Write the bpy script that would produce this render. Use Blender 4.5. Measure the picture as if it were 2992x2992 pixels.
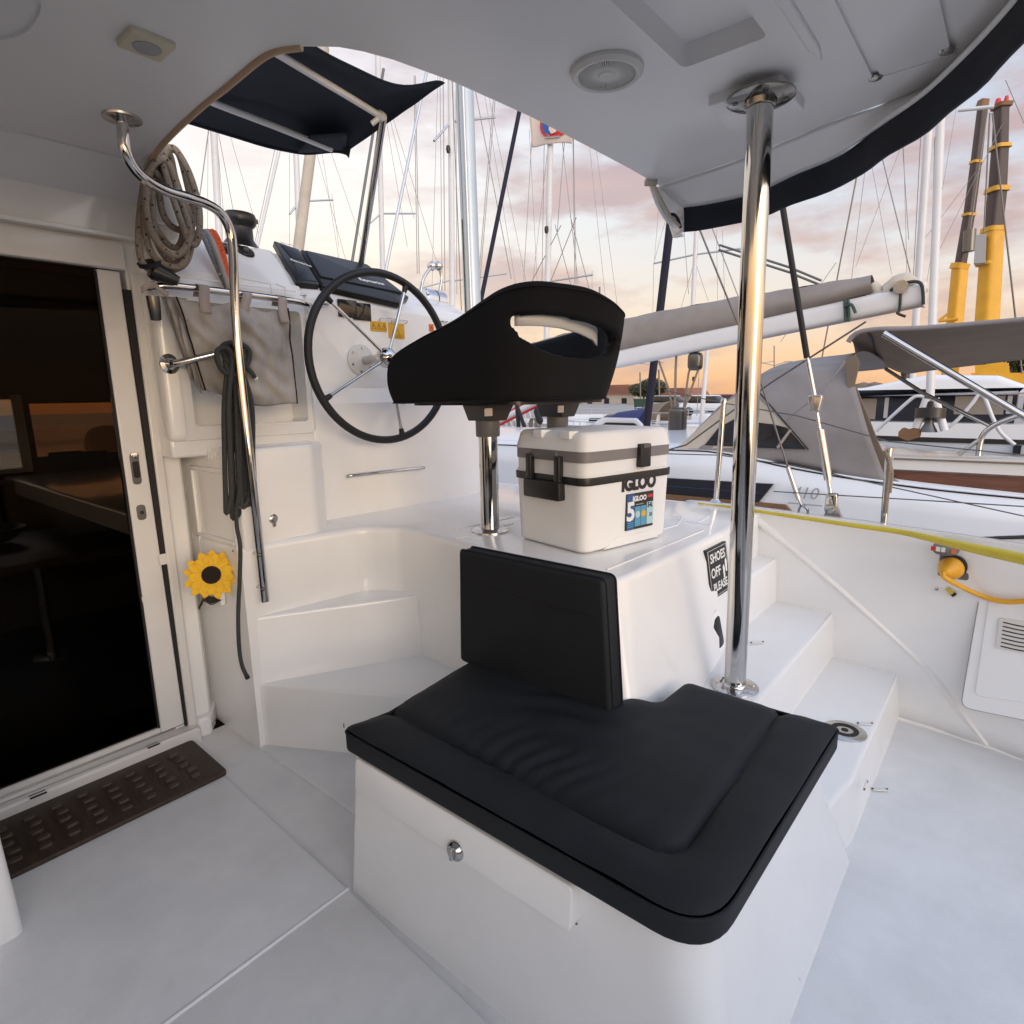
import bpy, bmesh, math, random
from mathutils import Vector, Matrix
R = math.radians
random.seed(7)
for _o in list(bpy.data.objects):
    bpy.data.objects.remove(_o)
sc = bpy.context.scene
COL = sc.collection

# ------------------------------------------------------------------ camera
YAW, PITCH, ROLL, FPX, EYE = R(40), R(10.9), R(-1.0), 1762.0, 1.32
_f = Vector((math.cos(PITCH)*math.cos(YAW), math.cos(PITCH)*math.sin(YAW), -math.sin(PITCH)))
_r = Vector((math.sin(YAW), -math.cos(YAW), 0)); _u = _r.cross(_f)
_r, _u = _r*math.cos(ROLL)+_u*math.sin(ROLL), -_r*math.sin(ROLL)+_u*math.cos(ROLL)
CAM = Vector((0, 0, EYE))
cd = bpy.data.cameras.new('camera'); cam = bpy.data.objects.new('camera', cd); COL.objects.link(cam)
cd.sensor_width = 36; cd.lens = 36*FPX/2992; cd.clip_start = 0.02; cd.clip_end = 6000
_m = Matrix((_r, _u, -_f)).transposed().to_4x4(); _m.translation = CAM
cam.matrix_world = _m
sc.camera = cam

# ------------------------------------------------------------------ sky, sun, exposure
SUN_AZ, SUN_EL = -112.0, 7.0            # azimuth counted from +X towards +Y
w = bpy.data.worlds.new('World'); sc.world = w; w.use_nodes = True
nt = w.node_tree; N = nt.nodes; L = nt.links
bg = N['Background']
sky = N.new('ShaderNodeTexSky'); sky.sky_type = 'NISHITA'; sky.sun_disc = False
sky.sun_elevation = R(SUN_EL); sky.sun_rotation = R(90-SUN_AZ)
sky.dust_density = 2.0; sky.air_density = 1.0; sky.ozone_density = 1.2
tc = N.new('ShaderNodeTexCoord')
def mathn(op, a, b=None, clamp=False):
    n = N.new('ShaderNodeMath'); n.operation = op; n.use_clamp = clamp
    for i, v in enumerate((a, b)):
        if v is None: continue
        if hasattr(v, 'is_output'): L.new(v, n.inputs[i])
        else: n.inputs[i].default_value = v
    return n.outputs[0]
def mixc(fac, a, b, bt='MIX'):
    n = N.new('ShaderNodeMix'); n.data_type = 'RGBA'; n.blend_type = bt
    if hasattr(fac, 'is_output'): L.new(fac, n.inputs[0])
    else: n.inputs[0].default_value = fac
    for i, v in ((6, a), (7, b)):
        if hasattr(v, 'is_output'): L.new(v, n.inputs[i])
        else: n.inputs[i].default_value = (*v, 1)
    return n.outputs[2]
sep = N.new('ShaderNodeSeparateXYZ'); L.new(tc.outputs['Generated'], sep.inputs[0])
el = mathn('MAXIMUM', sep.outputs[2], 0.0)
# thin high overcast lit by the set sun: peach low down, pale lavender above, cooler away from the sun
ramp = N.new('ShaderNodeValToRGB'); L.new(el, ramp.inputs[0])
cr = ramp.color_ramp; cr.elements[0].position = 0.0; cr.elements[0].color = (0.92, 0.50, 0.24, 1)
cr.elements[1].position = 1.0; cr.elements[1].color = (0.48, 0.60, 0.85, 1)
for p, c in ((0.06, (0.94, 0.60, 0.34)), (0.14, (0.98, 0.76, 0.55)), (0.24, (1.0, 0.90, 0.80)), (0.42, (0.97, 0.94, 0.95)), (0.62, (0.68, 0.76, 0.92))):
    e = cr.elements.new(p); e.color = (*c, 1)
vd = N.new('ShaderNodeVectorMath'); vd.operation = 'DOT_PRODUCT'
L.new(tc.outputs['Generated'], vd.inputs[0])
vd.inputs[1].default_value = (math.cos(R(SUN_AZ))*math.cos(R(SUN_EL)), math.sin(R(SUN_AZ))*math.cos(R(SUN_EL)), math.sin(R(SUN_EL)))
sunside = mathn('MULTIPLY_ADD', vd.outputs['Value'], 0.5); sunside.node.inputs[2].default_value = 0.5
veil = mixc(mathn('POWER', sunside, 2.2), (1.02, 1.0, 0.98), (2.30, 2.32, 2.40))
veil = mixc(1.0, ramp.outputs[0], veil, 'MULTIPLY')
bx_ = mathn('MULTIPLY', mathn('MULTIPLY_ADD', sep.outputs[0], 2.2), mathn('MULTIPLY', el, 3.0, True), True); bx_.node.inputs[0].links[0].from_node.inputs[2].default_value = -1.35; bx_.node.inputs[0].links[0].from_node.use_clamp = True
veil = mixc(bx_, veil, (0.42, 0.55, 0.74))
# cloud banks
mp = N.new('ShaderNodeMapping'); L.new(tc.outputs['Generated'], mp.inputs[0]); mp.inputs['Scale'].default_value = (1.6, 1.6, 5.0)
mp.inputs['Rotation'].default_value = (0, 0, R(24))
nz = N.new('ShaderNodeTexNoise'); L.new(mp.outputs[0], nz.inputs[0]); nz.inputs['Scale'].default_value = 2.3; nz.inputs['Detail'].default_value = 9; nz.inputs['Roughness'].default_value = 0.56
cl = N.new('ShaderNodeValToRGB'); L.new(nz.outputs[0], cl.inputs[0])
cl.color_ramp.elements[0].position = 0.44; cl.color_ramp.elements[1].position = 0.58
nz2 = N.new('ShaderNodeTexNoise'); L.new(mp.outputs[0], nz2.inputs[0]); nz2.inputs['Scale'].default_value = 5.0; nz2.inputs['Detail'].default_value = 6
cloudcol = mixc(nz2.outputs[0], (1.0, 0.56, 0.30), (0.40, 0.30, 0.35))
cloudcol = mixc(mathn('MULTIPLY', el, 1.6, True), cloudcol, (0.44, 0.36, 0.43))
sx = mathn('MULTIPLY_ADD', sep.outputs[0], 2.2); sx.node.inputs[2].default_value = -0.75
fade = mathn('MAXIMUM', mathn('MINIMUM', sx, 1.0), 0.12)
cf = mathn('MULTIPLY', mathn('MULTIPLY', cl.outputs[0], fade), 0.95, True)
veil = mixc(cf, veil, cloudcol)
SKY_NISHITA, SKY_VEIL = 0.05, 0.97
nish = mixc(1.0, sky.outputs[0], (SKY_NISHITA,)*3, 'MULTIPLY')
nish = mixc(1.0, nish, (2.0, 2.0, 2.0), 'DARKEN')
veil = mixc(1.0, veil, (SKY_VEIL,)*3, 'MULTIPLY')
L.new(mixc(1.0, nish, veil, 'ADD'), bg.inputs[0]); bg.inputs[1].default_value = 1.0

sd = bpy.data.lights.new('sun', 'SUN'); sd.energy = 0.8; sd.angle = R(26); sd.color = (1.0, 0.82, 0.70)
sun = bpy.data.objects.new('sun', sd); COL.objects.link(sun)
_sd = Vector((math.cos(R(SUN_AZ))*math.cos(R(SUN_EL)), math.sin(R(SUN_AZ))*math.cos(R(SUN_EL)), math.sin(R(SUN_EL))))
sun.rotation_euler = _sd.to_track_quat('Z', 'Y').to_euler(); sun.location = _sd*50
sc.view_settings.view_transform = 'Standard'; sc.view_settings.look = 'None'
sc.view_settings.exposure = 0.0; sc.view_settings.gamma = 1.0; sc.view_settings.use_curve_mapping = False
sc.cycles.max_bounces = 8; sc.cycles.diffuse_bounces = 5; sc.cycles.glossy_bounces = 4; sc.cycles.transparent_max_bounces = 12
sc.cycles.use_denoising = True

# ------------------------------------------------------------------ helpers
def at(px, py, x=None, y=None, z=None):
    "point of the place that the photograph shows at pixel (px, py) on the plane x=, y= or z="
    D = _f + _r*((px-1496)/FPX) + _u*((1496-py)/FPX)
    if x is not None: t = (x-CAM.x)/D.x
    elif y is not None: t = (y-CAM.y)/D.y
    else: t = (z-CAM.z)/D.z
    return CAM + D*t
def V(*a): return Vector(a)
def join(*gs):
    v, f = [], []
    for g in gs:
        k = len(v); v += list(g[0]); f += [tuple(i+k for i in q) for q in g[1]]
    return v, f
def box(x0, x1, y0, y1, z0, z1):
    v = [(x, y, z) for x in (x0, x1) for y in (y0, y1) for z in (z0, z1)]
    return v, [(0,1,3,2), (4,6,7,5), (0,4,5,1), (2,3,7,6), (0,2,6,4), (1,5,7,3)]
def place(g, o, ex, ey, ez):
    o, ex, ey, ez = Vector(o), Vector(ex), Vector(ey), Vector(ez)
    return [o+ex*p[0]+ey*p[1]+ez*p[2] for p in g[0]], g[1]
def frame(n, up=(0,0,1)):
    "right, up, normal axes for a panel whose outward normal is n"
    n = Vector(n).normalized(); r = Vector(up).cross(n).normalized(); return r, n.cross(r), n
def catmull(pts, n=8, closed=False):
    P = [Vector(p) for p in pts]; out = []
    m = len(P)
    for i in range(m if closed else m-1):
        if closed: a, b, c, d = P[(i-1) % m], P[i], P[(i+1) % m], P[(i+2) % m]
        else: a, b, c, d = P[max(i-1, 0)], P[i], P[i+1], P[min(i+2, m-1)]
        for k in range(n):
            t = k/n
            out.append(0.5*((2*b)+(c-a)*t+(2*a-5*b+4*c-d)*t*t+(3*b-a-3*c+d)*t**3))
    if not closed: out.append(P[-1])
    return out
def tube(path, r, n=10, closed=False, caps=True):
    P = [Vector(p) for p in path]; m = len(P)
    rad = r if isinstance(r, (list, tuple)) else [r]*m
    T = []
    for i in range(m):
        a = P[(i-1) % m] if closed else P[max(i-1, 0)]; b = P[(i+1) % m] if closed else P[min(i+1, m-1)]
        t = (b-a); T.append(t.normalized() if t.length > 1e-9 else Vector((0,0,1)))
    nrm = T[0].orthogonal().normalized(); v, f = [], []
    for i in range(m):
        nrm = (nrm - T[i]*nrm.dot(T[i]))
        nrm = nrm.normalized() if nrm.length > 1e-6 else T[i].orthogonal().normalized()
        bn = T[i].cross(nrm)
        for k in range(n):
            a = 2*math.pi*k/n; v.append(P[i]+(nrm*math.cos(a)+bn*math.sin(a))*rad[i])
    for i in range(m if closed else m-1):
        j = (i+1) % m
        for k in range(n):
            f.append((i*n+k, i*n+(k+1) % n, j*n+(k+1) % n, j*n+k))
    if caps and not closed:
        f.append(tuple(range(n))[::-1]); f.append(tuple((m-1)*n+k for k in range(n)))
    return v, f
def cyl(a, b, r, n=16, r2=None): return tube([a, b], [r, r if r2 is None else r2], n)
def lathe(prof, o, axis=(0,0,1), n=24):
    "prof: (radius, height) pairs"
    o = Vector(o); ax = Vector(axis).normalized(); a = ax.orthogonal().normalized(); b = ax.cross(a)
    v, f = [], []
    for (r, h) in prof:
        for k in range(n):
            t = 2*math.pi*k/n; v.append(o+ax*h+(a*math.cos(t)+b*math.sin(t))*max(r, 1e-4))
    for i in range(len(prof)-1):
        for k in range(n):
            f.append((i*n+k, i*n+(k+1) % n, (i+1)*n+(k+1) % n, (i+1)*n+k))
    f.append(tuple(range(n))[::-1]); f.append(tuple((len(prof)-1)*n+k for k in range(n)))
    return v, f
def rpoly(pts, rad, n=5):
    "2-D polygon with rounded corners; rad is one number or one per corner"
    m = len(pts); out = []
    for i in range(m):
        r = rad[i] if isinstance(rad, (list, tuple)) else rad
        p = Vector(pts[i]).to_2d(); a = Vector(pts[i-1]).to_2d()-p; b = Vector(pts[(i+1) % m]).to_2d()-p
        if r <= 0: out.append((p.x, p.y)); continue
        la, lb = a.length, b.length; a.normalize(); b.normalize()
        ang = a.angle(b); d = min(r/math.tan(ang/2), la*0.48, lb*0.48)
        s, e = p+a*d, p+b*d
        for k in range(n+1):
            t = k/n; q = s*(1-t)**2+p*2*t*(1-t)+e*t*t; out.append((q.x, q.y))
    return out
def rrect(w, h, r, n=5, cx=0, cy=0):
    return rpoly([(cx-w/2, cy-h/2), (cx+w/2, cy-h/2), (cx+w/2, cy+h/2), (cx-w/2, cy+h/2)], r, n)
def area2(p): return sum(p[i-1][0]*p[i][1]-p[i][0]*p[i-1][1] for i in range(len(p)))
def inset(p, d):
    m = len(p); s = 1 if area2(p) > 0 else -1; out = []
    for i in range(m):
        a = Vector(p[i])-Vector(p[i-1]); b = Vector(p[(i+1) % m])-Vector(p[i])
        na = Vector((-a.y, a.x)); nb = Vector((-b.y, b.x))
        na = na.normalized() if na.length > 1e-9 else Vector((0,0)); nb = nb.normalized() if nb.length > 1e-9 else na
        t = na+nb; t = t.normalized() if t.length > 1e-6 else na
        c = max(t.dot(nb), 0.5); q = Vector(p[i])+t*(s*d/c); out.append((q.x, q.y))
    return out
def soft(pts, z0, z1, r=0.0, bot=None, rb=0.0, n=3, M=None, nz=1, caps=(True, True)):
    "solid over a 2-D outline from z0 to z1 with rounded top (r) and bottom (rb) rims; bot = outline at z0"
    top = pts; bot = bot or pts; rings = []
    def lerp(t): return [(a[0]*(1-t)+b[0]*t, a[1]*(1-t)+b[1]*t) for a, b in zip(bot, top)]
    if rb > 0:
        for k in range(n):
            a = (math.pi/2)*k/n; rings.append((inset(lerp(0), rb*(1-math.sin(a))), z0+rb*(1-math.cos(a))))
    for k in range(nz+1):
        t = k/nz; z = (z0+rb)+(z1-r-z0-rb)*t; rings.append((lerp(t), z))
    if r > 0:
        for k in range(1, n+1):
            a = (math.pi/2)*k/n; rings.append((inset(top, r*(1-math.cos(a))), z1-r+r*math.sin(a)))
    M = M or (lambda u, v, w: (u, v, w)); m = len(pts); v, f = [], []
    for ps, z in rings: v += [M(p[0], p[1], z) for p in ps]
    for i in range(len(rings)-1):
        for k in range(m): f.append((i*m+k, i*m+(k+1) % m, (i+1)*m+(k+1) % m, (i+1)*m+k))
    if caps[0]: f.append(tuple(range(m))[::-1])
    if caps[1]: f.append(tuple((len(rings)-1)*m+k for k in range(m)))
    return v, f
def grid(nu, nv, fn, thick=0.0):
    v = [Vector(fn(i/nu, j/nv)) for i in range(nu+1) for j in range(nv+1)]; f = []
    for i in range(nu):
        for j in range(nv): f.append((i*(nv+1)+j, (i+1)*(nv+1)+j, (i+1)*(nv+1)+j+1, i*(nv+1)+j+1))
    return v, f
def ob(name, g, m, parent=None, smooth=38, bevel=0, thick=0, sub=0, seg=2, recalc=True):
    v, f = g
    o0 = parent_origin(parent)
    me = bpy.data.meshes.new(name); me.from_pydata([Vector(p)-o0 for p in v], [], f); me.validate()
    if recalc:
        b = bmesh.new(); b.from_mesh(me); bmesh.ops.recalc_face_normals(b, faces=b.faces); b.to_mesh(me); b.free()
    if smooth:
        me.polygons.foreach_set('use_smooth', [True]*len(me.polygons)); me.set_sharp_from_angle(angle=R(smooth))
    if m is not None:
        me.materials.append(m if not isinstance(m, str) else MT[m])
    o = bpy.data.objects.new(name, me); COL.objects.link(o)
    if parent is not None: o.parent = parent
    if thick:
        q = o.modifiers.new('thickness', 'SOLIDIFY'); q.thickness = thick; q.offset = 0
    if bevel:
        q = o.modifiers.new('bevel', 'BEVEL'); q.width = bevel; q.segments = seg; q.limit_method = 'ANGLE'; q.angle_limit = R(35)
    if sub:
        q = o.modifiers.new('sub', 'SUBSURF'); q.levels = sub; q.render_levels = sub
    return o
def parent_origin(p):
    o = Vector((0,0,0))
    while p is not None: o = o+p.location; p = p.parent
    return o
from mathutils.bvhtree import BVHTree
def surf(o):
    o0 = parent_origin(o.parent)+o.location; return BVHTree.FromPolygons([v.co+o0 for v in o.data.vertices], [tuple(p.vertices) for p in o.data.polygons])
def hit(px, py, bvh):
    "point and outward normal of a built surface under a pixel"
    D = (_f+_r*((px-1496)/FPX)+_u*((1496-py)/FPX)).normalized(); p, n, _, _ = bvh.ray_cast(CAM, D)
    if p is None: return None, None
    return p, (n if n.dot(D) < 0 else -n)
def tag(o, label=None, cat=None, group=None, kind=None):
    if label: o['label'] = label
    if cat: o['category'] = cat
    if group: o['group'] = group
    if kind: o['kind'] = kind
    return o
def thing(name, loc, label, cat, group=None):
    o = bpy.data.objects.new(name, None); o.empty_display_size = 0.1; COL.objects.link(o); o.location = Vector(loc)
    return tag(o, label, cat, group)
def struct(name, g, m, **k): return tag(ob(name, g, m, **k), kind='structure')
def copy_at(o, loc, parent=None, rot=None):
    c = o.copy(); COL.objects.link(c); c.parent = parent if parent is not None else o.parent
    c.location = Vector(loc)-parent_origin(c.parent)
    if rot is not None: c.rotation_euler = rot
    return c
def copy_tree(o, parent=None):
    c = o.copy(); COL.objects.link(c); c.parent = parent
    for ch in o.children: copy_tree(ch, c)
    return c
def text(s, size, o, ex, ey, ez, depth=0.0006, align='CENTER', shear=0, bold=0, wide=1.0):
    cu = bpy.data.curves.new('t', 'FONT'); cu.body = s; cu.size = size; cu.extrude = depth/2; cu.align_x = align; cu.align_y = 'CENTER'
    cu.shear = shear; cu.offset = bold; cu.resolution_u = 3
    t = bpy.data.objects.new('t', cu); me = bpy.data.meshes.new_from_object(t)
    g = ([tuple(p.co) for p in me.vertices], [tuple(p.vertices) for p in me.polygons])
    bpy.data.objects.remove(t); bpy.data.curves.remove(cu); bpy.data.meshes.remove(me)
    return place(([(p[0]*wide, p[1], p[2]) for p in g[0]], g[1]), o, ex, ey, ez)

# ------------------------------------------------------------------ materials
MT = {}
def mat(name, col, rough=0.5, metal=0.0, bump=0.0, bscale=200.0, var=0.0, vscale=3.0, coat=0.0, spec=0.5, col2=None, stretch=None, sheen=0.0, alpha=None):
    m = bpy.data.materials.new(name); m.use_nodes = True; t = m.node_tree; p = t.nodes['Principled BSDF']
    p.inputs['Base Color'].default_value = (*col, 1); p.inputs['Roughness'].default_value = rough; p.inputs['Metallic'].default_value = metal
    p.inputs['Coat Weight'].default_value = coat; p.inputs['Coat Roughness'].default_value = 0.08; p.inputs['Specular IOR Level'].default_value = spec
    p.inputs['Sheen Weight'].default_value = sheen
    c = t.nodes.new('ShaderNodeTexCoord'); src = c.outputs['Object']
    if stretch:
        mp = t.nodes.new('ShaderNodeMapping'); t.links.new(src, mp.inputs[0]); mp.inputs['Scale'].default_value = stretch; src = mp.outputs[0]
    if var or col2:
        n = t.nodes.new('ShaderNodeTexNoise'); n.inputs['Scale'].default_value = vscale; n.inputs['Detail'].default_value = 7; n.inputs['Roughness'].default_value = 0.62
        t.links.new(src, n.inputs[0])
        rr = t.nodes.new('ShaderNodeValToRGB'); t.links.new(n.outputs[0], rr.inputs[0])
        rr.color_ramp.elements[0].position = 0.32; rr.color_ramp.elements[1].position = 0.68
        a = tuple(x*(1-var) for x in col); b = col2 or tuple(min(x*(1+var), 1) for x in col)
        rr.color_ramp.elements[0].color = (*a, 1); rr.color_ramp.elements[1].color = (*b, 1)
        t.links.new(rr.outputs[0], p.inputs['Base Color'])
        mr = t.nodes.new('ShaderNodeMapRange'); t.links.new(n.outputs[0], mr.inputs[0])
        mr.inputs[3].default_value = max(rough-0.06, 0.02); mr.inputs[4].default_value = min(rough+0.08, 1); t.links.new(mr.outputs[0], p.inputs['Roughness'])
    if bump:
        n = t.nodes.new('ShaderNodeTexNoise'); n.inputs['Scale'].default_value = bscale; n.inputs['Detail'].default_value = 3; t.links.new(src, n.inputs[0])
        b = t.nodes.new('ShaderNodeBump'); b.inputs['Strength'].default_value = bump; b.inputs['Distance'].default_value = 0.002
        t.links.new(n.outputs[0], b.inputs['Height']); t.links.new(b.outputs[0], p.inputs['Normal'])
    MT[name] = m; return m
mat('gelcoat', (0.83, 0.825, 0.815), 0.20, var=0.03, vscale=2.6, coat=0.5, bump=0.05, bscale=9)
mat('gelcoat_side', (0.81, 0.815, 0.82), 0.24, var=0.035, vscale=2.2, coat=0.4, bump=0.04, bscale=9)
mat('nonskid', (0.74, 0.74, 0.735), 0.5, var=0.07, vscale=4.5, bump=0.5, bscale=300)
mat('ceiling_gel', (0.80, 0.795, 0.79), 0.30, var=0.02, vscale=1.5, bump=0.03, bscale=7)
mat('steel', (0.56, 0.55, 0.535), 0.07, 1.0, var=0.02, vscale=30)
mat('steel_dull', (0.55, 0.54, 0.52), 0.24, 1.0, var=0.08, vscale=40)
mat('dim_reflection_steel', (0.26, 0.25, 0.23), 0.16, 1.0)  # steel darkened to paint in the dim surroundings the head ring reflects
mat('rim_glow_tan', (0.50, 0.33, 0.20), 0.5)  # tan stands in for the sunset glow on the hardtop rim
mat('dark_steel', (0.14, 0.135, 0.13), 0.35, 1.0)
mat('black_plastic', (0.012, 0.012, 0.013), 0.38, bump=0.05)
mat('black_soft', (0.010, 0.010, 0.012), 0.55, bump=0.1, bscale=300)
mat('grey_plastic', (0.12, 0.115, 0.115), 0.42)
mat('rubber', (0.012, 0.011, 0.011), 0.7)
mat('cushion', (0.0075, 0.0095, 0.0125), 0.66, bump=0.45, bscale=650, var=0.28, vscale=5, spec=0.36)
mat('seat_cloth', (0.0045, 0.0045, 0.0055), 0.8, bump=0.35, bscale=700, var=0.2, vscale=6, spec=0.25)
mat('thread', (0.006, 0.006, 0.007), 0.9)
mat('navy_canvas', (0.014, 0.018, 0.028), 0.85, bump=0.25, bscale=700, var=0.25, vscale=4)
mat('royal_canvas', (0.020, 0.030, 0.12), 0.8, var=0.2, vscale=4)
mat('sail_navy', (0.012, 0.012, 0.030), 0.85, var=0.3, vscale=8)
mat('grey_canvas', (0.24, 0.225, 0.225), 0.85, bump=0.2, bscale=500, var=0.12, vscale=3)
mat('cover_canvas', (0.25, 0.225, 0.21), 0.85, bump=0.2, bscale=500, var=0.14, vscale=3)
mat('taupe_canvas', (0.19, 0.145, 0.11), 0.85, bump=0.2, bscale=500, var=0.14, vscale=3)
mat('cream_canvas', (0.50, 0.45, 0.38), 0.85, bump=0.2, bscale=500, var=0.1, vscale=4)
mat('bag_canvas', (0.36, 0.335, 0.315), 0.92, bump=0.35, bscale=420, var=0.24, vscale=7)
mat('strap', (0.36, 0.31, 0.28), 0.9, bump=0.3, bscale=500)
mat('teak', (0.040, 0.025, 0.017), 0.6, var=0.4, vscale=3, stretch=(30, 3, 30), bump=0.2, bscale=40)
mat('teak_pad', (0.060, 0.042, 0.030), 0.5, var=0.3, vscale=20)
mat('cabin_card', (0.01, 0.02, 0.05), 0.5)
mat('teak_deck', (0.20, 0.105, 0.05), 0.6, var=0.25, vscale=4, stretch=(30, 2, 30))
mat('mahogany', (0.13, 0.045, 0.022), 0.42, var=0.3, vscale=3, stretch=(20, 2, 20), coat=0.3)
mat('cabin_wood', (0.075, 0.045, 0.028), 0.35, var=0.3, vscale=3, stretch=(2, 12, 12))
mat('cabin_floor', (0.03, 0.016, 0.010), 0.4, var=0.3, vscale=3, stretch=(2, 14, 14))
mat('cabin_cloth', (0.22, 0.19, 0.155), 0.85, var=0.1)
mat('alu_white', (0.72, 0.70, 0.67), 0.30, var=0.02, vscale=4, coat=0.2)
mat('alu', (0.55, 0.56, 0.58), 0.35, 0.75, var=0.06, vscale=5)
mat('mast_white', (0.66, 0.67, 0.69), 0.35, var=0.05, vscale=2)
mat('mast_blue', (0.45, 0.53, 0.60), 0.32, 0.2, var=0.06, vscale=2)
mat('wire', (0.16, 0.155, 0.15), 0.4, 0.8)
mat('stay_wire', (0.30, 0.29, 0.29), 0.5, 0.3)
mat('rope_dark', (0.018, 0.020, 0.021), 0.9, col2=(0.06, 0.065, 0.065), vscale=260, bump=0.8, bscale=260)
mat('rope_tan', (0.20, 0.155, 0.115), 0.9, col2=(0.30, 0.25, 0.20), vscale=120, bump=0.7, bscale=300)
mat('rope_fleck', (0.035, 0.022, 0.018), 0.9)
mat('rope_orange', (0.62, 0.10, 0.03), 0.85, var=0.3, vscale=120, bump=0.7, bscale=300)
mat('rope_grey', (0.10, 0.11, 0.12), 0.9, col2=(0.30, 0.31, 0.32), vscale=180, bump=0.7, bscale=300)
mat('yellow_hose', (0.58, 0.46, 0.035), 0.42, var=0.08, vscale=8)
mat('yellow_cable', (0.72, 0.36, 0.02), 0.4, var=0.05, vscale=8)
mat('crane_yellow', (0.70, 0.36, 0.018), 0.45, var=0.12, vscale=0.8)
mat('crane_brown', (0.055, 0.035, 0.036), 0.5, var=0.3, vscale=0.8)
mat('cooler_white', (0.80, 0.80, 0.795), 0.42, var=0.015, vscale=5, bump=0.06, bscale=160)
mat('cooler_grey', (0.20, 0.185, 0.185), 0.45)
mat('print_black', (0.012, 0.012, 0.013), 0.5)
mat('print_white', (0.78, 0.78, 0.77), 0.5)
mat('print_blue', (0.02, 0.09, 0.24), 0.4)
mat('print_teal', (0.10, 0.32, 0.50), 0.4)
mat('print_pale', (0.42, 0.62, 0.66), 0.4)
mat('print_yellow', (0.72, 0.40, 0.03), 0.45)
mat('print_orange', (0.75, 0.16, 0.04), 0.45)
mat('print_red', (0.60, 0.03, 0.03), 0.45)
mat('print_grey', (0.35, 0.35, 0.36), 0.5)
mat('screen', (0.006, 0.007, 0.010), 0.12, coat=0.3)
mat('nav_cover', (0.010, 0.013, 0.022), 0.42, bump=0.05)
mat('dark_glass', (0.008, 0.008, 0.012), 0.06, spec=0.6)
mat('chrome_blue', (0.62, 0.66, 0.72), 0.10, 0.95)
mat('petal', (0.80, 0.42, 0.01), 0.6, col2=(0.86, 0.56, 0.02), vscale=30)
mat('flower_eye', (0.016, 0.008, 0.005), 0.95, bump=1.0, bscale=250)
mat('stem', (0.03, 0.025, 0.012), 0.8)
mat('ivory', (0.62, 0.57, 0.42), 0.45)
mat('white_plastic', (0.66, 0.65, 0.62), 0.4)
mat('hull_white', (0.74, 0.76, 0.79), 0.22, var=0.03, vscale=0.8, coat=0.3)
mat('hull_grey', (0.40, 0.43, 0.46), 0.3, var=0.08, vscale=0.7)
mat('hull_navy', (0.02, 0.03, 0.07), 0.25, coat=0.3)
mat('hull_red', (0.35, 0.03, 0.03), 0.35)
mat('concrete', (0.32, 0.30, 0.28), 0.85, var=0.15, vscale=0.5)
mat('wall_pale', (0.48, 0.42, 0.35), 0.8, var=0.1, vscale=0.2)
mat('roof_tile', (0.25, 0.11, 0.07), 0.8, var=0.2, vscale=0.5)
mat('bin_green', (0.03, 0.07, 0.055), 0.6)
mat('flag_cloth', (0.74, 0.62, 0.55), 0.8, var=0.03)
mat('flag_red', (0.62, 0.05, 0.05), 0.7)
mat('flag_blue', (0.04, 0.12, 0.42), 0.7)
mat('leaf', (0.045, 0.055, 0.02), 0.7, var=0.4, vscale=2)
mat('bark', (0.06, 0.045, 0.03), 0.9)
mat('tyre', (0.02, 0.02, 0.02), 0.8)
def glassy(name, tint, gloss, rough=0.02):
    m = bpy.data.materials.new(name); m.use_nodes = True; t = m.node_tree; n = t.nodes
    n.remove(n['Principled BSDF']); o = n['Material Output']
    tr = n.new('ShaderNodeBsdfTransparent'); tr.inputs[0].default_value = (*tint, 1)
    gl = n.new('ShaderNodeBsdfGlossy'); gl.inputs[0].default_value = (0.9, 0.9, 0.9, 1); gl.inputs['Roughness'].default_value = rough
    fr = n.new('ShaderNodeFresnel'); fr.inputs[0].default_value = gloss
    mx = n.new('ShaderNodeMixShader'); t.links.new(fr.outputs[0], mx.inputs[0]); t.links.new(tr.outputs[0], mx.inputs[1]); t.links.new(gl.outputs[0], mx.inputs[2])
    t.links.new(mx.outputs[0], o.inputs[0]); MT[name] = m; return m
glassy('door_glass', (0.46, 0.43, 0.40), 1.10)
glassy('sunset_tint_glass', (0.70, 0.50, 0.36), 1.15)  # amber tint puts the orange sunset glow into the pane
glassy('clear_glass', (0.80, 0.82, 0.84), 1.3)
glassy('clear_vinyl', (0.42, 0.44, 0.50), 1.25, 0.08)
# ================================================================== OUR BOAT: the setting
def carve(o, *cutters):
    "cut closed shapes out of an object's mesh for good (the cutters are thrown away)"
    for g in cutters:
        me = bpy.data.meshes.new('cut'); o0 = parent_origin(o.parent) if o.parent else Vector((0,0,0))
        me.from_pydata([Vector(p)-o0 for p in g[0]], [], g[1])
        b = bmesh.new(); b.from_mesh(me); bmesh.ops.recalc_face_normals(b, faces=b.faces); b.to_mesh(me); b.free()
        c = bpy.data.objects.new('cut', me); COL.objects.link(c)
        m = o.modifiers.new('b', 'BOOLEAN'); m.operation = 'DIFFERENCE'; m.object = c; m.solver = 'EXACT'
        if len(o.modifiers) > 1: o.modifiers.move(len(o.modifiers)-1, 0)
        keep = [(q, q.show_viewport) for q in o.modifiers if q != m]
        for q, _ in keep: q.show_viewport = False
        if o.parent: c.parent = o.parent
        dg = bpy.context.evaluated_depsgraph_get(); dg.update()
        nm = bpy.data.meshes.new_from_object(o.evaluated_get(dg)); nm.name = o.data.name
        for q, s in keep: q.show_viewport = s
        o.modifiers.remove(m); o.data = nm; bpy.data.objects.remove(c); bpy.data.meshes.remove(me)
    nm = o.data
    nm.polygons.foreach_set('use_smooth', [True]*len(nm.polygons)); nm.set_sharp_from_angle(angle=R(38))
    return o
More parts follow.
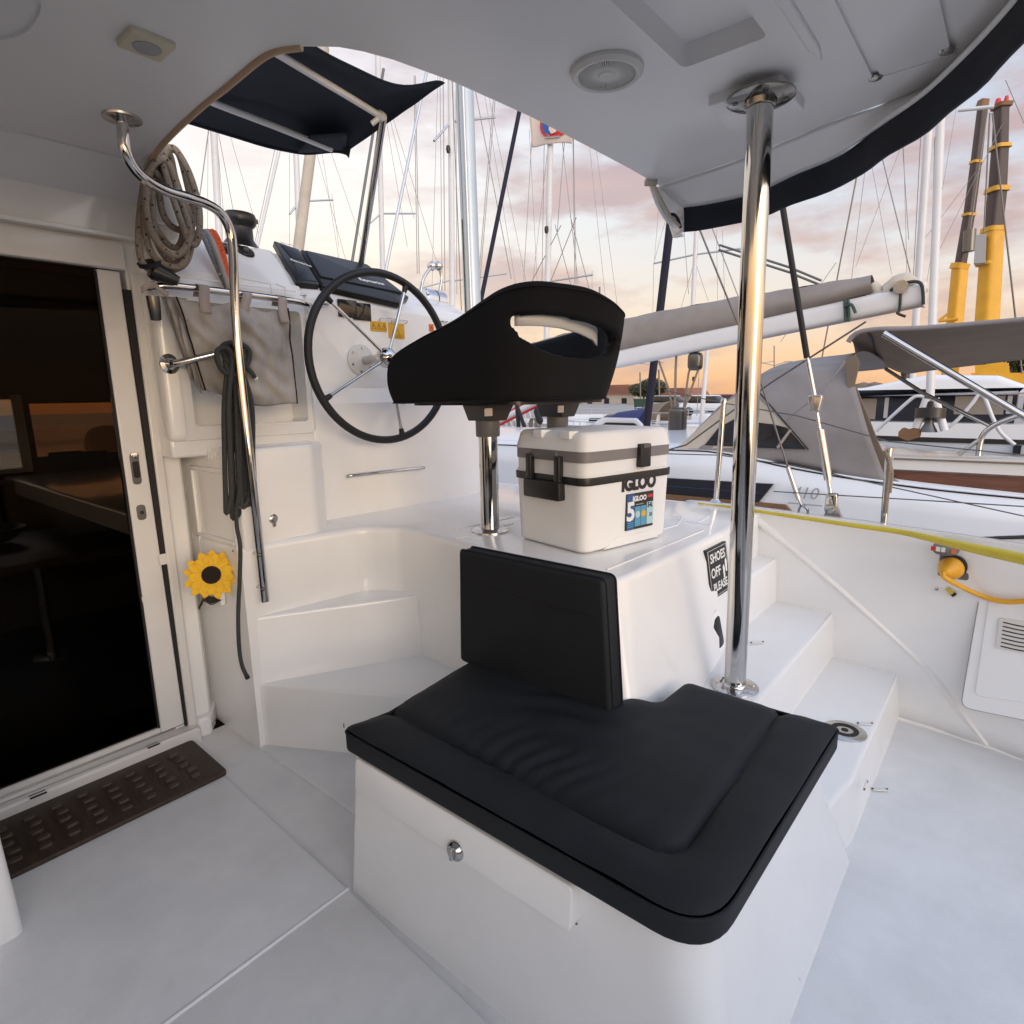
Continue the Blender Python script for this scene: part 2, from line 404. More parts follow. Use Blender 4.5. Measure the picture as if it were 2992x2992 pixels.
YZ = lambda u, v, w: (w, u, v)      # outline in (y, z), run along x
XZ = lambda u, v, w: (u, w, v)      # outline in (x, z), run along y

# ---- cockpit floor
fl = struct('cockpit_floor', box(-3.4, 2.80, -1.6, 2.40, -0.10, 0.0), 'nonskid', smooth=0)
edge = [(0.820, 2.31), (0.806, 1.80), (0.791, 1.2705)]
edge2 = [(0.791, 1.2675), (0.770, 0.85), (0.745, 0.3), (0.715, -0.4), (0.70, -1.5)]
ob('floor_panel', soft(rpoly([(-2.6, 1.2705), (-2.6, 2.31)]+edge, [0, .02, .03, 0, .02]), 0.001, 0.010, 0.004), 'nonskid', fl)
ob('floor_panel', soft(rpoly([(-2.6, -1.5), (-2.6, 1.2675)]+edge2, 0), 0.001, 0.010, 0.004), 'nonskid', fl)
ob('floor_bead', tube([(-2.6, 1.269, 0.008), (0.79, 1.269, 0.0085)], 0.0058, 8), 'gelcoat', fl)
# ---- saloon bulkhead with the door opening
WY = 2.41
bh = struct('saloon_bulkhead', box(-3.4, 0.935, WY, WY+0.07, 0.0, 2.12), 'gelcoat', smooth=0, bevel=0.006)
carve(bh, box(-1.2, 0.835, WY-0.1, WY+0.2, 0.065, 1.80))
ob('door_header', soft(rrect(4.2, 0.085, 0.008, cx=-1.27, cy=1.803), WY-0.030, WY-0.001, 0.006, M=lambda u, v, w: (u, 2*WY-0.031-w, v)), 'alu_white', bh)
ob('header_drip', box(-3.4, 0.98, WY-0.046, WY-0.0005, 1.858, 1.872), 'gelcoat', bh, bevel=0.004)
ob('jamb', box(0.842, 0.875, WY-0.02, WY-0.001, 0.02, 1.757), 'alu_white', bh, bevel=0.006)
ob('door_seal', soft([(0.8335, 0.055), (0.8415, 0.055), (0.8415, 1.70), (0.8165, 1.70)], WY-0.012, WY+0.02, M=XZ), 'rubber', bh)
sill = ob('door_sill', soft(rrect(2.1, 0.10, 0.01, cx=-0.18, cy=WY-0.012), 0.0, 0.062, 0.012), 'alu_white', bh)
ob('door_track', box(-1.2, 0.80, WY+0.0, WY+0.006, 0.0625, 0.072), 'steel_dull', bh)
ob('door_track', box(-1.2, 0.80, WY+0.022, WY+0.028, 0.0625, 0.072), 'steel_dull', bh)
for i, (a, b) in enumerate((((88, 2333), (134, 2309)), ((432, 2185), (467, 2171)))):
    p, q = at(*a, z=0.064), at(*b, z=0.064)
    ob('drain_slot', box(p.x, q.x, p.y-0.003, p.y+0.004, 0.0605, 0.0635), 'rubber', bh)
    ob('drain_slot', box(p.x, q.x, p.y+0.018, p.y+0.021, 0.0605, 0.0632), 'grey_plastic', bh)
# wall over the door and the side of the console pod
ob('cove', soft([(2.26, 2.075), (2.41, 1.985), (2.42, 2.075)], -3.4, 0.93, M=YZ), 'ceiling_gel', bh)
ob('corner_post', soft(rpoly([(0.90, 2.40), (0.90, 2.35), (0.935, 2.30), (0.99, 2.30), (0.99, 2.44)], [0, .02, .02, 0, 0]), 1.80, 2.07), 'gelcoat', bh)
ob('corner_band', box(0.885, 1.0, 2.29, 2.42, 1.905, 1.915), 'gelcoat', bh, bevel=0.003)

# ---- hardtop
CZ = 2.07
opening = [(0.915, 2.42), (0.895, 2.295), (0.862, 2.1), (0.843, 1.931), (0.828, 1.72), (0.824, 1.572), (0.816, 1.40), (0.824, 1.335), (0.851, 1.286), (0.906, 1.229), (0.95, 1.205), (1.014, 1.182), (1.168, 1.151), (1.443, 1.126), (1.707, 1.120), (1.98, 1.116)]
crease = [(at(px, py, z=CZ).x, at(px, py, z=CZ).y) for px, py in ((1925, 545), (2030, 512), (2174, 463), (2310, 408), (2457, 347), (2590, 303), (2714, 257), (2820, 208), (2907, 160))]
crease += [(1.62, -0.02), (1.36, -0.16), (1.0, -0.28), (0.5, -0.36), (-0.4, -0.42), (-3.4, -0.42)]
ht = struct('hardtop', soft(opening+crease+[(-3.4, 2.42)], CZ, CZ+0.07, 0.02, rb=0.008), 'ceiling_gel', smooth=30)
carve(ht, soft(rrect(0.98, 0.173, 0.02, cx=0.99, cy=0.6035), CZ-0.05, CZ+0.045, bot=rrect(1.02, 0.213, 0.02, cx=0.99, cy=0.6035)),
      box(0.5, 1.855, 0.353, 0.369, CZ-0.05, CZ+0.008), box(0.5, 1.845, 0.199, 0.212, CZ-0.05, CZ+0.008), box(1.848, 1.853, 0.205, 0.36, CZ-0.05, CZ+0.004),
      soft(rrect(0.30, 0.30, 0.14, 10, cx=0.70, cy=2.20), CZ-0.05, CZ+0.006), soft(rrect(0.36, 0.36, 0.17, 10, cx=0.27, cy=1.60), CZ-0.05, CZ+0.006))
# sloping skirt outside the ceiling, down to the lip, the black edging and the outer flange
lip_px = [(1908, 545), (1930, 600), (1960, 650), (1995, 676), (2060, 668), (2200, 640), (2320, 592), (2447, 545), (2560, 470), (2680, 395), (2790, 305), (2880, 222), (2950, 150), (2992, 95)]
lipb = [at(px, py, z=1.925) for px, py in lip_px[3:]]
lipb = [V(p.x, p.y, 1.925) for p in lipb]
lipb += [V(1.38, 0.02, 1.925), V(1.22, -0.08, 1.925), V(0.95, -0.20, 1.93), V(0.5, -0.30, 1.94), V(-0.4, -0.36, 1.95)]
lipb = catmull(lipb, 6)
cz = catmull([V(*c, CZ) for c in crease[:-1]], 8)
def resample(P, n):
    d = [0.0]
    for a, b in zip(P, P[1:]): d.append(d[-1]+(b-a).length)
    out = []; j = 0
    for k in range(n):
        s = d[-1]*k/(n-1)
        while j < len(P)-2 and d[j+1] < s: j += 1
        t = (s-d[j])/max(d[j+1]-d[j], 1e-9); out.append(P[j].lerp(P[j+1], min(max(t, 0), 1)))
    return out
NS = 72
cz = resample(cz, NS); lb = resample(lipb, NS)
def outw(i):
    a = lb[max(i-1, 0)]; b = lb[min(i+1, NS-1)]; t = (b-a).normalized(); n = V(-t.y, t.x, 0)
    return n if n.dot(V(1, 0.1, 0)) > 0 or i > NS*0.6 and n.y < 0 else -n
def skirt(u, v):
    i = min(int(round(u*(NS-1))), NS-1); a = cz[i]; b = lb[i]+V(0, 0, 0.088)
    p = a.lerp(b, v); p.z = a.z+(b.z-a.z)*(v**1.25); return p
ob('skirt', grid(NS-1, 8, skirt), 'ceiling_gel', ht, thick=0.012)
def strip(u, v):
    i = min(int(round(u*(NS-1))), NS-1); k = 0.004*math.sin(i*1.3)
    return lb[i]+V(0, 0, 0.088*(1-v))+outw(i)*(0.010+k*v)
ob('edge_canvas', grid(NS-1, 3, strip), 'navy_canvas', ht, thick=0.010)
def flange(u, v):
    i = min(int(round(u*(NS-1))), NS-1); g = min(max((i-18)/22.0, 0), 1)*0.085
    return lb[i]+outw(i)*(0.018+g*v)+V(0, 0, 0.080*(1-g/0.085)+0.03*v*v+0.002)
ob('outer_flange', grid(NS-1, 4, flange), 'hull_white', ht, thick=0.008)
# the front corner of the hardtop curls down, a rolled fabric edge with a toggle
co_ = resample(catmull([at(px, py, y=1.125) for px, py in ((1898, 528), (1908, 560), (1922, 598), (1942, 634), (1968, 662), (1994, 688))], 5), 17)
ci_ = resample([Vector(skirt(0.0, k/8)) for k in range(9)]+[lb[0]+V(0, 0, 0.03), lb[0].copy()], 17)
def cornr(u, v):
    i = round(u*16); p = co_[i].lerp(ci_[i], v); return p+V(0.0, 0.035, -0.01)*math.sin(math.pi*v)*(0.4+0.6*u)
ob('corner_moulding', grid(16, 8, cornr), 'gelcoat', ht, thick=0.010, smooth=70)
ob('corner_roll', tube(co_, [0.007]*12+[0.008]*5, 8), 'gelcoat', ht)
ob('corner_fold', tube(catmull([at(1912, 545, y=1.10), at(1932, 585, y=1.08), at(1958, 630, y=1.06), at(1985, 660, y=1.05)], 4), 0.006, 8), 'cream_canvas', ht)
ob('corner_tab', soft(rrect(0.045, 0.022, 0.006), -0.008, 0.008, 0.003, M=lambda u, v, w_: tuple(at(1902, 532, y=1.11)+_r*u+_u*v-_f*w_)), 'cream_canvas', ht)
ob('corner_toggle', lathe([(0.001, 0), (0.011, 0.001), (0.013, 0.006), (0.008, 0.012), (0.001, 0.013)], at(1985, 642, y=1.06), (-0.5, -0.8, -0.1), 14), 'white_plastic', ht)
ob('corner_strap', tube(catmull([at(1958, 627, y=1.06), at(1970, 628, y=1.05), at(1980, 640, y=1.05), at(1988, 665, y=1.05)], 4), 0.006, 6), 'navy_canvas', ht)
ob('opening_glow_rim', tube(catmull([V(x-0.002, y, CZ+0.004) for x, y in opening[1:9]], 4), 0.011, 10), 'rim_glow_tan', ht)  # added strip, its tan paints the sunset glow along the rim
# pad for the pillar and the ridge beside it
pc = at(2222, 285, z=CZ)
ob('pillar_pad', soft(rpoly([(pc.x-0.10, pc.y+0.10), (pc.x+0.10, pc.y+0.115), (pc.x+0.16, pc.y+0.03), (pc.x+0.10, pc.y-0.085), (pc.x-0.09, pc.y-0.08)], [.01, .05, .06, .03, .01]), CZ-0.024, CZ+0.002, 0, rb=0.006), 'ceiling_gel', ht)
ob('ceiling_ridge', soft([(0.4, 0.455), (1.60, 0.455), (1.66, 0.44), (1.60, 0.43), (0.4, 0.43)], CZ-0.008, CZ+0.002, 0, rb=0.006), 'ceiling_gel', ht)
for px, py in ((2558, 232), (2765, 155)):
    p = at(px, py, z=CZ-0.004)
    ob('ceiling_stud', lathe([(0.016, 0.004), (0.014, 0.0), (0.006, -0.003), (0.001, -0.003)], p, (0,0,1), 14), 'steel_dull', ht)

# ---- helm platform, winding steps, side steps
PZ = 0.80
top = [(0.985, 2.11), (1.47, 2.03), (1.545, 1.90), (1.535, 1.72), (1.505, 1.45), (1.425, 0.825), (1.70, 0.822), (2.22, 0.818), (2.38, 0.83), (2.75, 0.845), (2.75, 2.9), (0.985, 2.9)]
bot = [(0.985, 2.11), (1.47, 2.06), (1.57, 1.93), (1.57, 1.72), (1.53, 1.45), (1.21, 0.585), (1.70, 0.53), (2.22, 0.70), (2.38, 0.815), (2.75, 0.835), (2.75, 2.9), (0.985, 2.9)]
rad = [.0, .10, .06, 0, 0, .085, 0, .03, .03, 0, 0, 0]
hp = struct('helm_platform', soft(rpoly(top, rad, 8), 0.0, PZ, 0.022, bot=rpoly(bot, rad, 8), n=4, nz=6), 'gelcoat')
# raised non-slip field and moulded lines on the platform
ob('deck_line', soft(rpoly([(1.52, 0.905), (2.20, 0.885), (2.20, 0.893), (1.525, 0.913)], 0.002), PZ-0.002, PZ+0.003, 0.001), 'gelcoat', hp)
for a, b in ((( (1330, 1548), (1500, 1512))), ((1330, 1575), (1400, 1558)), ((1400, 1558), (1500, 1530)), ((1955, 1508), (1995, 1512)), ((1995, 1512), (1978, 1535)), ((1978, 1535), (1938, 1547)), ((2005, 1525), (2075, 1536)), ((2040, 1528), (2072, 1508))):
    p, q = at(*a, z=PZ), at(*b, z=PZ)
    ob('deck_line', tube([p, q], 0.0028, 6), 'print_white', hp)
A = (1.0, 2.115)
def fan(name, c, d, z0, z1):
    return struct(name, soft([A, c]+d+[(1.0, 2.2)], z0, z1, 0.012), 'gelcoat')
fan('winding_step', (1.30, 1.575), [(1.62, 1.10), (1.62, 2.2)], 0.0, 0.264)
fan('winding_step', (1.62, 1.775), [(1.62, 2.2)], 0.2, 0.528)
struct('step_plinth', soft(rpoly([(0.985, 2.11), (0.985, 1.52), (1.40, 1.30), (1.40, 2.1)], 0), -0.02, 0.012, 0.006), 'nonskid')
for (y0, z1) in ((0.262, 0.20), (0.515, 0.40), (0.757, 0.60)):
    x0 = {0.20: 1.58, 0.40: 1.50, 0.60: 2.30}[z1]; yl = 0.30 if z1 < 0.3 else y0
    struct('side_step', soft([(x0, yl), (max(1.85, x0+.1), y0), (2.80, y0), (2.80, 1.0), (x0, 1.0)], 0.0 if z1 < .3 else 0.1, z1, 0.016, n=4,
                              bot=[(x0, yl-0.012), (max(1.85, x0+.1), y0-0.012), (2.80, y0-0.012), (2.80, 1.0), (x0, 1.0)]), 'gelcoat')

# ---- moulded bench base (L-shaped locker seat)
bt = [(0.835, 0.31), (0.835, 1.27), (1.40, 1.27), (1.40, 1.0), (1.62, 0.90), (1.66, 0.34)]
bb = [(0.80, 0.238), (0.80, 1.275), (1.40, 1.275), (1.40, 1.0), (1.72, 0.90), (1.80, 0.238)]
br = [.10, .03, .02, 0, .05, .10]
base = tag(ob('bench_base', soft(rpoly(bt, br, 8), 0.0, 0.425, 0.022, bot=rpoly(bb, [.06, .02, .02, 0, .03, .05], 8), n=4, nz=3), 'gelcoat'), 'white moulded locker bench under the black L-shaped seat cushion', 'bench')
# locker lid edge with a grey strip for the shade of its finger groove, on the face towards the door
def bf(y, z, o=0.0):
    x = 0.80+(0.835-0.80)*(z/0.425)
    return V(x-o, y, z)
def facepatch(y0, y1, z0, z1, o0, o1, r=0.01):
    return soft(rrect(y1-y0, z1-z0, r, cx=(y0+y1)/2, cy=(z0+z1)/2), o0, o1, 0.004, M=lambda u, v, w: tuple(bf(u, v, w)))
lid = ob('locker_lid', facepatch(0.545, 1.215, 0.325, 0.420, -0.004, 0.030, 0.016), 'gelcoat', base)
ob('groove_shade', facepatch(0.80, 1.03, 0.306, 0.324, -0.003, 0.0012, 0.006), 'grey_plastic', lid)  # grey strip painted where the groove would lie in shade
ob('lid_seam', facepatch(0.548, 1.212, 0.3195, 0.3245, -0.004, 0.0008, 0.001), 'grey_plastic', lid)
lk = at(1348, 2472, x=0.815)
ob('lid_lock', lathe([(0.001, 0.012), (0.017, 0.012), (0.022, 0.007), (0.023, 0)], bf(lk.y, lk.z, 0.030), (-1, 0, 0), 20), 'steel', lid)
ob('lock_thumb', soft(rrect(0.009, 0.030, 0.003), 0, 0.008, 0.002, M=lambda u, v, w: tuple(V(bf(lk.y, lk.z).x-0.041-w, lk.y+u, lk.z+v))), 'steel', lid)
# foot moulding panel low on the rounded corner
# ---- hull side
ty = [(1.2, 2.735), (0.9, 2.722), (0.45, 2.662), (0.14, 2.592), (-0.05, 2.540), (-0.4, 2.42), (-0.9, 2.24), (-1.6, 2.0)]
by = [(1.2, 2.775), (0.9, 2.765), (0.45, 2.748), (0.14, 2.726), (-0.05, 2.700), (-0.4, 2.62), (-0.9, 2.45), (-1.6, 2.2)]
DZ = 0.79
def hs(u, v):
    k = u*(len(ty)-1); i = min(int(k), len(ty)-2); t = k-i
    y = ty[i][0]*(1-t)+ty[i+1][0]*t; xt = ty[i][1]*(1-t)+ty[i+1][1]*t; xb = by[i][1]*(1-t)+by[i+1][1]*t
    if v < 0.8:
        s = v/0.8; return (xb+(xt-xb)*s, y, DZ*s-0.02*(1-s))
    if v < 0.9: return (xt+0.012, y, DZ+0.012)
    return (xt+0.075, y, DZ+0.004)
hl = struct('cockpit_side', grid(28, 10, hs), 'gelcoat_side', thick=0.02)
ob('foot_moulding', tube(catmull([V(b[1]-0.006, b[0], 0.004) for b in by[1:]], 5), 0.014, 8), 'gelcoat', hl)
def hx(y, z):
    for i in range(len(ty)-1):
        if ty[i][0] >= y >= ty[i+1][0]:
            t = (ty[i][0]-y)/(ty[i][0]-ty[i+1][0]); xt = ty[i][1]*(1-t)+ty[i+1][1]*t; xb = by[i][1]*(1-t)+by[i+1][1]*t
            return xb+(xt-xb)*(z/DZ)
    return 2.5
def on_side(px, py):
    "point of the hull side seen at a pixel"
    p = at(px, py, x=2.66)
    for _ in range(14): p = at(px, py, x=hx(p.y, max(min(p.z, DZ), 0)))
    return p
rib = catmull([on_side(*p) for p in ((2204, 1513), (2330, 1612), (2500, 1758), (2700, 1942), (2810, 2075), (2884, 2172))], 5)
ob('diagonal_rib', place(tube([p-V(0.002, 0, 0) for p in rib], 0.017, 8), (0,0,0), (1,0,0), (0,1,0), (0,0,1)), 'gelcoat', hl)
struct('hull_topsides', grid(14, 4, lambda u, v: (2.815-(0.5*max(0, u-0.66)*1.6), 6-8*u, DZ-0.02-2.2*v)), 'hull_white', thick=0.03)
struct('side_deck', soft([(2.72, 0.86), (2.825, 0.86), (2.825, 5.5), (2.72, 5.5)], PZ-0.05, PZ-0.012, 0.006), 'nonskid')
struct('fore_deck', soft([(0.9, 2.88), (2.80, 2.88), (2.80, 5.5), (0.9, 5.5)], PZ-0.05, PZ+0.05, 0.02), 'gelcoat')
# low ledge and hose fittings at the foot of the pod, beside the door

# ---- unseen port side and stern of the cockpit, added to cut low light
struct('port_coaming', soft(rpoly([(-3.4, -1.6), (-3.1, -1.6), (-3.1, 2.40), (-3.4, 2.40)], 0.02), 0.0, 0.95, 0.03), 'gelcoat')
struct('stern_coaming', soft(rpoly([(-3.09, -1.6), (1.35, -1.6), (1.35, -1.30), (-3.09, -1.30)], 0.02), 0.0, 0.72, 0.03), 'gelcoat')
# ================================================================== HELM POD AND CONSOLE
pod = thing('helm_pod', (1.0, 2.3, 0), 'white moulded helm console pod with instruments, cubby and rounded ledge', 'console')
# lower cupboard with the rounded ledge
lw = rpoly([(1.0, 2.105), (1.30, 2.105), (1.40, 2.18), (1.44, 2.40), (1.44, 2.6), (1.0, 2.6)], [.015, .08, .06, 0, 0, 0], 6)
ledge = ob('ledge', soft(lw, PZ-0.02, 1.150, 0.016, n=4), 'gelcoat', pod)
FX = 0.996
leg = ob('cupboard', soft([(FX, 2.112), (1.06, 2.112), (1.06, 2.66), (0.93, 2.66), (0.93, 2.43), (0.945, 2.43), (FX, 2.53)], 0.0, PZ-0.021, 0.0), 'gelcoat', pod, bevel=0.006)
cup2 = ob('cupboard_top', soft([(FX, 2.14), (1.0005, 2.14), (1.0005, 2.66), (0.93, 2.66), (0.93, 2.43), (0.945, 2.43), (FX, 2.53)], PZ-0.02, 1.148, 0.0), 'gelcoat', pod)
ob('pod_neck', box(0.872, 1.45, 2.305, 2.6, 1.12, 1.20), 'gelcoat', pod, bevel=0.01)
# tall niche on the face towards the door: a raised frame round a recess with a small shelf
def nf(px, py, x=FX): return at(px, py, x=x)
yy0, yy1 = nf(672, 1370).y, nf(566, 1370).y
zt, zb = nf(610, 1378).z, 0.50
def nbox(y0, y1, z0, z1, x0, x1, m, nm, bev=0.004): return ob(nm, box(x0, x1, y0, y1, z0, z1), m, pod, bevel=bev)
nbox(yy0-0.012, yy0+0.004, zb, zt-0.0002, FX-0.012, FX+0.002, 'gelcoat', 'niche_frame')
nbox(yy1-0.004, yy1+0.012, zb, zt-0.0002, FX-0.012, FX+0.002, 'gelcoat', 'niche_frame')
nbox(yy0-0.013, yy1+0.013, zt, zt+0.018, FX-0.013, FX+0.002, 'gelcoat', 'niche_frame')
nbox(yy0+0.005, yy1-0.005, 0.80, 0.815, FX-0.016, FX+0.002, 'gelcoat', 'niche_shelf', 0.003)
for y, z in ((yy0+0.02, 0.78), (yy1-0.0, 0.80)):
    ob('screw', lathe([(0.004, 0), (0.003, 0.002), (0.001, 0.002)], V(FX-0.012, y, z), (-1,0,0), 8), 'dark_steel', pod)
ob('embossed_letters', text('WC', 0.060, V(FX-0.002, nf(622, 1330).y, nf(622, 1325).z), (0,-1,0), (0,0,1), (-1,0,0), 0.006, bold=0.002), 'gelcoat', pod)
# low moulding and two hose tails at floor level
ob('foot_ledge', soft([(0.872, 2.425), (0.872, 2.375), (0.915, 2.365), (0.945, 2.41), (FX+0.004, 2.50), (FX+0.004, 2.52), (0.90, 2.52)], 0.0, 0.080, 0.0), 'gelcoat', pod, bevel=0.010)
for px, py in ((588, 2082), (622, 2111)):
    p = at(px, py, x=0.935)
    ob('drain_fitting', lathe([(0.013, 0), (0.013, 0.004), (0.008, 0.006), (0.007, 0.014), (0.010, 0.016), (0.001, 0.018)], p, (-1, -0.5, 0.1), 14), 'steel_dull', pod)
# round lock on the ledge front and on the console foot
for px, py, yy in ((799, 1516, 2.104), (1338, 1410, 2.262)):
    p = at(px, py, y=yy)
    ob('turn_lock', lathe([(0.017, 0), (0.018, 0.003), (0.013, 0.007), (0.006, 0.008), (0.001, 0.007)], p+V(0, 0.001, 0), (0.1, -1, 0), 18), 'steel_dull', pod)
    ob('lock_tail', soft(rrect(0.013, 0.022, 0.005), 0, 0.006, 0.002, M=lambda u, v, w, p=p: (p.x+u, p.y-w, p.z-0.019+v)), 'steel_dull', pod)
# left housing with the cubby
L0 = [(2.285, 1.178), (2.285, 1.70), (2.325, 1.775), (2.52, 1.945), (2.85, 1.945), (2.85, 1.178)]
hous = ob('housing', soft(rpoly(L0, [.03, .03, .03, .03, 0, 0]), 0.868, 1.452, 0.018, rb=0.018, M=YZ), 'gelcoat', pod)
carve(hous, soft(rrect(0.46, 0.44, 0.02, cx=1.19, cy=1.45), 2.2, 2.42, M=XZ), soft(rrect(0.52, 0.60, 0.03, cx=1.18, cy=1.445), 2.2, 2.297, M=XZ))
ob('housing_seam', box(0.90, 1.40, 2.2815, 2.2855, 1.742, 1.747), 'gelcoat', pod)
# wheel console: lower foot, upper face, sloping dash
R0 = [(2.285, PZ-0.01), (2.300, 1.30), (2.318, 1.365), (2.318, 1.735), (2.345, 1.785), (2.53, 1.940), (2.85, 1.940), (2.85, PZ-0.01)]
R1 = [(2.235, PZ-0.01), (2.258, 1.30), (2.275, 1.365), (2.275, 1.70), (2.300, 1.740), (2.46, 1.820), (2.85, 1.820), (2.85, PZ-0.01)]
rr_ = [0, .02, .012, .03, .03, .03, 0, 0]
con = ob('wheel_console', soft(rpoly(R1, rr_), 1.44, 2.46, 0.03, bot=rpoly(R0, rr_), rb=0.006, M=YZ), 'gelcoat', pod)
def con_y(x, z):      # console face
    t = (x-1.44)/1.02
    def f(P):
        for a, b in zip(P, P[1:]):
            if a[1] <= z <= b[1] and b[1] > a[1]: return a[0]+(b[0]-a[0])*(z-a[1])/(b[1]-a[1])
        return P[4][0]
    return f(R0)*(1-t)+f(R1)*t
con_b = surf(con)
def on_con(px, py):
    p, n = hit(px, py, con_b); return p if p is not None else at(px, py, y=2.3)
cn = V(-0.045, -1, 0).normalized()       # outward normal of the console face
crr, cru, _ = frame(cn)
def patch(px, py, w_, h_, m, nm, r=0.004, d=0.004, par=None, roll=0.0, base_=None):
    p = (base_ or on_con(px, py))+cn*0.0015; ex = crr*math.cos(roll)+cru*math.sin(roll); ey = -crr*math.sin(roll)+cru*math.cos(roll)
    o = ob(nm, place(soft(rrect(w_, h_, r), -0.002, d, min(0.002, d/2)), p, ex, ey, cn), m, par or pod); return o, p, ex, ey
# wheel boss recess, steel step rail on the foot
ob('foot_rail', tube(catmull([on_con(1015, 1392)+cn*0.002, on_con(1018, 1388)+cn*0.03, on_con(1120, 1376)+cn*0.034, on_con(1222, 1366)+cn*0.03, on_con(1227, 1368)+cn*0.002], 6), 0.008, 10), 'steel', pod)
# switch pair, warning stickers, low grab loop
patch(1014, 902, 0.093, 0.074, 'screen', 'display', 0.004, 0.006)
patch(1056, 911, 0.093, 0.074, 'screen', 'display', 0.004, 0.006)
def warn(px, py, w_, h_, m, n):
    o, p, ex, ey = patch(px, py, w_, h_, m, 'warning_sticker', 0.002, 0.0014)
    for i in range(n):
        c = p+ex*((i-(n-1)/2)*w_/n)+cn*0.0016
        tri = [c+ex*(-h_*0.26)+ey*(-h_*0.26), c+ex*(h_*0.26)+ey*(-h_*0.26), c+ey*(h_*0.30)]
        ob('warning_mark', tube(tri, 0.0011, 4, closed=True), 'print_black', o)
        ob('warning_mark', tube([c+ey*(-h_*0.10), c+ey*(h_*0.12)], 0.0011, 4), 'print_black', o)
    return o, p, ex, ey
warn(1106, 954, 0.088, 0.044, 'print_yellow', 3)
o_, p_, ex_, ey_ = warn(1158, 967, 0.092, 0.070, 'print_yellow', 1)
for k in range(3): ob('warning_line', tube([p_+ex_*-0.03+ey_*(-0.018-0.006*k)+cn*0.0016, p_+ex_*0.03+ey_*(-0.018-0.006*k)+cn*0.0016], 0.0008, 4), 'print_black', o_)
warn(1260, 958, 0.030, 0.036, 'print_orange', 1)
for k in range(2):
    a, b = on_con(1108+k*34, 930+k*6), on_con(1150+k*34, 934+k*5)
    ob('card_clip', tube(catmull([a+cru*-0.012, a+cn*0.016, a.lerp(b, .5)+cn*0.020+cru*0.002, b+cn*0.016, b+cru*-0.012], 5), 0.0022, 6), 'steel_dull', pod)
for px, py in ((880, 863), (946, 890), (1296, 940)):
    p = on_con(px, py)
    ob('cleat_eye', tube(catmull([p+crr*-0.018, p+crr*-0.012+cn*0.014, p+crr*0.012+cn*0.014, p+crr*0.018], 4), 0.004, 8), 'steel', pod)
# vertical dividing moulding at the foot of the console: panel outline to the left of the wheel
for pts in (((640, 800), (790, 830), (800, 880)), ((806, 830), (832, 840), (838, 890))):
    ob('panel_line', tube([at(px, py, y=2.278) for px, py in pts], 0.003, 6), 'gelcoat', pod)
# dash plane (sloping up and away)
def dash(px, py):
    a, b, c = V(1.44, 2.345, 1.785), V(2.46, 2.300, 1.740), V(1.44, 2.53, 1.940)
    n = (b-a).cross(c-a).normalized(); n = n if n.z > 0 else -n; D = _f+_r*((px-1496)/FPX)+_u*((1496-py)/FPX)
    return CAM+D*((a-CAM).dot(n)/D.dot(n)), n
dn = dash(1000, 800)[1]
def dquad(pts, h, m, nm, r=0.004, lift=0.0, rd=0.006):
    P = [dash(*p)[0] for p in pts]; o = P[0]; ex = (P[1]-P[0]).normalized(); ez = dn; ey = ez.cross(ex)
    q = [((p-o).dot(ex), (p-o).dot(ey)) for p in P]
    return ob(nm, place(soft(rpoly(q, rd), lift-0.003, lift+h, r), o, ex, ey, ez), m, pod), o, ex, ey
dquad(((796, 716), (870, 742), (930, 845), (862, 838)), 0.022, 'black_plastic', 'instrument_bezel')
dquad(((814, 728), (861, 740), (890, 778), (845, 766)), 0.004, 'nav_cover', 'instrument_cover', lift=0.021)
_, o1, e1, e2 = dquad(((850, 772), (892, 783), (922, 838), (868, 830)), 0.004, 'nav_cover', 'instrument_cover', lift=0.021)
ob('display_lettering', text('Raymarine', 0.021, dash(874, 784)[0]+dn*0.026, (dash(890, 789)[0]-dash(860, 779)[0]).normalized(), dn.cross((dash(890, 789)[0]-dash(860, 779)[0]).normalized()), dn, 0.001, bold=0.0006), 'print_white', pod)
dquad(((874, 742), (1070, 785), (1190, 880), (1165, 898), (936, 848)), 0.024, 'black_plastic', 'plotter_bezel', 0.008)
dquad(((886, 750), (1064, 789), (1170, 872), (930, 826)), 0.008, 'nav_cover', 'plotter_cover', 0.004, 0.025)
xx = (dash(1110, 848)[0]-dash(1040, 834)[0]).normalized()
ob('display_lettering', text('Raymarine', 0.032, dash(1078, 842)[0]+dn*0.0345, xx, dn.cross(xx), dn, 0.001, bold=0.0008), 'print_white', pod)
ob('display_lettering', text('Raymarine', 0.016, dash(836, 729)[0]+dn*0.026, xx, dn.cross(xx), dn, 0.001, bold=0.0004), 'print_white', pod)
# rotary switches on the left of the dash
for px, py in ((718, 738), (655, 729)):
    p, dn_ = hit(px, py, surf(hous)); dn_ = dn_ if dn_ is not None else dn; p = p if p is not None else at(px, py, y=2.41)
    ob('dial_plate', lathe([(0.001, 0.010), (0.030, 0.010), (0.034, 0.004), (0.034, 0)], p, dn_, 22), 'black_plastic', pod)
    ob('dial_knob', lathe([(0.001, 0.018), (0.010, 0.018), (0.011, 0.010)], p, dn_, 16), 'grey_plastic', pod)
    ob('dial_tab', place(soft(rrect(0.05, 0.022, 0.004), 0, 0.008, 0.002), p+dn_.cross(V(1, 0, 0)).normalized()*0.028, (1,0,0), dn_.cross(V(1, 0, 0)), dn_), 'black_plastic', pod)
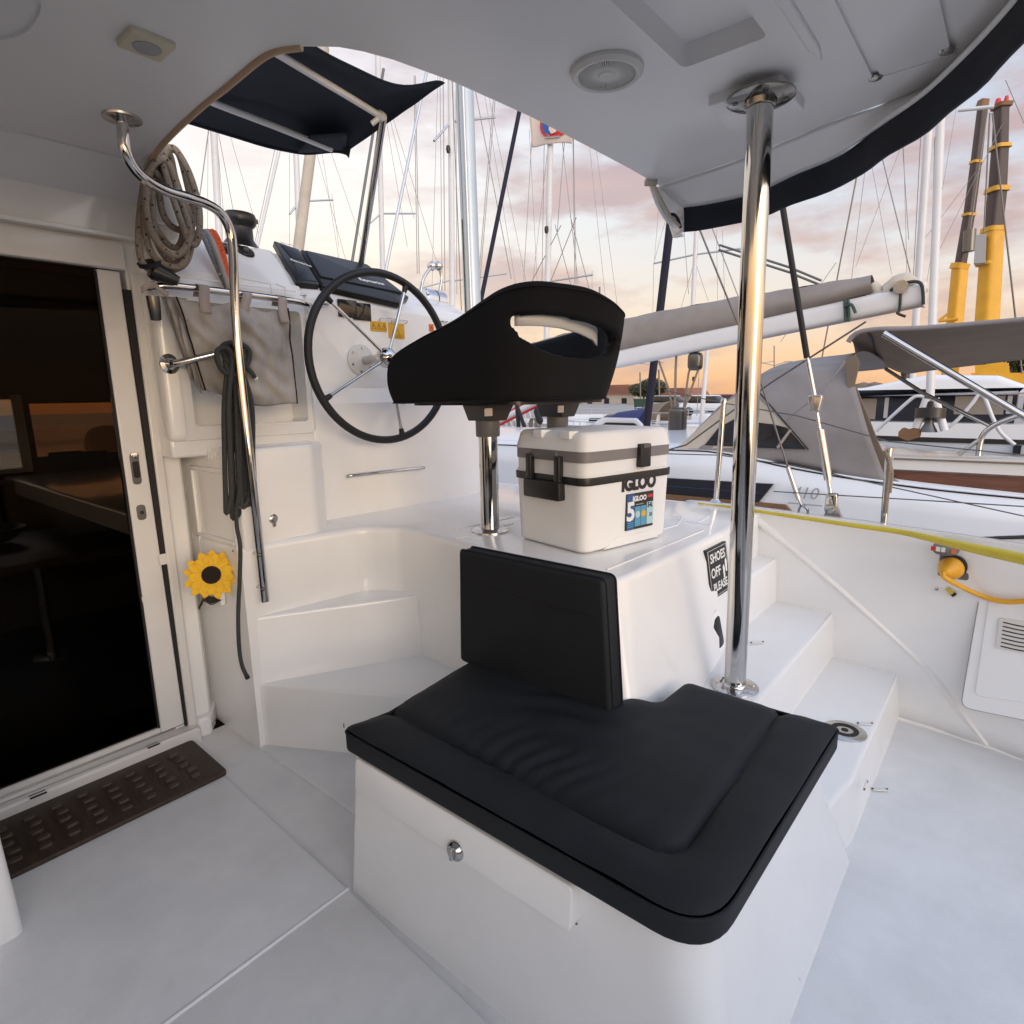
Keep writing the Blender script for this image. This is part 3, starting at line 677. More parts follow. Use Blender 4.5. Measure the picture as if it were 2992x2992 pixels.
# ------------------------------------------------------------------ wheel
wc = V(1.716, 2.150, 1.490); wn = V(-0.07, -1, 0.02).normalized(); wr, wu, _ = frame(wn)
wh = thing('steering_wheel', wc, 'large steering wheel with black rim and five chrome spokes', 'wheel')
RW = 0.352
def wp(a, r, d=0.0): return wc+(wr*math.cos(a)+wu*math.sin(a))*r+wn*d
ob('rim', tube([wp(2*math.pi*k/72, RW) for k in range(72)], 0.0165, 12, closed=True), 'black_soft', wh)
for dg in (66, 138, 210, 282, 354):
    a = R(dg)
    sp = ob('spoke', tube([wp(a, 0.03, 0.028), wp(a, RW-0.012, 0.0)], 0.0072, 10), 'steel', wh)
    ob('spoke_collar', tube([wp(a, RW-0.040, 0.003), wp(a, RW-0.012, 0.0)], [0.010, 0.014], 10), 'black_soft', sp)
ob('hub', lathe([(0.001, 0.066), (0.020, 0.064), (0.032, 0.054), (0.041, 0.038), (0.044, 0.018), (0.040, 0.0), (0.001, -0.002)], wc, wn, 24), 'steel', wh)
ob('hub_bolt', lathe([(0.001, 0.072), (0.010, 0.071), (0.011, 0.060)], wc, wn, 12), 'steel_dull', wh)
ob('shaft', cyl(wc, wc-wn*0.16, 0.020, 16), 'steel_dull', wh)
fp = V(wc.x-0.008, con_y(wc.x, 1.49), 1.49)
bs = ob('shaft_plate', lathe([(0.068, 0), (0.068, 0.006), (0.062, 0.010), (0.001, 0.011)], fp, cn, 28), 'white_plastic', wh)
for k in range(6):
    a = k*math.pi/3+0.4; ob('plate_bolt', lathe([(0.006, 0.010), (0.005, 0.015), (0.001, 0.015)], fp+(crr*math.cos(a)+cru*math.sin(a))*0.052, cn, 8), 'steel_dull', bs)
# ------------------------------------------------------------------ compass drum, throttle loop, winch
cp = at(1262, 880, y=2.52)
cpt = thing('engine_control', cp, 'chrome engine control drum with two ball-topped levers right of the wheel', 'lever')
ob('drum', lathe([(0.001, -0.075), (0.052, -0.072), (0.060, -0.064), (0.060, 0.0), (0.058, 0.001), (0.058, 0.006), (0.060, 0.007), (0.060, 0.064), (0.052, 0.072), (0.001, 0.075)], cp, (1, -0.05, -0.06), 30), 'chrome_blue', cpt)
ob('drum_gap', lathe([(0.0605, 0.0), (0.0605, 0.006)], cp, (1, -0.05, -0.06), 30), 'rubber', cpt)
ob('drum_base', soft(rrect(0.15, 0.10, 0.02, cx=cp.x, cy=cp.y), cp.z-0.10, cp.z-0.02, 0.01), 'gelcoat', cpt)
for pts in (((1228, 856), (1238, 812), (1262, 777)), ((1284, 852), (1290, 810), (1280, 777))):
    P = [at(px, py, y=2.50) for px, py in pts]
    lv = ob('control_lever', tube(catmull(P, 6), 0.0085, 10), 'steel', cpt)
    e = P[-1]; ob('lever_ball', lathe([(0.001, -0.026), (0.018, -0.018), (0.025, 0), (0.018, 0.018), (0.001, 0.026)], e, (1, 0, 0.2), 18), 'steel', lv)
wz = at(700, 690, y=2.60)
wt = thing('winch', (wz.x, wz.y, 1.93), 'black sheet winch drum on top of the helm pod', 'winch')
ob('drum', lathe([(0.085, -0.03), (0.085, 0.0), (0.070, 0.016), (0.052, 0.040), (0.048, 0.085), (0.060, 0.098), (0.066, 0.120), (0.058, 0.140), (0.024, 0.148), (0.001, 0.15)], (wz.x, wz.y, 1.945), (0.05, -0.05, 1), 32), 'black_plastic', wt)
ob('self_tailer', soft(rpoly([(wz.x+0.02, wz.y-0.02), (wz.x+0.075, wz.y-0.03), (wz.x+0.075, wz.y+0.0), (wz.x+0.02, wz.y+0.02)], 0.006), 2.055, 2.072, 0.004), 'black_plastic', wt)
ob('winch_foot', lathe([(0.095, -0.03), (0.092, 0.0), (0.08, 0.004)], (wz.x, wz.y, 1.945), (0.05, -0.05, 1), 32), 'steel_dull', wt)
# ================================================================== HELM SEAT
pA = V(1.715, 1.552, PZ)
xb = at(1640, 1240, y=1.50)
pB = V(xb.x, 1.52, PZ)
SB = 1.295
seat = thing('helm_seat', (1.87, 1.53, PZ), 'black tub helm seat with slotted back on two chrome posts', 'seat')
for p in (pA, pB):
    ps = ob('post', cyl(p+V(0, 0, 0.004), V(p.x, p.y, SB-0.09), 0.036, 28), 'steel', seat)
    ob('post_flange', lathe([(0.074, 0), (0.074, 0.006), (0.040, 0.010), (0.036, 0.012)], p, (0,0,1), 32), 'steel', ps)
    sk = ob('post_socket', lathe([(0.044, SB-0.125-PZ), (0.046, SB-0.12-PZ), (0.046, SB-0.065-PZ), (0.040, SB-0.062-PZ), (0.040, SB-0.045-PZ)], p, (0,0,1), 28), 'grey_plastic', seat)
    ob('bracket', soft(rpoly([(p.x-0.075, SB-0.005), (p.x+0.085, SB-0.005), (p.x+0.04, SB-0.065), (p.x-0.045, SB-0.065)], 0.004), p.y-0.06, p.y+0.06, 0.004, M=XZ), 'black_plastic', seat)
    ob('maker_plate', soft(rrect(0.042, 0.028, 0.003, cx=p.x-0.062, cy=SB-0.032), p.y-0.062, p.y-0.059, 0, M=lambda u, v, w: (u, w, v)), 'steel_dull', seat)
    ob('tilt_pedal', soft(rpoly([(p.x+0.10, SB-0.03), (p.x+0.125, SB-0.03), (p.x+0.145, SB-0.125), (p.x+0.12, SB-0.13)], 0.006), p.y+0.08, p.y+0.10, 0.004, M=XZ), 'black_plastic', seat)
ob('seat_pan', soft(rpoly([(1.60, 1.31), (2.17, 1.31), (2.17, 1.86), (1.60, 1.86)], 0.05), SB-0.006, SB+0.012, 0.004), 'black_plastic', seat)
# tub: plan control points carry the rim height as z; front-left arm -> back -> front-right arm
plan = catmull([V(1.548, 1.905, 1.42), V(1.545, 1.85, 1.485), V(1.545, 1.72, 1.535), V(1.545, 1.62, 1.562), V(1.547, 1.52, 1.592), V(1.556, 1.41, 1.640), V(1.58, 1.355, 1.670), V(1.62, 1.30, 1.688), V(1.70, 1.262, 1.696), V(1.86, 1.238, 1.692), V(1.95, 1.233, 1.672), V(2.02, 1.236, 1.647), V(2.085, 1.265, 1.62), V(2.125, 1.36, 1.60), V(2.13, 1.55, 1.57), V(2.13, 1.75, 1.53), V(2.13, 1.90, 1.45)], 10)
NP, NK = 150, 56; plan = resample(plan, NP+1); cen = V(1.87, 1.62, 0)
def tubn(i):
    n = plan[i]-cen; n.z = 0; return n.normalized()
def tubpt(i, k, nk, outer):
    p = plan[i].copy(); h = p.z; t = k/nk; n = tubn(i)
    lean = (0.020+0.055*min(max((p.x-1.75)/0.3, 0), 1))*t
    q = V(p.x, p.y, SB+(h-SB)*t)+n*(lean if outer else lean-0.058+0.020*t)
    if outer: q += n*(0.012*math.sin(math.pi*min(t*1.05, 1))-0.016*max(0, (t-0.9)/0.1)**2)
    else: q += n*0.012*max(0, (t-0.9)/0.1)**2
    return q
def tabl(T, x):
    if x <= T[0][0]: return T[0][1]
    for a, b in zip(T, T[1:]):
        if x <= b[0]: return a[1]+(b[1]-a[1])*(x-a[0])/(b[0]-a[0])
    return T[-1][1]
SLT = [(1.598, 1.578), (1.70, 1.580), (1.80, 1.578), (1.90, 1.566), (2.0, 1.546), (2.05, 1.520)]
SLB = [(1.598, 1.548), (1.62, 1.508), (1.655, 1.486), (1.72, 1.464), (1.80, 1.453), (1.90, 1.450), (1.98, 1.462), (2.03, 1.485), (2.05, 1.520)]
def cell(i, k):
    p = (plan[i]+plan[i+1])*0.5
    if p.y > 1.335 or not 1.598 < p.x < 2.05: return False
    z = SB+(p.z-SB)*(k+0.5)/NK; return tabl(SLB, p.x) < z < tabl(SLT, p.x)
vs, fs = [], []
for outer in (1, 0):
    for i in range(NP+1):
        for k in range(NK+1):
            q = tubpt(i, k, NK, outer); vs.append(q)
def vid(outer, i, k): return (0 if outer else (NP+1)*(NK+1))+i*(NK+1)+k
for i in range(NP):
    for k in range(NK):
        if cell(i, k): continue
        fs.append((vid(1, i, k), vid(1, i+1, k), vid(1, i+1, k+1), vid(1, i, k+1)))
        fs.append((vid(0, i, k), vid(0, i, k+1), vid(0, i+1, k+1), vid(0, i+1, k)))
        for (di, dk, a, b) in ((1, 0, (i+1, k), (i+1, k+1)), (-1, 0, (i, k+1), (i, k)), (0, 1, (i+1, k+1), (i, k+1)), (0, -1, (i, k), (i+1, k))):
            ii, kk = i+di, k+dk
            if ii < 0 or ii >= NP or kk < 0 or kk >= NK or cell(ii, kk):
                fs.append((vid(1, *a), vid(1, *b), vid(0, *b), vid(0, *a)))
used = sorted({j for f in fs for j in f}); rm_ = {j: n for n, j in enumerate(used)}
ts = ob('tub_back', ([vs[j] for j in used], [tuple(rm_[j] for j in f) for f in fs]), 'seat_cloth', seat, smooth=75)
sm = ts.modifiers.new('smooth', 'SMOOTH'); sm.factor = 0.5; sm.iterations = 12
# pale bar along the top of the slot
bar = []
for i in range(NP+1):
    p = plan[i]
    if 1.60 < p.x < 2.045 and p.y < 1.33: bar.append(V(p.x, p.y, tabl(SLT, p.x)+0.002)-tubn(i)*0.030)
ob('slot_bar', grid(len(bar)-1, 3, lambda u, v: bar[min(int(round(u*(len(bar)-1))), len(bar)-1)]+V(0, 0, 0.060*(v-0.5))), 'white_plastic', seat, thick=0.010)
rimp = [tubpt(i, NK, NK, 1)*0.5+tubpt(i, NK, NK, 0)*0.5+V(0, 0, -0.001) for i in range(NP+1)]
ob('rim_piping', tube([tubpt(i, NK-3, NK, 1)+tubn(i)*0.001 for i in range(2, NP-1)], 0.0028, 6), 'seat_cloth', seat)
ob('base_piping', tube([tubpt(i, 2, NK, 1)+tubn(i)*0.001 for i in range(2, NP-1)], 0.0030, 6), 'seat_cloth', seat)
ob('seat_pad', soft(rpoly([(1.61, 1.36), (2.17, 1.36), (2.17, 1.89), (1.61, 1.89)], 0.05), SB+0.012, SB+0.10, 0.035, rb=0.02, n=5), 'seat_cloth', seat)
ob('bolster', tube(catmull([V(1.60, 1.905, SB+0.055), V(1.75, 1.935, SB+0.06), V(1.90, 1.94, SB+0.06), V(2.05, 1.935, SB+0.06), V(2.19, 1.905, SB+0.055)], 6), 0.055, 16), 'seat_cloth', seat)

# ================================================================== COOLER
c_l, c_f, c_r = at(1519, 1574, z=PZ+0.004), at(1706, 1624, z=PZ+0.004), at(1912, 1562, z=PZ+0.004)
ey_ = (c_l-c_f); ey_.z = 0; wS = ey_.length+0.03; ey_.normalize()
ex_ = V(ey_.y, -ey_.x, 0); wL = 0.455
ck = thing('cooler', c_f, 'white hard cooler box with grey band, black strap and side handle on the helm platform', 'cooler')
def cpos(u, v, w_, H0=0.0): return c_f+ex_*u+ey_*v+V(0, 0, w_)
CH = 0.398
def cring(z0, z1, dz0, dz1, r=0.0, rb=0.0, rad=0.044, nm='body', m='cooler_white', nn=4):
    a = lambda d: rpoly([(-d, -d), (wL+d, -d), (wL+d, wS+d), (-d, wS+d)], rad, 7)
    return ob(nm, soft(a(dz1), z0, z1, r, bot=a(dz0), rb=rb, n=nn, M=lambda u, v, w_: tuple(cpos(u, v, w_))), m, ck)
body = cring(0.0, 0.262, -0.007, 0.0, 0.0, 0.014)
cring(0.2625, 0.299, -0.004, -0.004, nm='gasket_band', m='cooler_grey') if False else None
zA, zB, zC, zD = 0.226, 0.252, 0.300, 0.336
cring(0.2622, zC, -0.003, -0.002, nm='upper_body')
cring(zC+0.0002, zD, 0.001, 0.001, nm='grey_band', m='cooler_grey')
lidc = cring(zD+0.0002, CH, 0.003, -0.006, 0.024, nm='lid')
cring(zA, zB, 0.0045, 0.005, 0.002, 0.002, nm='strap', m='black_plastic')
# moulded steps along the lid edge
for u in (0.10, 0.25):
    ob('lid_notch', soft(rpoly([(u, -0.002), (u+0.05, -0.002), (u+0.065, 0.03), (u+0.02, 0.03)], 0.004), CH-0.022, CH+0.003, 0.003, M=lambda a, b, w_: tuple(cpos(b-0.0, wS-0.02-a*0.9, w_))), 'cooler_white', lidc)
# feet / arched underside on the long side
ob('foot_arch', soft(rpoly([(0.10, 0.0), (0.165, 0.032), (wL-0.11, 0.032), (wL-0.06, 0.0)], [0, .02, .02, 0]), -0.006, 0.002, M=lambda a, b, w_: tuple(cpos(a, 0.0065-0.006*b/0.26-w_*0+(-0.003 if w_ < 0 else 0.004), b+0.001))), 'cooler_white', ck, bevel=0.002)
# side handle (short side, towards the door)
def hs_(v0, v1, z0, z1, d0, d1, nm='handle_arm', r=0.004, par=None, m='black_plastic'):
    return ob(nm, soft(rrect(v1-v0, z1-z0, r, cx=(v0+v1)/2, cy=(z0+z1)/2), d0, d1, 0.003, M=lambda a, b, w_: tuple(cpos(-w_, a, b))), m, par or ck)
h1 = wS*0.30; h2 = wS*0.72
hd = hs_(h1-0.016, h2+0.016, 0.170, 0.232, -0.004, 0.026, 'handle', 0.008)
hs_(h1-0.010, h1+0.016, 0.225, 0.318, 0.0, 0.020, par=hd); hs_(h2-0.016, h2+0.010, 0.225, 0.318, 0.0, 0.020, par=hd)
hs_(h1+0.012, h2-0.012, 0.308, 0.334, 0.0, 0.012, 'handle_clip', 0.004, hd, 'grey_plastic')
# front latch
UL = lambda u: 0.205+(u-0.262)*0.90
def fr_(u0, u1, z0, z1, d0, d1, nm, m, r=0.004, par=None):
    u0, u1 = UL(u0), UL(u1)
    return ob(nm, soft(rrect(u1-u0, z1-z0, r, cx=(u0+u1)/2, cy=(z0+z1)/2), d0, d1, 0.0025 if d1-d0 > 0.006 else 0, M=lambda a, b, w_: tuple(cpos(a, -w_, b))), m, par or ck)
lt = fr_(0.318, 0.378, 0.268, 0.348, -0.002, 0.018, 'latch', 'black_plastic', 0.006)
fr_(0.329, 0.367, 0.335, 0.346, 0.018, 0.021, 'latch_window', 'grey_plastic', 0.002, lt)
# word mark and carton label
dw = 0.0060
def ctext(s, size, u, z, m, par, d=0.0008, bold=0.0, off=0.0, wide=1.0):
    return ob('lettering', text(s, size*0.92, cpos(UL(u), -off, z), ex_, V(0, 0, 1), -ey_, d, bold=bold, wide=wide), m, par)
sl = lambda z: 0.007*(1-z/0.262)           # the body tapers: set-back of the face at height z
ctext('IGLOO', 0.068, 0.335, 0.211, 'print_black', ck, 0.002, 0.0035, off=-sl(0.21)+0.0012, wide=0.93)
lab = fr_(0.262, 0.424, 0.050, 0.178, -sl(0.05)-0.003, -sl(0.178)+0.0035, 'product_label', 'print_black', 0.002)
lo = -sl(0.178)+0.0036
fr_(0.264, 0.309, 0.052, 0.176, lo, lo+0.0004, 'label_panel', 'print_blue', 0.001, lab)
ctext('5', 0.098, 0.2865, 0.113, 'print_white', lab, 0.0006, 0.003, lo+0.0008)
for k in range(3): fr_(0.270, 0.303, 0.060+k*0.007, 0.063+k*0.007, lo+0.0004, lo+0.0007, 'label_line', 'print_teal', 0.0005, lab)
ctext('IGLOO', 0.026, 0.338, 0.158, 'print_white', lab, 0.0006, 0.0012, lo+0.0004)
fr_(0.316, 0.362, 0.136, 0.139, lo, lo+0.0003, 'label_line', 'print_grey', 0.0005, lab)
fr_(0.388, 0.418, 0.156, 0.166, lo, lo+0.0003, 'label_line', 'print_red', 0.0005, lab)
for u in (0.3115, 0.3465): fr_(u, u+0.033, 0.060, 0.130, lo, lo+0.0004, 'label_panel', 'print_teal', 0.001, lab)
ob('label_disc', lathe([(0.012, 0), (0.012, 0.0006), (0.001, 0.0006)], cpos(UL(0.328), -lo-0.0004, 0.102), -ey_, 16), 'print_pale', lab)
ob('label_disc', lathe([(0.012, 0), (0.012, 0.0006), (0.001, 0.0006)], cpos(UL(0.363), -lo-0.0004, 0.102), -ey_, 16), 'print_yellow', lab)
fr_(0.3825, 0.421, 0.060, 0.140, lo, lo+0.0004, 'label_panel', 'print_pale', 0.001, lab)
ctext('54.', 0.026, 0.402, 0.128, 'print_black', lab, 0.0006, 0.001, lo+0.0008)
ctext('51', 0.018, 0.408, 0.093, 'print_black', lab, 0.0006, 0.0008, lo+0.0008)

# ================================================================== CUSHIONS
CB, CT, CM = 0.428, 0.482, 0.498
cush = thing('seat_cushion', (1.2, 0.8, CB), 'black L-shaped seat cushion with stitched border on the white bench', 'cushion')
def zc(px, py): p = at(px, py, z=CM); return (p.x, p.y)
co = [zc(1003, 2118), zc(1140, 2066), zc(1345, 1942), (1.345, 1.27), (1.345, 0.772), (1.40, 0.748), zc(1930, 2046), zc(2008, 1985), zc(2285, 2066), zc(2452, 2112), zc(2075, 2710)]
cr_ = [.02, .02, .015, .01, .02, .03, .03, .03, .01, .02, .10]
ol = rpoly(co, cr_, 8)
# puffed top as a fine height field inside the outline
def inside(x, y, P):
    c = False; j = len(P)-1
    for i in range(len(P)):
        if (P[i][1] > y) != (P[j][1] > y) and x < (P[j][0]-P[i][0])*(y-P[i][1])/(P[j][1]-P[i][1])+P[i][0]: c = not c
        j = i
    return c
def segd(x, y, P):
    best = 9
    for i in range(len(P)):
        ax, ay = P[i-1]; bx, by_ = P[i]; dx, dy = bx-ax, by_-ay; l2 = dx*dx+dy*dy
        t = max(0, min(1, ((x-ax)*dx+(y-ay)*dy)/l2)) if l2 > 1e-12 else 0
        best = min(best, math.hypot(x-ax-dx*t, y-ay-dy*t))
    return best
seam = [zc(1140, 2066), zc(1560, 2285), zc(1760, 2390), zc(1860, 2440), zc(1930, 2468), zc(1985, 2466), zc(2030, 2425), zc(2100, 2325), zc(2285, 2066)]
seam3 = catmull([V(p[0], p[1], 0) for p in seam], 8)
def seamd(x, y):
    best = 9
    for a, b in zip(seam3, seam3[1:]):
        dx, dy = b.x-a.x, b.y-a.y; l2 = dx*dx+dy*dy
        t = max(0, min(1, ((x-a.x)*dx+(y-a.y)*dy)/l2)) if l2 > 1e-12 else 0
        best = min(best, math.hypot(x-a.x-dx*t, y-a.y-dy*t))
    return best
from mathutils import noise as mnoise
def ctop(x, y):
    d = segd(x, y, ol); s = seamd(x, y)
    h = CT-0.004+0.014*min(d/0.045, 1)**0.6
    h += 0.010*min(s/0.055, 1)**0.7-0.012*math.exp(-(s/0.010)**2)
    # gathers across the front border and slack folds inside the seam
    k = math.exp(-((y-0.80)/0.20)**2)*math.exp(-((x-0.99)/0.075)**2)
    h += 0.0066*k*math.sin((y+x*0.25)*118+3.0*mnoise.noise((x*6, y*7, 1)))*min(d/0.03, 1)
    k2 = math.exp(-((x-1.20)/0.11)**2)*math.exp(-((y-0.80)/0.15)**2)
    h += 0.0078*k2*math.sin((x*0.9+y*0.55)*52+3.2*mnoise.noise((x*5, y*5, 4)))
    h += 0.004*mnoise.noise((x*5, y*5, 7))+0.0018*mnoise.noise((x*14, y*14, 2))
    return h
def poly_mesh(P, fn, step):
    "top surface over outline P built from a clipped fine grid"
    b = bmesh.new(); vv = [b.verts.new((p[0], p[1], 0)) for p in P]; b.faces.new(vv)
    xs = [p[0] for p in P]; ys = [p[1] for p in P]
    for ax in (0, 1):
        lo_, hi_ = (min(xs), max(xs)) if ax == 0 else (min(ys), max(ys)); k = lo_+step
        while k < hi_:
            g = b.verts[:]+b.edges[:]+b.faces[:]
            bmesh.ops.bisect_plane(b, geom=g, dist=1e-5, plane_co=(k, 0, 0) if ax == 0 else (0, k, 0), plane_no=(1, 0, 0) if ax == 0 else (0, 1, 0)); k += step
    b.verts.index_update()
    v = [(q.co.x, q.co.y, fn(q.co.x, q.co.y)) for q in b.verts]; f = [tuple(q.index for q in fa.verts) for fa in b.faces]; b.free(); return v, f
ob('cushion_top', poly_mesh(ol, ctop, 0.0125), 'cushion', cush, smooth=60, recalc=False)
ob('cushion_side', soft(inset(ol, -0.004), CB, CT-0.001, 0.004, rb=0.010, caps=(True, False), nz=3), 'cushion', cush, smooth=50)
ob('piping', tube([V(p[0], p[1], CT-0.001) for p in inset(ol, -0.003)], 0.0032, 6, closed=True), 'cushion', cush)
ob('seam_stitch', tube([V(p.x, p.y, ctop(p.x, p.y)+0.0005) for p in seam3[3:-3]], 0.0016, 5), 'thread', cush)
ob('loose_thread', tube([zc(1004, 2110)+(CT,), V(*zc(1004, 2110), CT+0.012)], 0.0012, 4), 'thread', cush)
bk = thing('back_cushion', (1.30, 1.05, CT), 'black upright back cushion leaning on the helm platform wall', 'cushion')
bl, brt, bbr, bbl = at(1326, 1612, x=1.270), at(1752, 1702, x=1.270), at(1784, 2108, x=1.270), at(1342, 1940, x=1.270)
bo = rpoly([(bl.y, bl.z), (brt.y, brt.z), (bbr.y, 0.490), (bbl.y, 0.490)], [.012, .02, .02, .015], 6)
bx0 = 1.270
def bmap(u, v, w_): return (bx0+w_+max(v-0.5, 0)*0.05, u, v)
ob('cushion_body', soft(bo, 0.0, 0.074, 0.014, rb=0.014, n=5, M=bmap), 'cushion', bk, smooth=50)
ob('piping', tube([V(*bmap(p[0], p[1], 0.014)) for p in inset(bo, -0.0015)], 0.003, 6, closed=True), 'cushion', bk)
ob('piping', tube([V(*bmap(p[0], p[1], 0.060)) for p in inset(bo, -0.0015)], 0.003, 6, closed=True), 'cushion', bk)
sz = at(1328, 1692, x=bx0).z
ob('seam_stitch', tube([V(*bmap(bl.y-0.018, sz, -0.0005)), V(*bmap(brt.y+0.018, sz-0.012, -0.0005))], 0.0022, 5), 'thread', bk)
# ================================================================== DOOR AND SALOON
dr = thing('sliding_door', (0.3, WY+0.01, 0.07), 'white framed sliding saloon door with tall dark glass pane', 'door')
ob('stile', soft([(0.748, 0.073), (0.833, 0.073), (0.8150, 1.757), (0.748, 1.757)], WY-0.006, WY+0.026, M=XZ), 'alu_white', dr, bevel=0.004)
ob('bottom_rail', box(-1.2, 0.7478, WY-0.004, WY+0.024, 0.073, 0.092), 'alu_white', dr, bevel=0.003)
ob('glass_gasket', box(0.741, 0.7478, WY-0.001, WY+0.02, 0.0925, 1.752), 'rubber', dr)
ob('glass_pane', box(-1.2, 0.7408, WY+0.008, WY+0.013, 0.0925, 1.757), 'door_glass', dr, smooth=0)
def stile(px, py, w_, h_, m, nm, d, r=None, par=None, back=0.0):
    p = at(px, py, y=WY-0.006)
    return ob(nm, soft(rrect(w_, h_, r or w_*0.48, 7, cx=p.x, cy=p.z), 0, d, min(0.002, d/2), M=lambda u, v, w_: (u, WY-0.006+0.0005-w_-back, v)), m, par or dr)
h_ = stile(396, 1370, 0.029, 0.112, 'grey_plastic', 'handle_plate', 0.004)
stile(397, 1372, 0.021, 0.060, 'rubber', 'handle_recess', 0.0012, par=h_, back=0.004)
stile(392, 1330, 0.024, 0.020, 'steel', 'handle_lip', 0.006, 0.008, par=h_, back=0.004)
h_ = stile(413, 1497, 0.030, 0.056, 'grey_plastic', 'lock_plate', 0.004)
stile(414, 1497, 0.012, 0.013, 'rubber', 'key_hole', 0.0012, par=h_, back=0.004)
ob('door_catch', box(0.744, 0.752, WY-0.012, WY-0.006, 0.60, 0.62), 'alu_white', dr)
ob('latch_keeper', box(0.8165, 0.842, WY-0.016, WY-0.0125, 0.725, 0.765), 'alu_white', dr)
# the room behind
SY = 5.20
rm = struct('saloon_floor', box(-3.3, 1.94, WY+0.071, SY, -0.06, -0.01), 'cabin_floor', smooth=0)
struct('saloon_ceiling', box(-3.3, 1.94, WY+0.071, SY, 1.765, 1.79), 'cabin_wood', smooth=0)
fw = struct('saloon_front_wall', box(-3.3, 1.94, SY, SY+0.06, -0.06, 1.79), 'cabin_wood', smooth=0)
def winq(pts, y):
    P = [at(px, py, y=y) for px, py in pts]; return min(p.x for p in P), max(p.x for p in P), min(p.z for p in P), max(p.z for p in P)
wA = winq(((84, 1180), (330, 1320)), SY); wB = (-0.3, at(42, 1200, y=SY).x, at(0, 1372, y=SY).z, at(0, 1190, y=SY).z+0.05)
carve(fw, box(wA[0], wA[1]+0.25, SY-0.1, SY+0.2, wA[2], wA[3]), box(wB[0], wB[1], SY-0.1, SY+0.2, wB[2], wB[3]))
ob('window_pane', box(wA[0], wA[1]+0.25, SY+0.02, SY+0.026, wA[2], wA[3]), 'sunset_tint_glass', fw, smooth=0)
ob('window_pane', box(wB[0], wB[1], SY+0.02, SY+0.026, wB[2], wB[3]), 'clear_glass', fw, smooth=0)
ob('window_frame', box(wB[1]-0.01, wB[1]+0.045, SY-0.02, SY-0.001, wB[2]-0.03, wB[3]+0.03), 'white_plastic', fw)
ob('window_frame', box(wB[0], wB[1]-0.0102, SY-0.02, SY-0.001, wB[2]-0.03, wB[2]), 'white_plastic', fw)
struct('saloon_side_wall', box(1.88, 1.94, WY+0.44, SY, -0.06, 1.764), 'cabin_wood', smooth=0)
sw_ = struct('saloon_side_wall', box(-3.36, -3.3, WY+0.071, SY, -0.06, 1.79), 'cabin_wood', smooth=0)
carve(sw_, box(-3.5, -3.2, 2.7, 5.0, 0.85, 1.55))
carve(fw, box(-3.1, -0.6, SY-0.1, SY+0.2, 0.85, 1.50))
ob('window_pane', box(-3.34, -3.33, 2.7, 5.0, 0.85, 1.55), 'clear_glass', sw_, smooth=0)  # unseen side window added to let light into the saloon
ob('window_pane', box(-3.1, -0.6, SY+0.02, SY+0.026, 0.85, 1.50), 'clear_glass', fw, smooth=0)  # extra front window out of view, put in to brighten the room
ob('ceiling_beam', box(-3.3, 0.86, WY+0.08, WY+0.16, 1.66, 1.745), 'cabin_cloth', bh, bevel=0.01)
tbz = 0.60; lb_ = at(155, 1911, z=0)
tb = thing('saloon_table', (lb_.x-0.3, lb_.y, 0), 'dark saloon table on a steel leg seen through the door glass', 'table')
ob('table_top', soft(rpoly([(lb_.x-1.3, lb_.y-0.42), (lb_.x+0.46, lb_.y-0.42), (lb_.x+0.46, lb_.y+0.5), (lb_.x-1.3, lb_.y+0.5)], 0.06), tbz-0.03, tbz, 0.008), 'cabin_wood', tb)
ob('table_leg', cyl((lb_.x, lb_.y, -0.01), (lb_.x, lb_.y, tbz-0.031), 0.026, 20), 'steel_dull', tb)
ob('table_foot', lathe([(0.09, 0), (0.085, 0.008), (0.03, 0.016)], (lb_.x, lb_.y, -0.01), (0,0,1), 24), 'steel_dull', tb)
bwl = at(-12, 1590, z=tbz)
tag(ob('bowl', lathe([(0.03, 0), (0.10, 0.035), (0.14, 0.085), (0.135, 0.085), (0.09, 0.04), (0.001, 0.01)], (bwl.x, bwl.y, tbz), (0,0,1), 24), 'grey_plastic'), 'shallow bowl standing on the dark saloon table', 'bowl')
so = thing('saloon_sofa', (0.9, 4.9, 0), 'pale saloon sofa along the far wall behind the table', 'sofa')
for k in range(3):
    ob('back_pad', soft(rrect(0.60, 0.36, 0.04, cx=-0.1+k*0.62, cy=0.66), 4.95, 5.10, 0.03, rb=0.03, M=XZ), 'cabin_cloth', so)
    ob('seat_pad', soft(rrect(0.60, 0.55, 0.04, cx=-0.1+k*0.62, cy=4.72), 0.34, 0.46, 0.03), 'cabin_cloth', so)
ob('sofa_plinth', box(-0.45, 1.5, 4.5, 5.12, -0.01, 0.335), 'cabin_wood', so)
for k, (px, py) in enumerate(((195, 1352), (270, 1350))):
    p = at(px, py, y=SY-0.06)
    tag(ob('chart_card', soft(rrect(0.20, 0.16, 0.01, cx=p.x, cy=p.z), SY-0.07, SY-0.06, 0, M=XZ), 'cabin_card'), ['dark blue card left of the pair below the saloon window', 'dark blue card right of the pair below the saloon window'][k], 'card', 'cards below the saloon window')

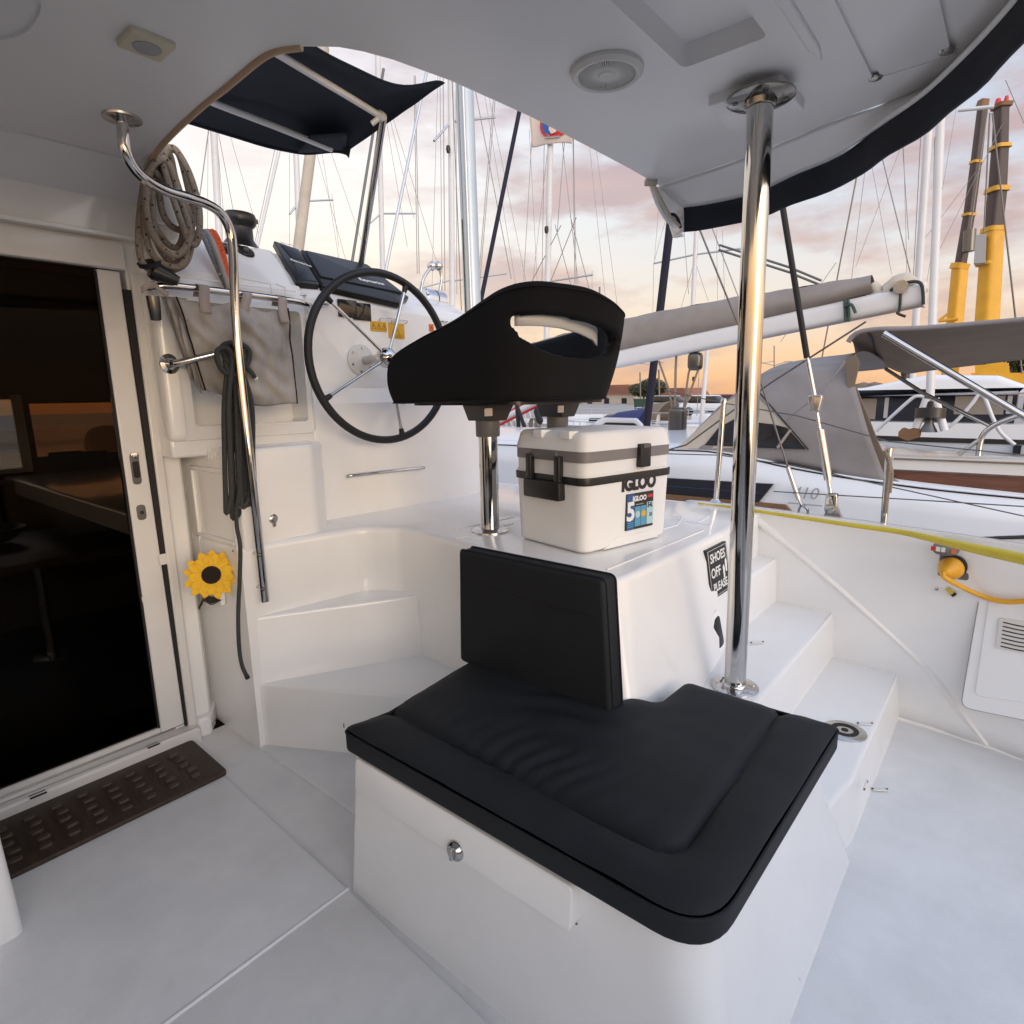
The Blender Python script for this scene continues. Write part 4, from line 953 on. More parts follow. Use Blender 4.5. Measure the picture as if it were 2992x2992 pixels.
# ================================================================== DOOR MAT, SETTEE CORNER
mt_ = thing('door_mat', (0.5, 2.2, 0.010), 'brown slatted teak grating mat in front of the saloon door', 'mat')
mz = 0.011
m0 = ob('mat_board', soft(rpoly([(0.10, 2.036), (0.826, 2.036), (0.834, 2.352), (0.10, 2.352)], [.0, .025, .02, 0]), mz, mz+0.014, 0.004), 'teak', mt_)
pad = None
for r_ in range(5):
    for c_ in range(9):
        p = V(0.745-c_*0.072-(0.0 if r_ % 2 else 0.006), 2.285-r_*0.048, mz+0.0142)
        if pad is None:
            v_, f_ = soft(rrect(0.034, 0.019, 0.009, 5), 0, 0.008, 0.004)
            pad = ob('grip_pad', ([Vector(q)+mt_.location for q in v_], f_), 'teak_pad', mt_); pad.location = p-mt_.location
        else: copy_at(pad, p, mt_)
sc_ = at(78, 2733, z=0)
st_ = thing('settee_end', (sc_.x-0.3, sc_.y+0.3, 0), 'white end of the port settee cut off by the left edge', 'settee')
ob('settee_base', soft(rpoly([(sc_.x-1.6, sc_.y), (sc_.x-0.01, sc_.y), (sc_.x-0.01, sc_.y+0.46), (sc_.x-1.6, sc_.y+0.46)], [0, .03, .03, 0]), 0.0, 0.315, 0.02, bot=rpoly([(sc_.x-1.6, sc_.y), (sc_.x, sc_.y), (sc_.x, sc_.y+0.46), (sc_.x-1.6, sc_.y+0.46)], [0, .03, .03, 0])), 'gelcoat', st_)
ob('settee_cushion', soft(rpoly([(sc_.x-1.6, sc_.y+0.02), (sc_.x-0.035, sc_.y+0.02), (sc_.x-0.035, sc_.y+0.44), (sc_.x-1.6, sc_.y+0.44)], 0.05), 0.317, 0.40, 0.03, rb=0.03), 'cushion', st_)

pt_ = thing('stern_bench', (-0.9, -1.0, 0), 'white stern bench with black cushions unseen behind the viewpoint', 'bench')  # unseen seats and table below, added to darken reflections and block low light
ob('bench_box', soft(rpoly([(-3.08, -1.29), (1.30, -1.29), (1.30, -0.78), (-3.08, -0.78)], 0.03), 0.0, 0.38, 0.02), 'gelcoat', pt_)
for k in range(3):
    ob('bench_cushion', soft(rrect(1.42, 0.48, 0.04, cx=-2.34+k*1.44, cy=-1.04), 0.382, 0.46, 0.03), 'cushion', pt_)
    ob('bench_back', soft(rrect(1.40, 0.36, 0.04, cx=-2.34+k*1.44, cy=0.66), -1.285, -1.20, 0.03, M=XZ), 'cushion', pt_)
ps_ = thing('port_settee', (-2.6, 0.7, 0), 'white port settee with black cushions unseen left of the viewpoint', 'settee')
ob('settee_box', soft(rpoly([(-3.08, -0.76), (-2.45, -0.76), (-2.45, 1.70), (-3.08, 1.70)], 0.03), 0.0, 0.38, 0.02), 'gelcoat', ps_)
for k in range(2):
    ob('settee_cushion', soft(rrect(0.58, 1.20, 0.04, cx=-2.77, cy=-0.14+k*1.22), 0.382, 0.46, 0.03), 'cushion', ps_)
    ob('settee_back', soft(rrect(1.20, 0.40, 0.04, cx=-0.14+k*1.22, cy=0.68), -3.085, -3.0, 0.03, M=YZ), 'cushion', ps_)
ct_ = thing('cockpit_table', (-1.4, 0.6, 0), 'brown cockpit table unseen left of the viewpoint', 'table')
ob('table_top', soft(rrect(1.0, 1.6, 0.08, cx=-1.45, cy=0.55), 0.66, 0.70, 0.012), 'teak_deck', ct_)
for yy in (0.0, 1.1): ob('table_leg', cyl((-1.45, yy, 0.01), (-1.45, yy, 0.659), 0.04, 20), 'steel_dull', ct_)
# ================================================================== PILLAR, HAND RAIL
pb = at(2147, 2003, z=0.405); pt = at(2222, 285, z=CZ-0.026)
pl = thing('pillar', (pb.x, pb.y, 0.40), 'tall polished steel pillar holding up the hardtop beside the bench', 'pillar')
ob('pillar_tube', cyl(pb, pt, 0.0325, 40), 'steel', pl)
ax = (pt-pb).normalized()
fl_ = ob('foot_flange', lathe([(0.072, 0.0), (0.072, 0.005), (0.066, 0.008), (0.038, 0.010), (0.036, 0.016), (0.033, 0.018)], V(pb.x, pb.y, 0.4005), (0,0,1), 40), 'steel', pl)
ft_ = ob('head_flange', lathe([(0.082, 0.0), (0.082, -0.005), (0.074, -0.009), (0.040, -0.011), (0.037, -0.024), (0.033, -0.026)], V(pt.x, pt.y, CZ-0.0245), (0,0,1), 40), 'dim_reflection_steel', pl)
for k in range(4):
    a = k*math.pi/2+0.5
    ob('screw', lathe([(0.008, 0), (0.007, 0.002), (0.001, 0.001)], V(pb.x+0.054*math.cos(a), pb.y+0.054*math.sin(a), 0.4085), (0,0,1), 10), 'steel_dull', fl_)
    ob('screw', lathe([(0.009, 0), (0.007, -0.003), (0.001, -0.002)], V(pt.x+0.060*math.cos(a), pt.y+0.060*math.sin(a), CZ-0.0335), (0,0,1), 10), 'dark_steel', ft_)
hr = thing('hand_rail', (1.04, 2.05, 0.59), 'bent steel hand rail from the hardtop down to the winding steps', 'rail')
hpx = [(357, 345, 1.936), (359, 378, 1.937), (364, 432, 1.94), (383, 478, 1.95), (420, 520, 1.965), (481, 556, 1.99), (549, 577, 2.01), (600, 594, 2.035), (643, 622, 2.05), (670, 668, 2.06), (680, 730, 2.065), (686, 880, 2.07), (700, 1060, 2.07), (738, 1410, 2.07), (775, 1757, 2.07)]
hp_ = catmull([at(a, b, y=c) for a, b, c in hpx], 6)
ob('rail_tube', tube(hp_, 0.0150, 18), 'steel', hr)
ob('ceiling_flange', lathe([(0.048, 0), (0.047, -0.005), (0.030, -0.008), (0.019, -0.014)], V(hp_[0].x, hp_[0].y, CZ-0.0005), (0,0,1), 28), 'steel_dull', hr)
for py in (1622, 1722):
    p = at(758+(py-1622)*0.11, py, y=2.055); ob('rail_bolt', lathe([(0.007, 0), (0.006, 0.006), (0.001, 0.007)], p, (-0.6, -0.8, 0), 10), 'dark_steel', hr)
    ob('rail_standoff', cyl(p+V(0.004, 0.01, 0), p+V(0.005, 0.07, 0), 0.007, 10), 'steel_dull', hr)

# ================================================================== BAG RAILS AND BAG
br_ = thing('upper_rail', at(514, 838, y=2.22), 'polished grab rail across the helm pod carrying the canvas bag', 'rail')
ob('rail_tube', tube(catmull([at(437, 846, y=2.27), at(440, 842, y=2.235), at(470, 836, y=2.215), at(514, 836, y=2.21), at(700, 858, y=2.20), at(860, 880, y=2.19), at(893, 890, y=2.20), at(908, 896, y=2.23), at(912, 898, y=2.30)], 6), 0.0125, 14), 'steel', br_)
lr_ = thing('lower_rail', at(498, 1063, y=2.27), 'short grab rail with round base behind the black rope coil', 'rail')
lp0, lp1 = at(498, 1063, y=2.272), at(700, 1018, y=2.14)
ob('rail_tube', tube(catmull([lp0, lp0+V(0.012, -0.03, 0.003), at(530, 1058, y=2.22), lp1, at(760, 1012, y=2.15)], 6), 0.0115, 14), 'steel', lr_)
ob('rail_base', lathe([(0.034, 0), (0.034, 0.005), (0.020, 0.009), (0.013, 0.020)], lp0+V(0, 0.012, 0), (0.2, -1, 0.05), 26), 'steel', lr_)
def quadmap(TL, TR, BR, BL):
    return lambda u, v: TL.lerp(TR, u).lerp(BL.lerp(BR, u), v)
bag = thing('canvas_bag', at(680, 1170, y=2.2), 'stained grey-beige canvas bag strapped to the helm pod rail', 'bag')
fq = quadmap(at(506, 868, y=2.215), at(842, 902, y=2.195), at(870, 1180, y=2.20), at(590, 1140, y=2.235))
def bagf(u, v):
    p = Vector(fq(u, v)); b = max(math.sin(math.pi*min(max(u, 0), 1)), 0)**0.6*max(math.sin(math.pi*min(v*0.86+0.04, 1)), 0)**0.7
    n = mnoise.noise((u*3.4+v, v*2.4, 3))*0.060+mnoise.noise((u*8-v*3, v*5, 9))*0.026+mnoise.noise((u*7, v*1.2, 33))*0.022*(1-v)
    p += V(-0.25, -1, 0)*(0.085*b+n*(0.30+b)); p.z -= 0.030*math.sin(math.pi*u)**2*v*v; p.z -= 0.022*math.sin(math.pi*u*2.0)**2*(1-v)
    return p
ob('bag_front', grid(44, 40, bagf), 'bag_canvas', bag, thick=0.003, smooth=70)
q2 = quadmap(at(470, 866, y=2.24), at(545, 872, y=2.215), at(588, 1150, y=2.23), at(555, 1100, y=2.26))
def bagl(u, v):
    p = Vector(q2(u, v)); n = mnoise.noise((u*4, v*3, 21))*0.045; p += V(-0.5, -0.8, 0)*(0.035*math.sin(math.pi*u)*math.sin(math.pi*min(v+0.1, 1))+n); return p
ob('bag_side', grid(16, 28, bagl), 'bag_canvas', bag, thick=0.003, smooth=70)
for a, b in (((864, 920), (846, 1176)),): ob('bag_seam', tube([Vector(bagf(0.985, k/16))+V(0, -0.004, 0) for k in range(17)], 0.003, 5), 'thread', bag)
ob('bag_seam', tube([Vector(bagf(0.02, k/16))+V(0, -0.004, 0) for k in range(17)], 0.003, 5), 'thread', bag)
for px, py, l_, sk_ in ((590, 845, 60, 14), (716, 866, 66, -6), (818, 874, 60, 16)):
    a = at(px, py+6, y=2.20)
    P = [a+V(0.0, 0.03, -0.015), a+V(0, 0.015, 0.016), a+V(0, -0.004, 0.020), a+V(0, -0.020, 0.008), at(px+sk_*0.5, py+l_*0.55, y=2.165), at(px+sk_, py+l_+10, y=2.160)]
    P = catmull(P, 4)
    ob('bag_strap', grid(len(P)-1, 1, lambda u, v, P=P: P[min(int(round(u*(len(P)-1))), len(P)-1)]+V(0.036*(v-0.5), 0, 0)), 'strap', bag, thick=0.003)
# handle pocket, black handle in it and a loose cord
hk = thing('winch_handle', at(480, 790, y=2.2), 'black winch handle stowed beside the canvas bag', 'handle')
ha, hb_ = at(452, 792, y=2.20), at(522, 822, y=2.17)
ob('handle_grip', tube([ha+V(-0.01, 0, 0.005), ha, ha.lerp(hb_, .5), hb_], [0.026, 0.031, 0.024, 0.015], 16), 'black_plastic', hk)
ob('grip_cup', lathe([(0.033, 0), (0.036, 0.012), (0.030, 0.014), (0.028, 0.0), (0.001, -0.006)], ha+V(-0.012, -0.002, 0.014), (-0.35, -0.3, 0.85), 20), 'black_soft', hk)
ob('handle_bar', tube([at(446, 866, y=2.19), at(452, 905, y=2.19), at(456, 934, y=2.20)], [0.020, 0.018, 0.016], 12), 'dark_steel', hk)
tag(ob('loose_strap', grid(8, 1, lambda u, v: catmull([at(412, 848, y=2.18), at(432, 834, y=2.18), at(452, 832, y=2.19), at(470, 850, y=2.19), at(492, 862, y=2.19)], 2)[round(u*8)]+V(0, 0, 0.022*(v-0.5))), 'strap', thick=0.002), 'loose grey strap end at the left of the pod rail', 'strap')

# ================================================================== ROPES
def rope(name, loops, r, m, label, cat='rope', n=8, parts='strand', closed=True, k=6):
    t = thing(name, loops[0][0], label, cat)
    for lp in loops:
        P = catmull(lp, k, closed=closed); ob(parts, tube(P, r, n, closed=closed), m, t, smooth=70)
    return t
tl = []
spec = [((432, 500), (410, 620), (406, 720), (424, 778), (478, 792), (540, 770), (560, 700), (548, 610), (470, 520), 2.20),
        ((440, 495), (424, 640), (440, 735), (488, 776), (532, 772), (545, 700), (520, 560), (478, 462), 2.19),
        ((452, 486), (446, 620), (462, 715), (505, 768), (545, 740), (548, 640), (512, 520), (492, 448), 2.21),
        ((444, 500), (436, 610), (478, 700), (520, 722), (535, 660), (500, 560), (470, 475), 2.23),
        ((468, 478), (470, 600), (500, 660), (548, 672), (566, 640), (552, 560), (516, 440), 2.22),
        ((478, 470), (500, 560), (545, 690), (568, 715), (582, 680), (580, 600), (550, 500), (505, 432), 2.17),
        ((430, 505), (426, 600), (448, 690), (510, 748), (556, 690), (530, 590), (486, 470), 2.16)]
for s_ in spec: tl.append([at(px, py, y=s_[-1]+0.006*math.sin(px)) for px, py in s_[:-1]])
tr_ = rope('hanging_rope', tl, 0.0108, 'rope_tan', 'tan flecked rope coiled in loops at the hardtop edge')
for lp in tl:
    P = catmull(lp, 7, closed=True)
    for j in range(2, len(P), 4):
        q = P[j]; dv = V(random.uniform(-1, 0), -1, random.uniform(-.5, .5)).normalized()
        ob('fleck', lathe([(0.0042, 0), (0.003, 0.001), (0.001, 0.0012)], q+dv*0.0100, dv, 5), 'rope_fleck', tr_)
bl_ = []
top_ = at(690, 1030, y=2.13)
for i, (x0, x1, yb) in enumerate(((655, 668, 1500), (672, 690, 1516), (680, 712, 1470), (700, 722, 1482), (708, 735, 1476), (690, 705, 1506))):
    y_ = 2.10+0.012*(i % 3)
    bl_.append([at(668+i*5, 1060, y=y_), at(x0, 1180, y=y_), at(x0+1, 1330, y=y_-0.004), at(x0+4, 1440, y=y_), at((x0+x1)/2, yb, y=y_-0.006), at(x1+8, 1440, y=y_-0.012), at(x1+4, 1330, y=y_-0.016), at(x1, 1180, y=y_-0.014), at(678+i*5, 1062, y=y_-0.016)])
bl_.append([at(640, 1020, y=2.10), at(634, 1045, y=2.09), at(648, 1080, y=2.09), at(672, 1092, y=2.09), at(684, 1060, y=2.09), at(668, 1020, y=2.09)])
bl_.append([at(650, 1012, y=2.13), at(690, 1002, y=2.12), at(726, 1022, y=2.11), at(722, 1062, y=2.10), at(690, 1075, y=2.09), at(664, 1055, y=2.10)])
bl_.append([at(666, 1010, y=2.15), at(700, 1024, y=2.09), at(712, 1070, y=2.085), at(686, 1095, y=2.085), at(660, 1070, y=2.10)])
rd_ = rope('coiled_rope', bl_, 0.0088, 'rope_dark', 'black rope coil hitched to the short grab rail')
tail = catmull([at(690, 1490, y=2.09), at(692, 1540, y=2.085), at(702, 1600, y=2.075), at(700, 1700, y=2.07), at(696, 1790, y=2.07), at(698, 1880, y=2.075), at(706, 1940, y=2.08), at(722, 1978, y=2.08)], 6)
ob('tail', tube(tail, 0.0075, 8), 'rope_dark', rd_)
ob('tail_whipping', tube([tail[-2], tail[-1], tail[-1]+(tail[-1]-tail[-2])], 0.0088, 8), 'rubber', rd_)
ob('tail', tube(catmull([at(722, 1075, y=2.09), at(738, 1092, y=2.08), at(744, 1104, y=2.08)], 4), 0.0080, 8), 'rope_dark', rd_)
ob('tail_whipping', cyl(at(744, 1104, y=2.08), at(750, 1108, y=2.08), 0.0078, 8), 'white_plastic', rd_)
orp = thing('striped_rope', at(630, 760, y=2.30), 'orange and grey ropes lying over the helm pod edge', 'rope')
for off, m_, yy in ((0, 'rope_grey', 2.30), (-12, 'rope_grey', 2.31), (15, 'rope_orange', 2.29), (27, 'rope_orange', 2.30), (8, 'strap', 2.285)):
    P = catmull([at(586+off, 690, y=2.40), at(592+off, 676, y=2.37), at(606+off, 690, y=2.33), at(628+off*0.9, 742, y=yy), at(650+off*0.55, 800, y=yy-0.02), at(668+off*0.3, 845, y=yy-0.04)], 6)
    ob('strand', tube(P, 0.0095, 8), m_, orp, smooth=70)

# ================================================================== SUNFLOWER
fc = at(617, 1680, x=0.922); fn_ = (CAM-fc).normalized(); fn_ = (fn_+V(0, -0.15, 0.05)).normalized()
fr, fu, _ = frame(fn_)
sf = thing('sunflower', fc, 'artificial yellow sunflower with dark eye hanging on the pod', 'flower')
def petal(scale, cup):
    P = []
    for i in range(7):
        t = i/6; wd = 0.0175*math.sin(math.pi*(0.20+0.74*t**1.2))**0.9; 
        if i == 6: wd = 0.0015
        for j in (-1, -0.5, 0, 0.5, 1): P.append((0.022+0.064*t*scale, j*wd, 0.004+cup*t*t+0.004*abs(j)-0.003*(t**3)))
    F = [(i*5+j, (i+1)*5+j, (i+1)*5+j+1, i*5+j+1) for i in range(6) for j in range(4)]
    return P, F
for ring, (n_, sc2, cup, off) in enumerate(((13, 1.08, 0.004, 0.0), (13, 0.86, 0.014, 0.24))):
    for k in range(n_):
        a = 2*math.pi*k/n_+off+random.uniform(-.05, .05); ca, sa = math.cos(a), math.sin(a)
        g = place(petal(sc2*random.uniform(.93, 1.06), cup+random.uniform(-.003, .004)), fc+fn_*(0.003*ring), fr*ca+fu*sa, -fr*sa+fu*ca, fn_)
        ob('petal', g, 'petal', sf, smooth=60, thick=0.0008)
ob('flower_eye', lathe([(0.030, 0.0), (0.033, 0.008), (0.030, 0.014), (0.018, 0.017), (0.001, 0.015)], fc+fn_*0.004, fn_, 24), 'flower_eye', sf)
ob('stem', tube(catmull([at(600, 1735, x=0.955), at(588, 1765, x=0.953), at(562, 1818, x=0.950), at(549, 1894, x=0.950)], 5), 0.0042, 8), 'stem', sf)
ob('leaf_cup', lathe([(0.001, -0.02), (0.025, -0.010), (0.034, 0.0)], fc-fn_*0.004, fn_, 16), 'stem', sf)
hd_ = at(655, 1742, x=0.98)
vs_ = thing('flower_holder', hd_, 'small white hook holding the sunflower to the cupboard', 'hook')
ob('hook_body', tube(catmull([hd_+V(0, 0, 0.04), hd_+V(-0.006, 0, 0.01), hd_+V(-0.008, 0, -0.03)], 4), 0.011, 12), 'gelcoat', vs_)
ob('black_clip', tube([at(600, 1748, x=0.960), at(620, 1756, x=0.955), at(640, 1748, x=0.960)], [0.012, 0.016, 0.012], 10), 'rubber', vs_)
ob('wire_loop', tube(catmull([at(600, 1752, x=0.955), at(622, 1764, x=0.945), at(650, 1752, x=0.965)], 4), 0.0015, 5), 'steel_dull', vs_)

# ================================================================== CEILING FITTINGS
spc = at(1773, 209, z=CZ-0.004)
sp_ = thing('ceiling_speaker', (spc.x, spc.y, CZ-0.03), 'round grey louvred speaker in the hardtop ceiling', 'speaker')
ob('bezel', lathe([(0.086, 0.0), (0.085, -0.008), (0.076, -0.016), (0.068, -0.014), (0.064, -0.004)], (spc.x, spc.y, CZ-0.0005), (0,0,1), 48), 'white_plastic', sp_)
ob('cone', lathe([(0.001, -0.004), (0.065, -0.004), (0.065, -0.001), (0.001, -0.001)], (spc.x, spc.y, CZ-0.0005), (0,0,1), 32), 'black_plastic', sp_)
g_ = []
for k in range(64):
    a = 2*math.pi*k/64; d = V(math.cos(a), math.sin(a), 0); e = V(-d.y, d.x, 0)
    g_.append(place(box(0.021, 0.066, -0.0012, 0.0012, -0.012, -0.006), V(spc.x, spc.y, CZ), d, e, V(0, 0, 1)))
tag(ob('grille', join(*g_), 'white_plastic', sp_, smooth=0), kind='stuff')
ob('centre_cap', lathe([(0.022, -0.005), (0.022, -0.012), (0.018, -0.015), (0.001, -0.014)], (spc.x, spc.y, CZ), (0,0,1), 28), 'white_plastic', sp_)
lc = at(428, 128, z=CZ-0.004)
li = thing('ceiling_lamp', (lc.x, lc.y, CZ-0.02), 'unlit square ivory ceiling lamp with round frosted lens', 'lamp')
ob('lamp_plate', soft(rrect(0.088, 0.088, 0.008, cx=lc.x, cy=lc.y), CZ-0.012, CZ-0.0005, 0, rb=0.004), 'ivory', li)
ob('lens', lathe([(0.028, -0.011), (0.027, -0.014), (0.001, -0.015)], (lc.x, lc.y, CZ), (0,0,1), 28), 'print_grey', li)
# ================================================================== BIMINI OVER THE HELM
bz = 2.42
bm_ = thing('bimini', (1.6, 2.2, 1.9), 'dark navy bimini canvas on steel bows over the wheel', 'awning')
cF = catmull([at(px, py, z=z_) for px, py, z_ in ((430, 322, bz-0.05), (560, 358, bz-0.02), (690, 398, bz), (808, 432, bz), (890, 446, bz), (974, 440, bz-0.01), (1011, 446, bz-0.015))], 4)
cA = [p+V(-0.02, -0.85, 0.0) for p in cF]; e_ = at(1300, 242, z=bz+0.02)
cA = [q+(e_-cA[-1])*(i/(len(cA)-1)) for i, q in enumerate(cA)]
def bcan(u, v):
    i = min(int(round(u*(len(cF)-1))), len(cF)-1); p = cF[i].lerp(cA[i], v)
    p.z += 0.05*math.sin(math.pi*min(v*1.0, 1))*math.sin(math.pi*min(u, 1))**0.5+0.003*mnoise.noise((u*6, v*6, 2)); return p
ob('canvas', grid(len(cF)-1, 24, bcan), 'navy_canvas', bm_, thick=0.003)
ob('hem', tube([Vector(bcan(u/24, 0.0))+V(0, 0, -0.004) for u in range(25)], 0.006, 8), 'navy_canvas', bm_)
ob('flap', grid(8, 4, lambda u, v: at(870+u*140, 446-6*u*u, z=bz-0.012).lerp(at(905+u*110, 395-8*u, z=bz-0.012), v)), 'navy_canvas', bm_, thick=0.003)
ob('corner_tab', soft([(0, 0), (0.03, -0.035), (0.04, 0.02)], 0, 0.004, M=lambda u, v, w_: tuple(at(1000, 440, z=bz-0.02)+_r*u+_u*v-_f*w_)), 'navy_canvas', bm_)
b1 = [at(500, 245, z=bz-0.012), at(628, 302, z=bz-0.012), at(800, 368, z=bz-0.012), at(968, 436, z=bz-0.014)]
ob('bow', tube(catmull(b1, 5), 0.0125, 12), 'alu_white', bm_)
b2 = [at(800, 150, z=bz-0.008), at(945, 238, z=bz-0.010), at(1030, 289, z=bz-0.012), at(1113, 340, z=bz-0.014)]
ob('bow', tube(catmull(b2, 5), 0.0125, 12), 'alu_white', bm_)
bp = at(1053, 782, y=2.53)
ob('strut', tube([b2[-1]+V(0.01, 0, -0.005), bp], 0.0145, 14), 'steel', bm_)
ob('hinge', lathe([(0.018, -0.015), (0.020, 0), (0.018, 0.015)], b2[-1], (1, 0.3, 0), 14), 'white_plastic', bm_)
ob('hinge_pin', cyl(at(1086, 362, z=bz-0.05), at(1106, 345, z=bz-0.03), 0.010, 10), 'white_plastic', bm_)
ob('strut_foot', lathe([(0.030, 0), (0.026, 0.012), (0.016, 0.024)], bp-V(0, 0, 0.01), (0,0,1), 16), 'steel', bm_)

# ================================================================== STARBOARD SIDE FITTINGS
side_n = V(-1, 0.12, 0.05).normalized(); sr, su, _ = frame(side_n)
sp0 = on_side(2790, 1652)
sk_ = thing('shore_socket', sp0, 'grey shore power inlet with raised lid on the cockpit side', 'socket')
ob('socket_plate', place(soft(rrect(0.092, 0.092, 0.012), -0.004, 0.012, 0.003), sp0, sr, su, side_n), 'grey_plastic', sk_)
ob('socket_ring', lathe([(0.040, 0.010), (0.040, 0.022), (0.036, 0.024)], sp0, side_n, 28), 'rubber', sk_)
lidp = on_side(2770, 1606)
ob('socket_lid', lathe([(0.038, 0), (0.040, 0.008), (0.038, 0.018), (0.001, 0.019)], lidp+side_n*0.035, (side_n*0.25+V(0, 0, 1)), 28), 'grey_plastic', sk_)
for k in range(5): ob('lid_tab', place(box(-0.006, 0.006, -0.008, 0.008, 0, 0.003), lidp+side_n*0.075+sr*((k-2)*0.015)+V(0, 0, 0.010), sr, su, side_n), ['print_red', 'print_white', 'print_white', 'steel_dull', 'print_orange'][k], sk_)
ob('lid_hinge', cyl(lidp+side_n*0.02-sr*0.02, lidp+side_n*0.02+sr*0.02, 0.008, 10), 'grey_plastic', sk_)
plg = thing('power_plug', sp0+side_n*0.05, 'yellow shore power plug and cable at the grey inlet', 'plug')
pd = (side_n+V(0, 0.05, -0.15)-sr*0.10).normalized(); p0 = sp0+side_n*0.014+V(0, 0.004, -0.006)
ob('plug_body', lathe([(0.036, 0.0), (0.040, 0.006), (0.040, 0.018), (0.034, 0.034), (0.020, 0.056), (0.013, 0.070), (0.010, 0.072)], p0, pd, 30), 'yellow_cable', plg)
pe = p0+pd*0.068
cab = catmull([pe, pe+pd*0.02+V(0, -0.012, -0.012), on_side(2860, 1730)+side_n*0.035, on_side(2930, 1752)+side_n*0.03, on_side(3010, 1750)+side_n*0.03, on_side(3120, 1735)+side_n*0.02, on_side(3300, 1760)+side_n*0.02], 8)
ob('cable', tube(cab, 0.0088, 12), 'yellow_cable', plg)
kp = on_side(2768, 1716)+side_n*0.02
ob('key_tag', tube([kp, kp+V(0.0, -0.02, -0.016)], [0.006, 0.009], 8), 'yellow_hose', plg)
ob('key_tag_end', tube([kp+V(0.0, -0.02, -0.016), kp+V(0, -0.028, -0.022)], 0.0088, 8), 'rubber', plg)
ob('key_ring', lathe([(0.007, 0), (0.007, 0.006), (0.001, 0.007)], on_side(2738, 1720)+side_n*0.01, side_n, 12), 'steel', plg)
# access panel with the air vent
P4 = [on_side(*p) for p in ((2866, 1726), (3150, 1775), (3150, 2115), (2826, 2040))]
pan = thing('access_panel', on_side(2900, 2000), 'white screwed access panel with slotted air vent on the cockpit side', 'panel')
o4 = P4[0]; q4 = [((p-o4).dot(sr), (p-o4).dot(su)) for p in P4]
ob('panel_gap', place(soft(rpoly([(q[0], q[1]) for q in inset(rpoly(q4, 0.03), -0.0035)], 0), -0.012, 0.0012, 0), o4, sr, su, side_n), 'print_grey', pan)
ob('panel_plate', place(soft(rpoly(q4, 0.03), -0.010, 0.0045, 0.0025), o4, sr, su, side_n), 'gelcoat_side', pan)
inner = [on_side(*p) for p in ((2890, 1752), (3150, 1800), (3150, 2060), (2862, 2010))]
q5 = [((p-o4).dot(sr), (p-o4).dot(su)) for p in inner]
ob('panel_raise', place(soft(rpoly(q5, 0.02), 0.003, 0.011, 0.005, n=4), o4, sr, su, side_n), 'gelcoat_side', pan)
for px, py in ((2870, 1732), (2848, 1883), (2832, 2032)):
    ob('screw', lathe([(0.0055, 0), (0.005, 0.002), (0.001, 0.002)], on_side(px, py)+side_n*0.005, side_n, 10), 'dark_steel', pan)
vq = [on_side(*p) for p in ((2922, 1800), (3060, 1826), (3056, 1912), (2916, 1884))]
q6 = [((p-o4).dot(sr), (p-o4).dot(su)) for p in vq]
vt = ob('vent_frame', place(soft(rpoly(q6, 0.008), 0.010, 0.018, 0.003), o4, sr, su, side_n), 'white_plastic', pan)
for k in range(7):
    t = (k+0.9)/7.8; a = Vector(q6[0]).lerp(Vector(q6[3]), t); b = Vector(q6[1]).lerp(Vector(q6[2]), t)
    a = a.lerp(b, 0.11); b = a.lerp(b, 0.92); c = a.lerp(b, 0.5)-Vector((0, 0.004))
    ob('vent_slot', place(tube(catmull([V(a.x, a.y, 0.0182), V(c.x, c.y, 0.0182), V(b.x, b.y, 0.0182)], 4), 0.0021, 6), o4, sr, su, side_n), 'rubber', vt)
for px, py in ((2929, 1803), (2921, 1868)):
    ob('screw', lathe([(0.005, 0), (0.004, 0.002), (0.001, 0.002)], on_side(px, py)+side_n*0.018, side_n, 10), 'dark_steel', vt)
# yellow hose lying along the gunwale
hz = []
for px, py, w_ in ((2040, 1470, .006), (2110, 1478, .006), (2200, 1492, .007), (2350, 1514, .008), (2500, 1536, .009), (2640, 1556, .010), (2780, 1588, .014), (2890, 1612, .017), (2992, 1634, .018), (3150, 1670, .018)):
    p = at(px, py, z=DZ+0.012); hz.append((p, w_))
hp2 = catmull([p for p, _ in hz], 6); rr2 = []
for i in range(len(hp2)):
    k = i/(len(hp2)-1)*(len(hz)-1); j = min(int(k), len(hz)-2); rr2.append(hz[j][1]+(hz[j+1][1]-hz[j][1])*(k-j))
tag(ob('water_hose', tube(hp2, rr2, 12), 'yellow_hose'), 'flat yellow hose lying along the starboard gunwale', 'hose')
# small hinge fittings on the steps and floor, deck filler
blk_b = surf(hp)
def onblk(px, py):
    p, n = hit(px, py, blk_b); return p if p is not None else at(px, py, y=0.78)
for lab_, (px, py), zz, rz in (('small white strap eye on the middle side step', (2212, 1879), 0.40, -0.35), ('small white strap eye on the lowest side step by the filler', (2527, 2116), 0.20, -0.55), ('small white strap eye on the floor beside the lowest step', (2570, 2308), 0.002, -0.55)):
    p = at(px, py, z=zz+0.002); e = V(math.cos(rz-0.4), math.sin(rz-0.4), 0)
    t = thing('strap_eye', p, lab_, 'eye', 'strap eyes on the steps')
    ob('eye_plate', place(soft(rrect(0.050, 0.012, 0.005), 0, 0.004, 0.002), p, e, V(-e.y, e.x, 0), V(0, 0, 1)), 'white_plastic', t)
    for s_ in (-1, 1): ob('screw', lathe([(0.004, 0.003), (0.0035, 0.006), (0.001, 0.006)], p+e*(0.023*s_), (0,0,1), 8), 'dark_steel', t)
t = thing('strap_eye', at(2524, 2293, y=0.24), 'small white strap eye on the riser of the lowest step', 'eye', 'strap eyes on the steps'); p = at(2526, 2293, y=0.242)
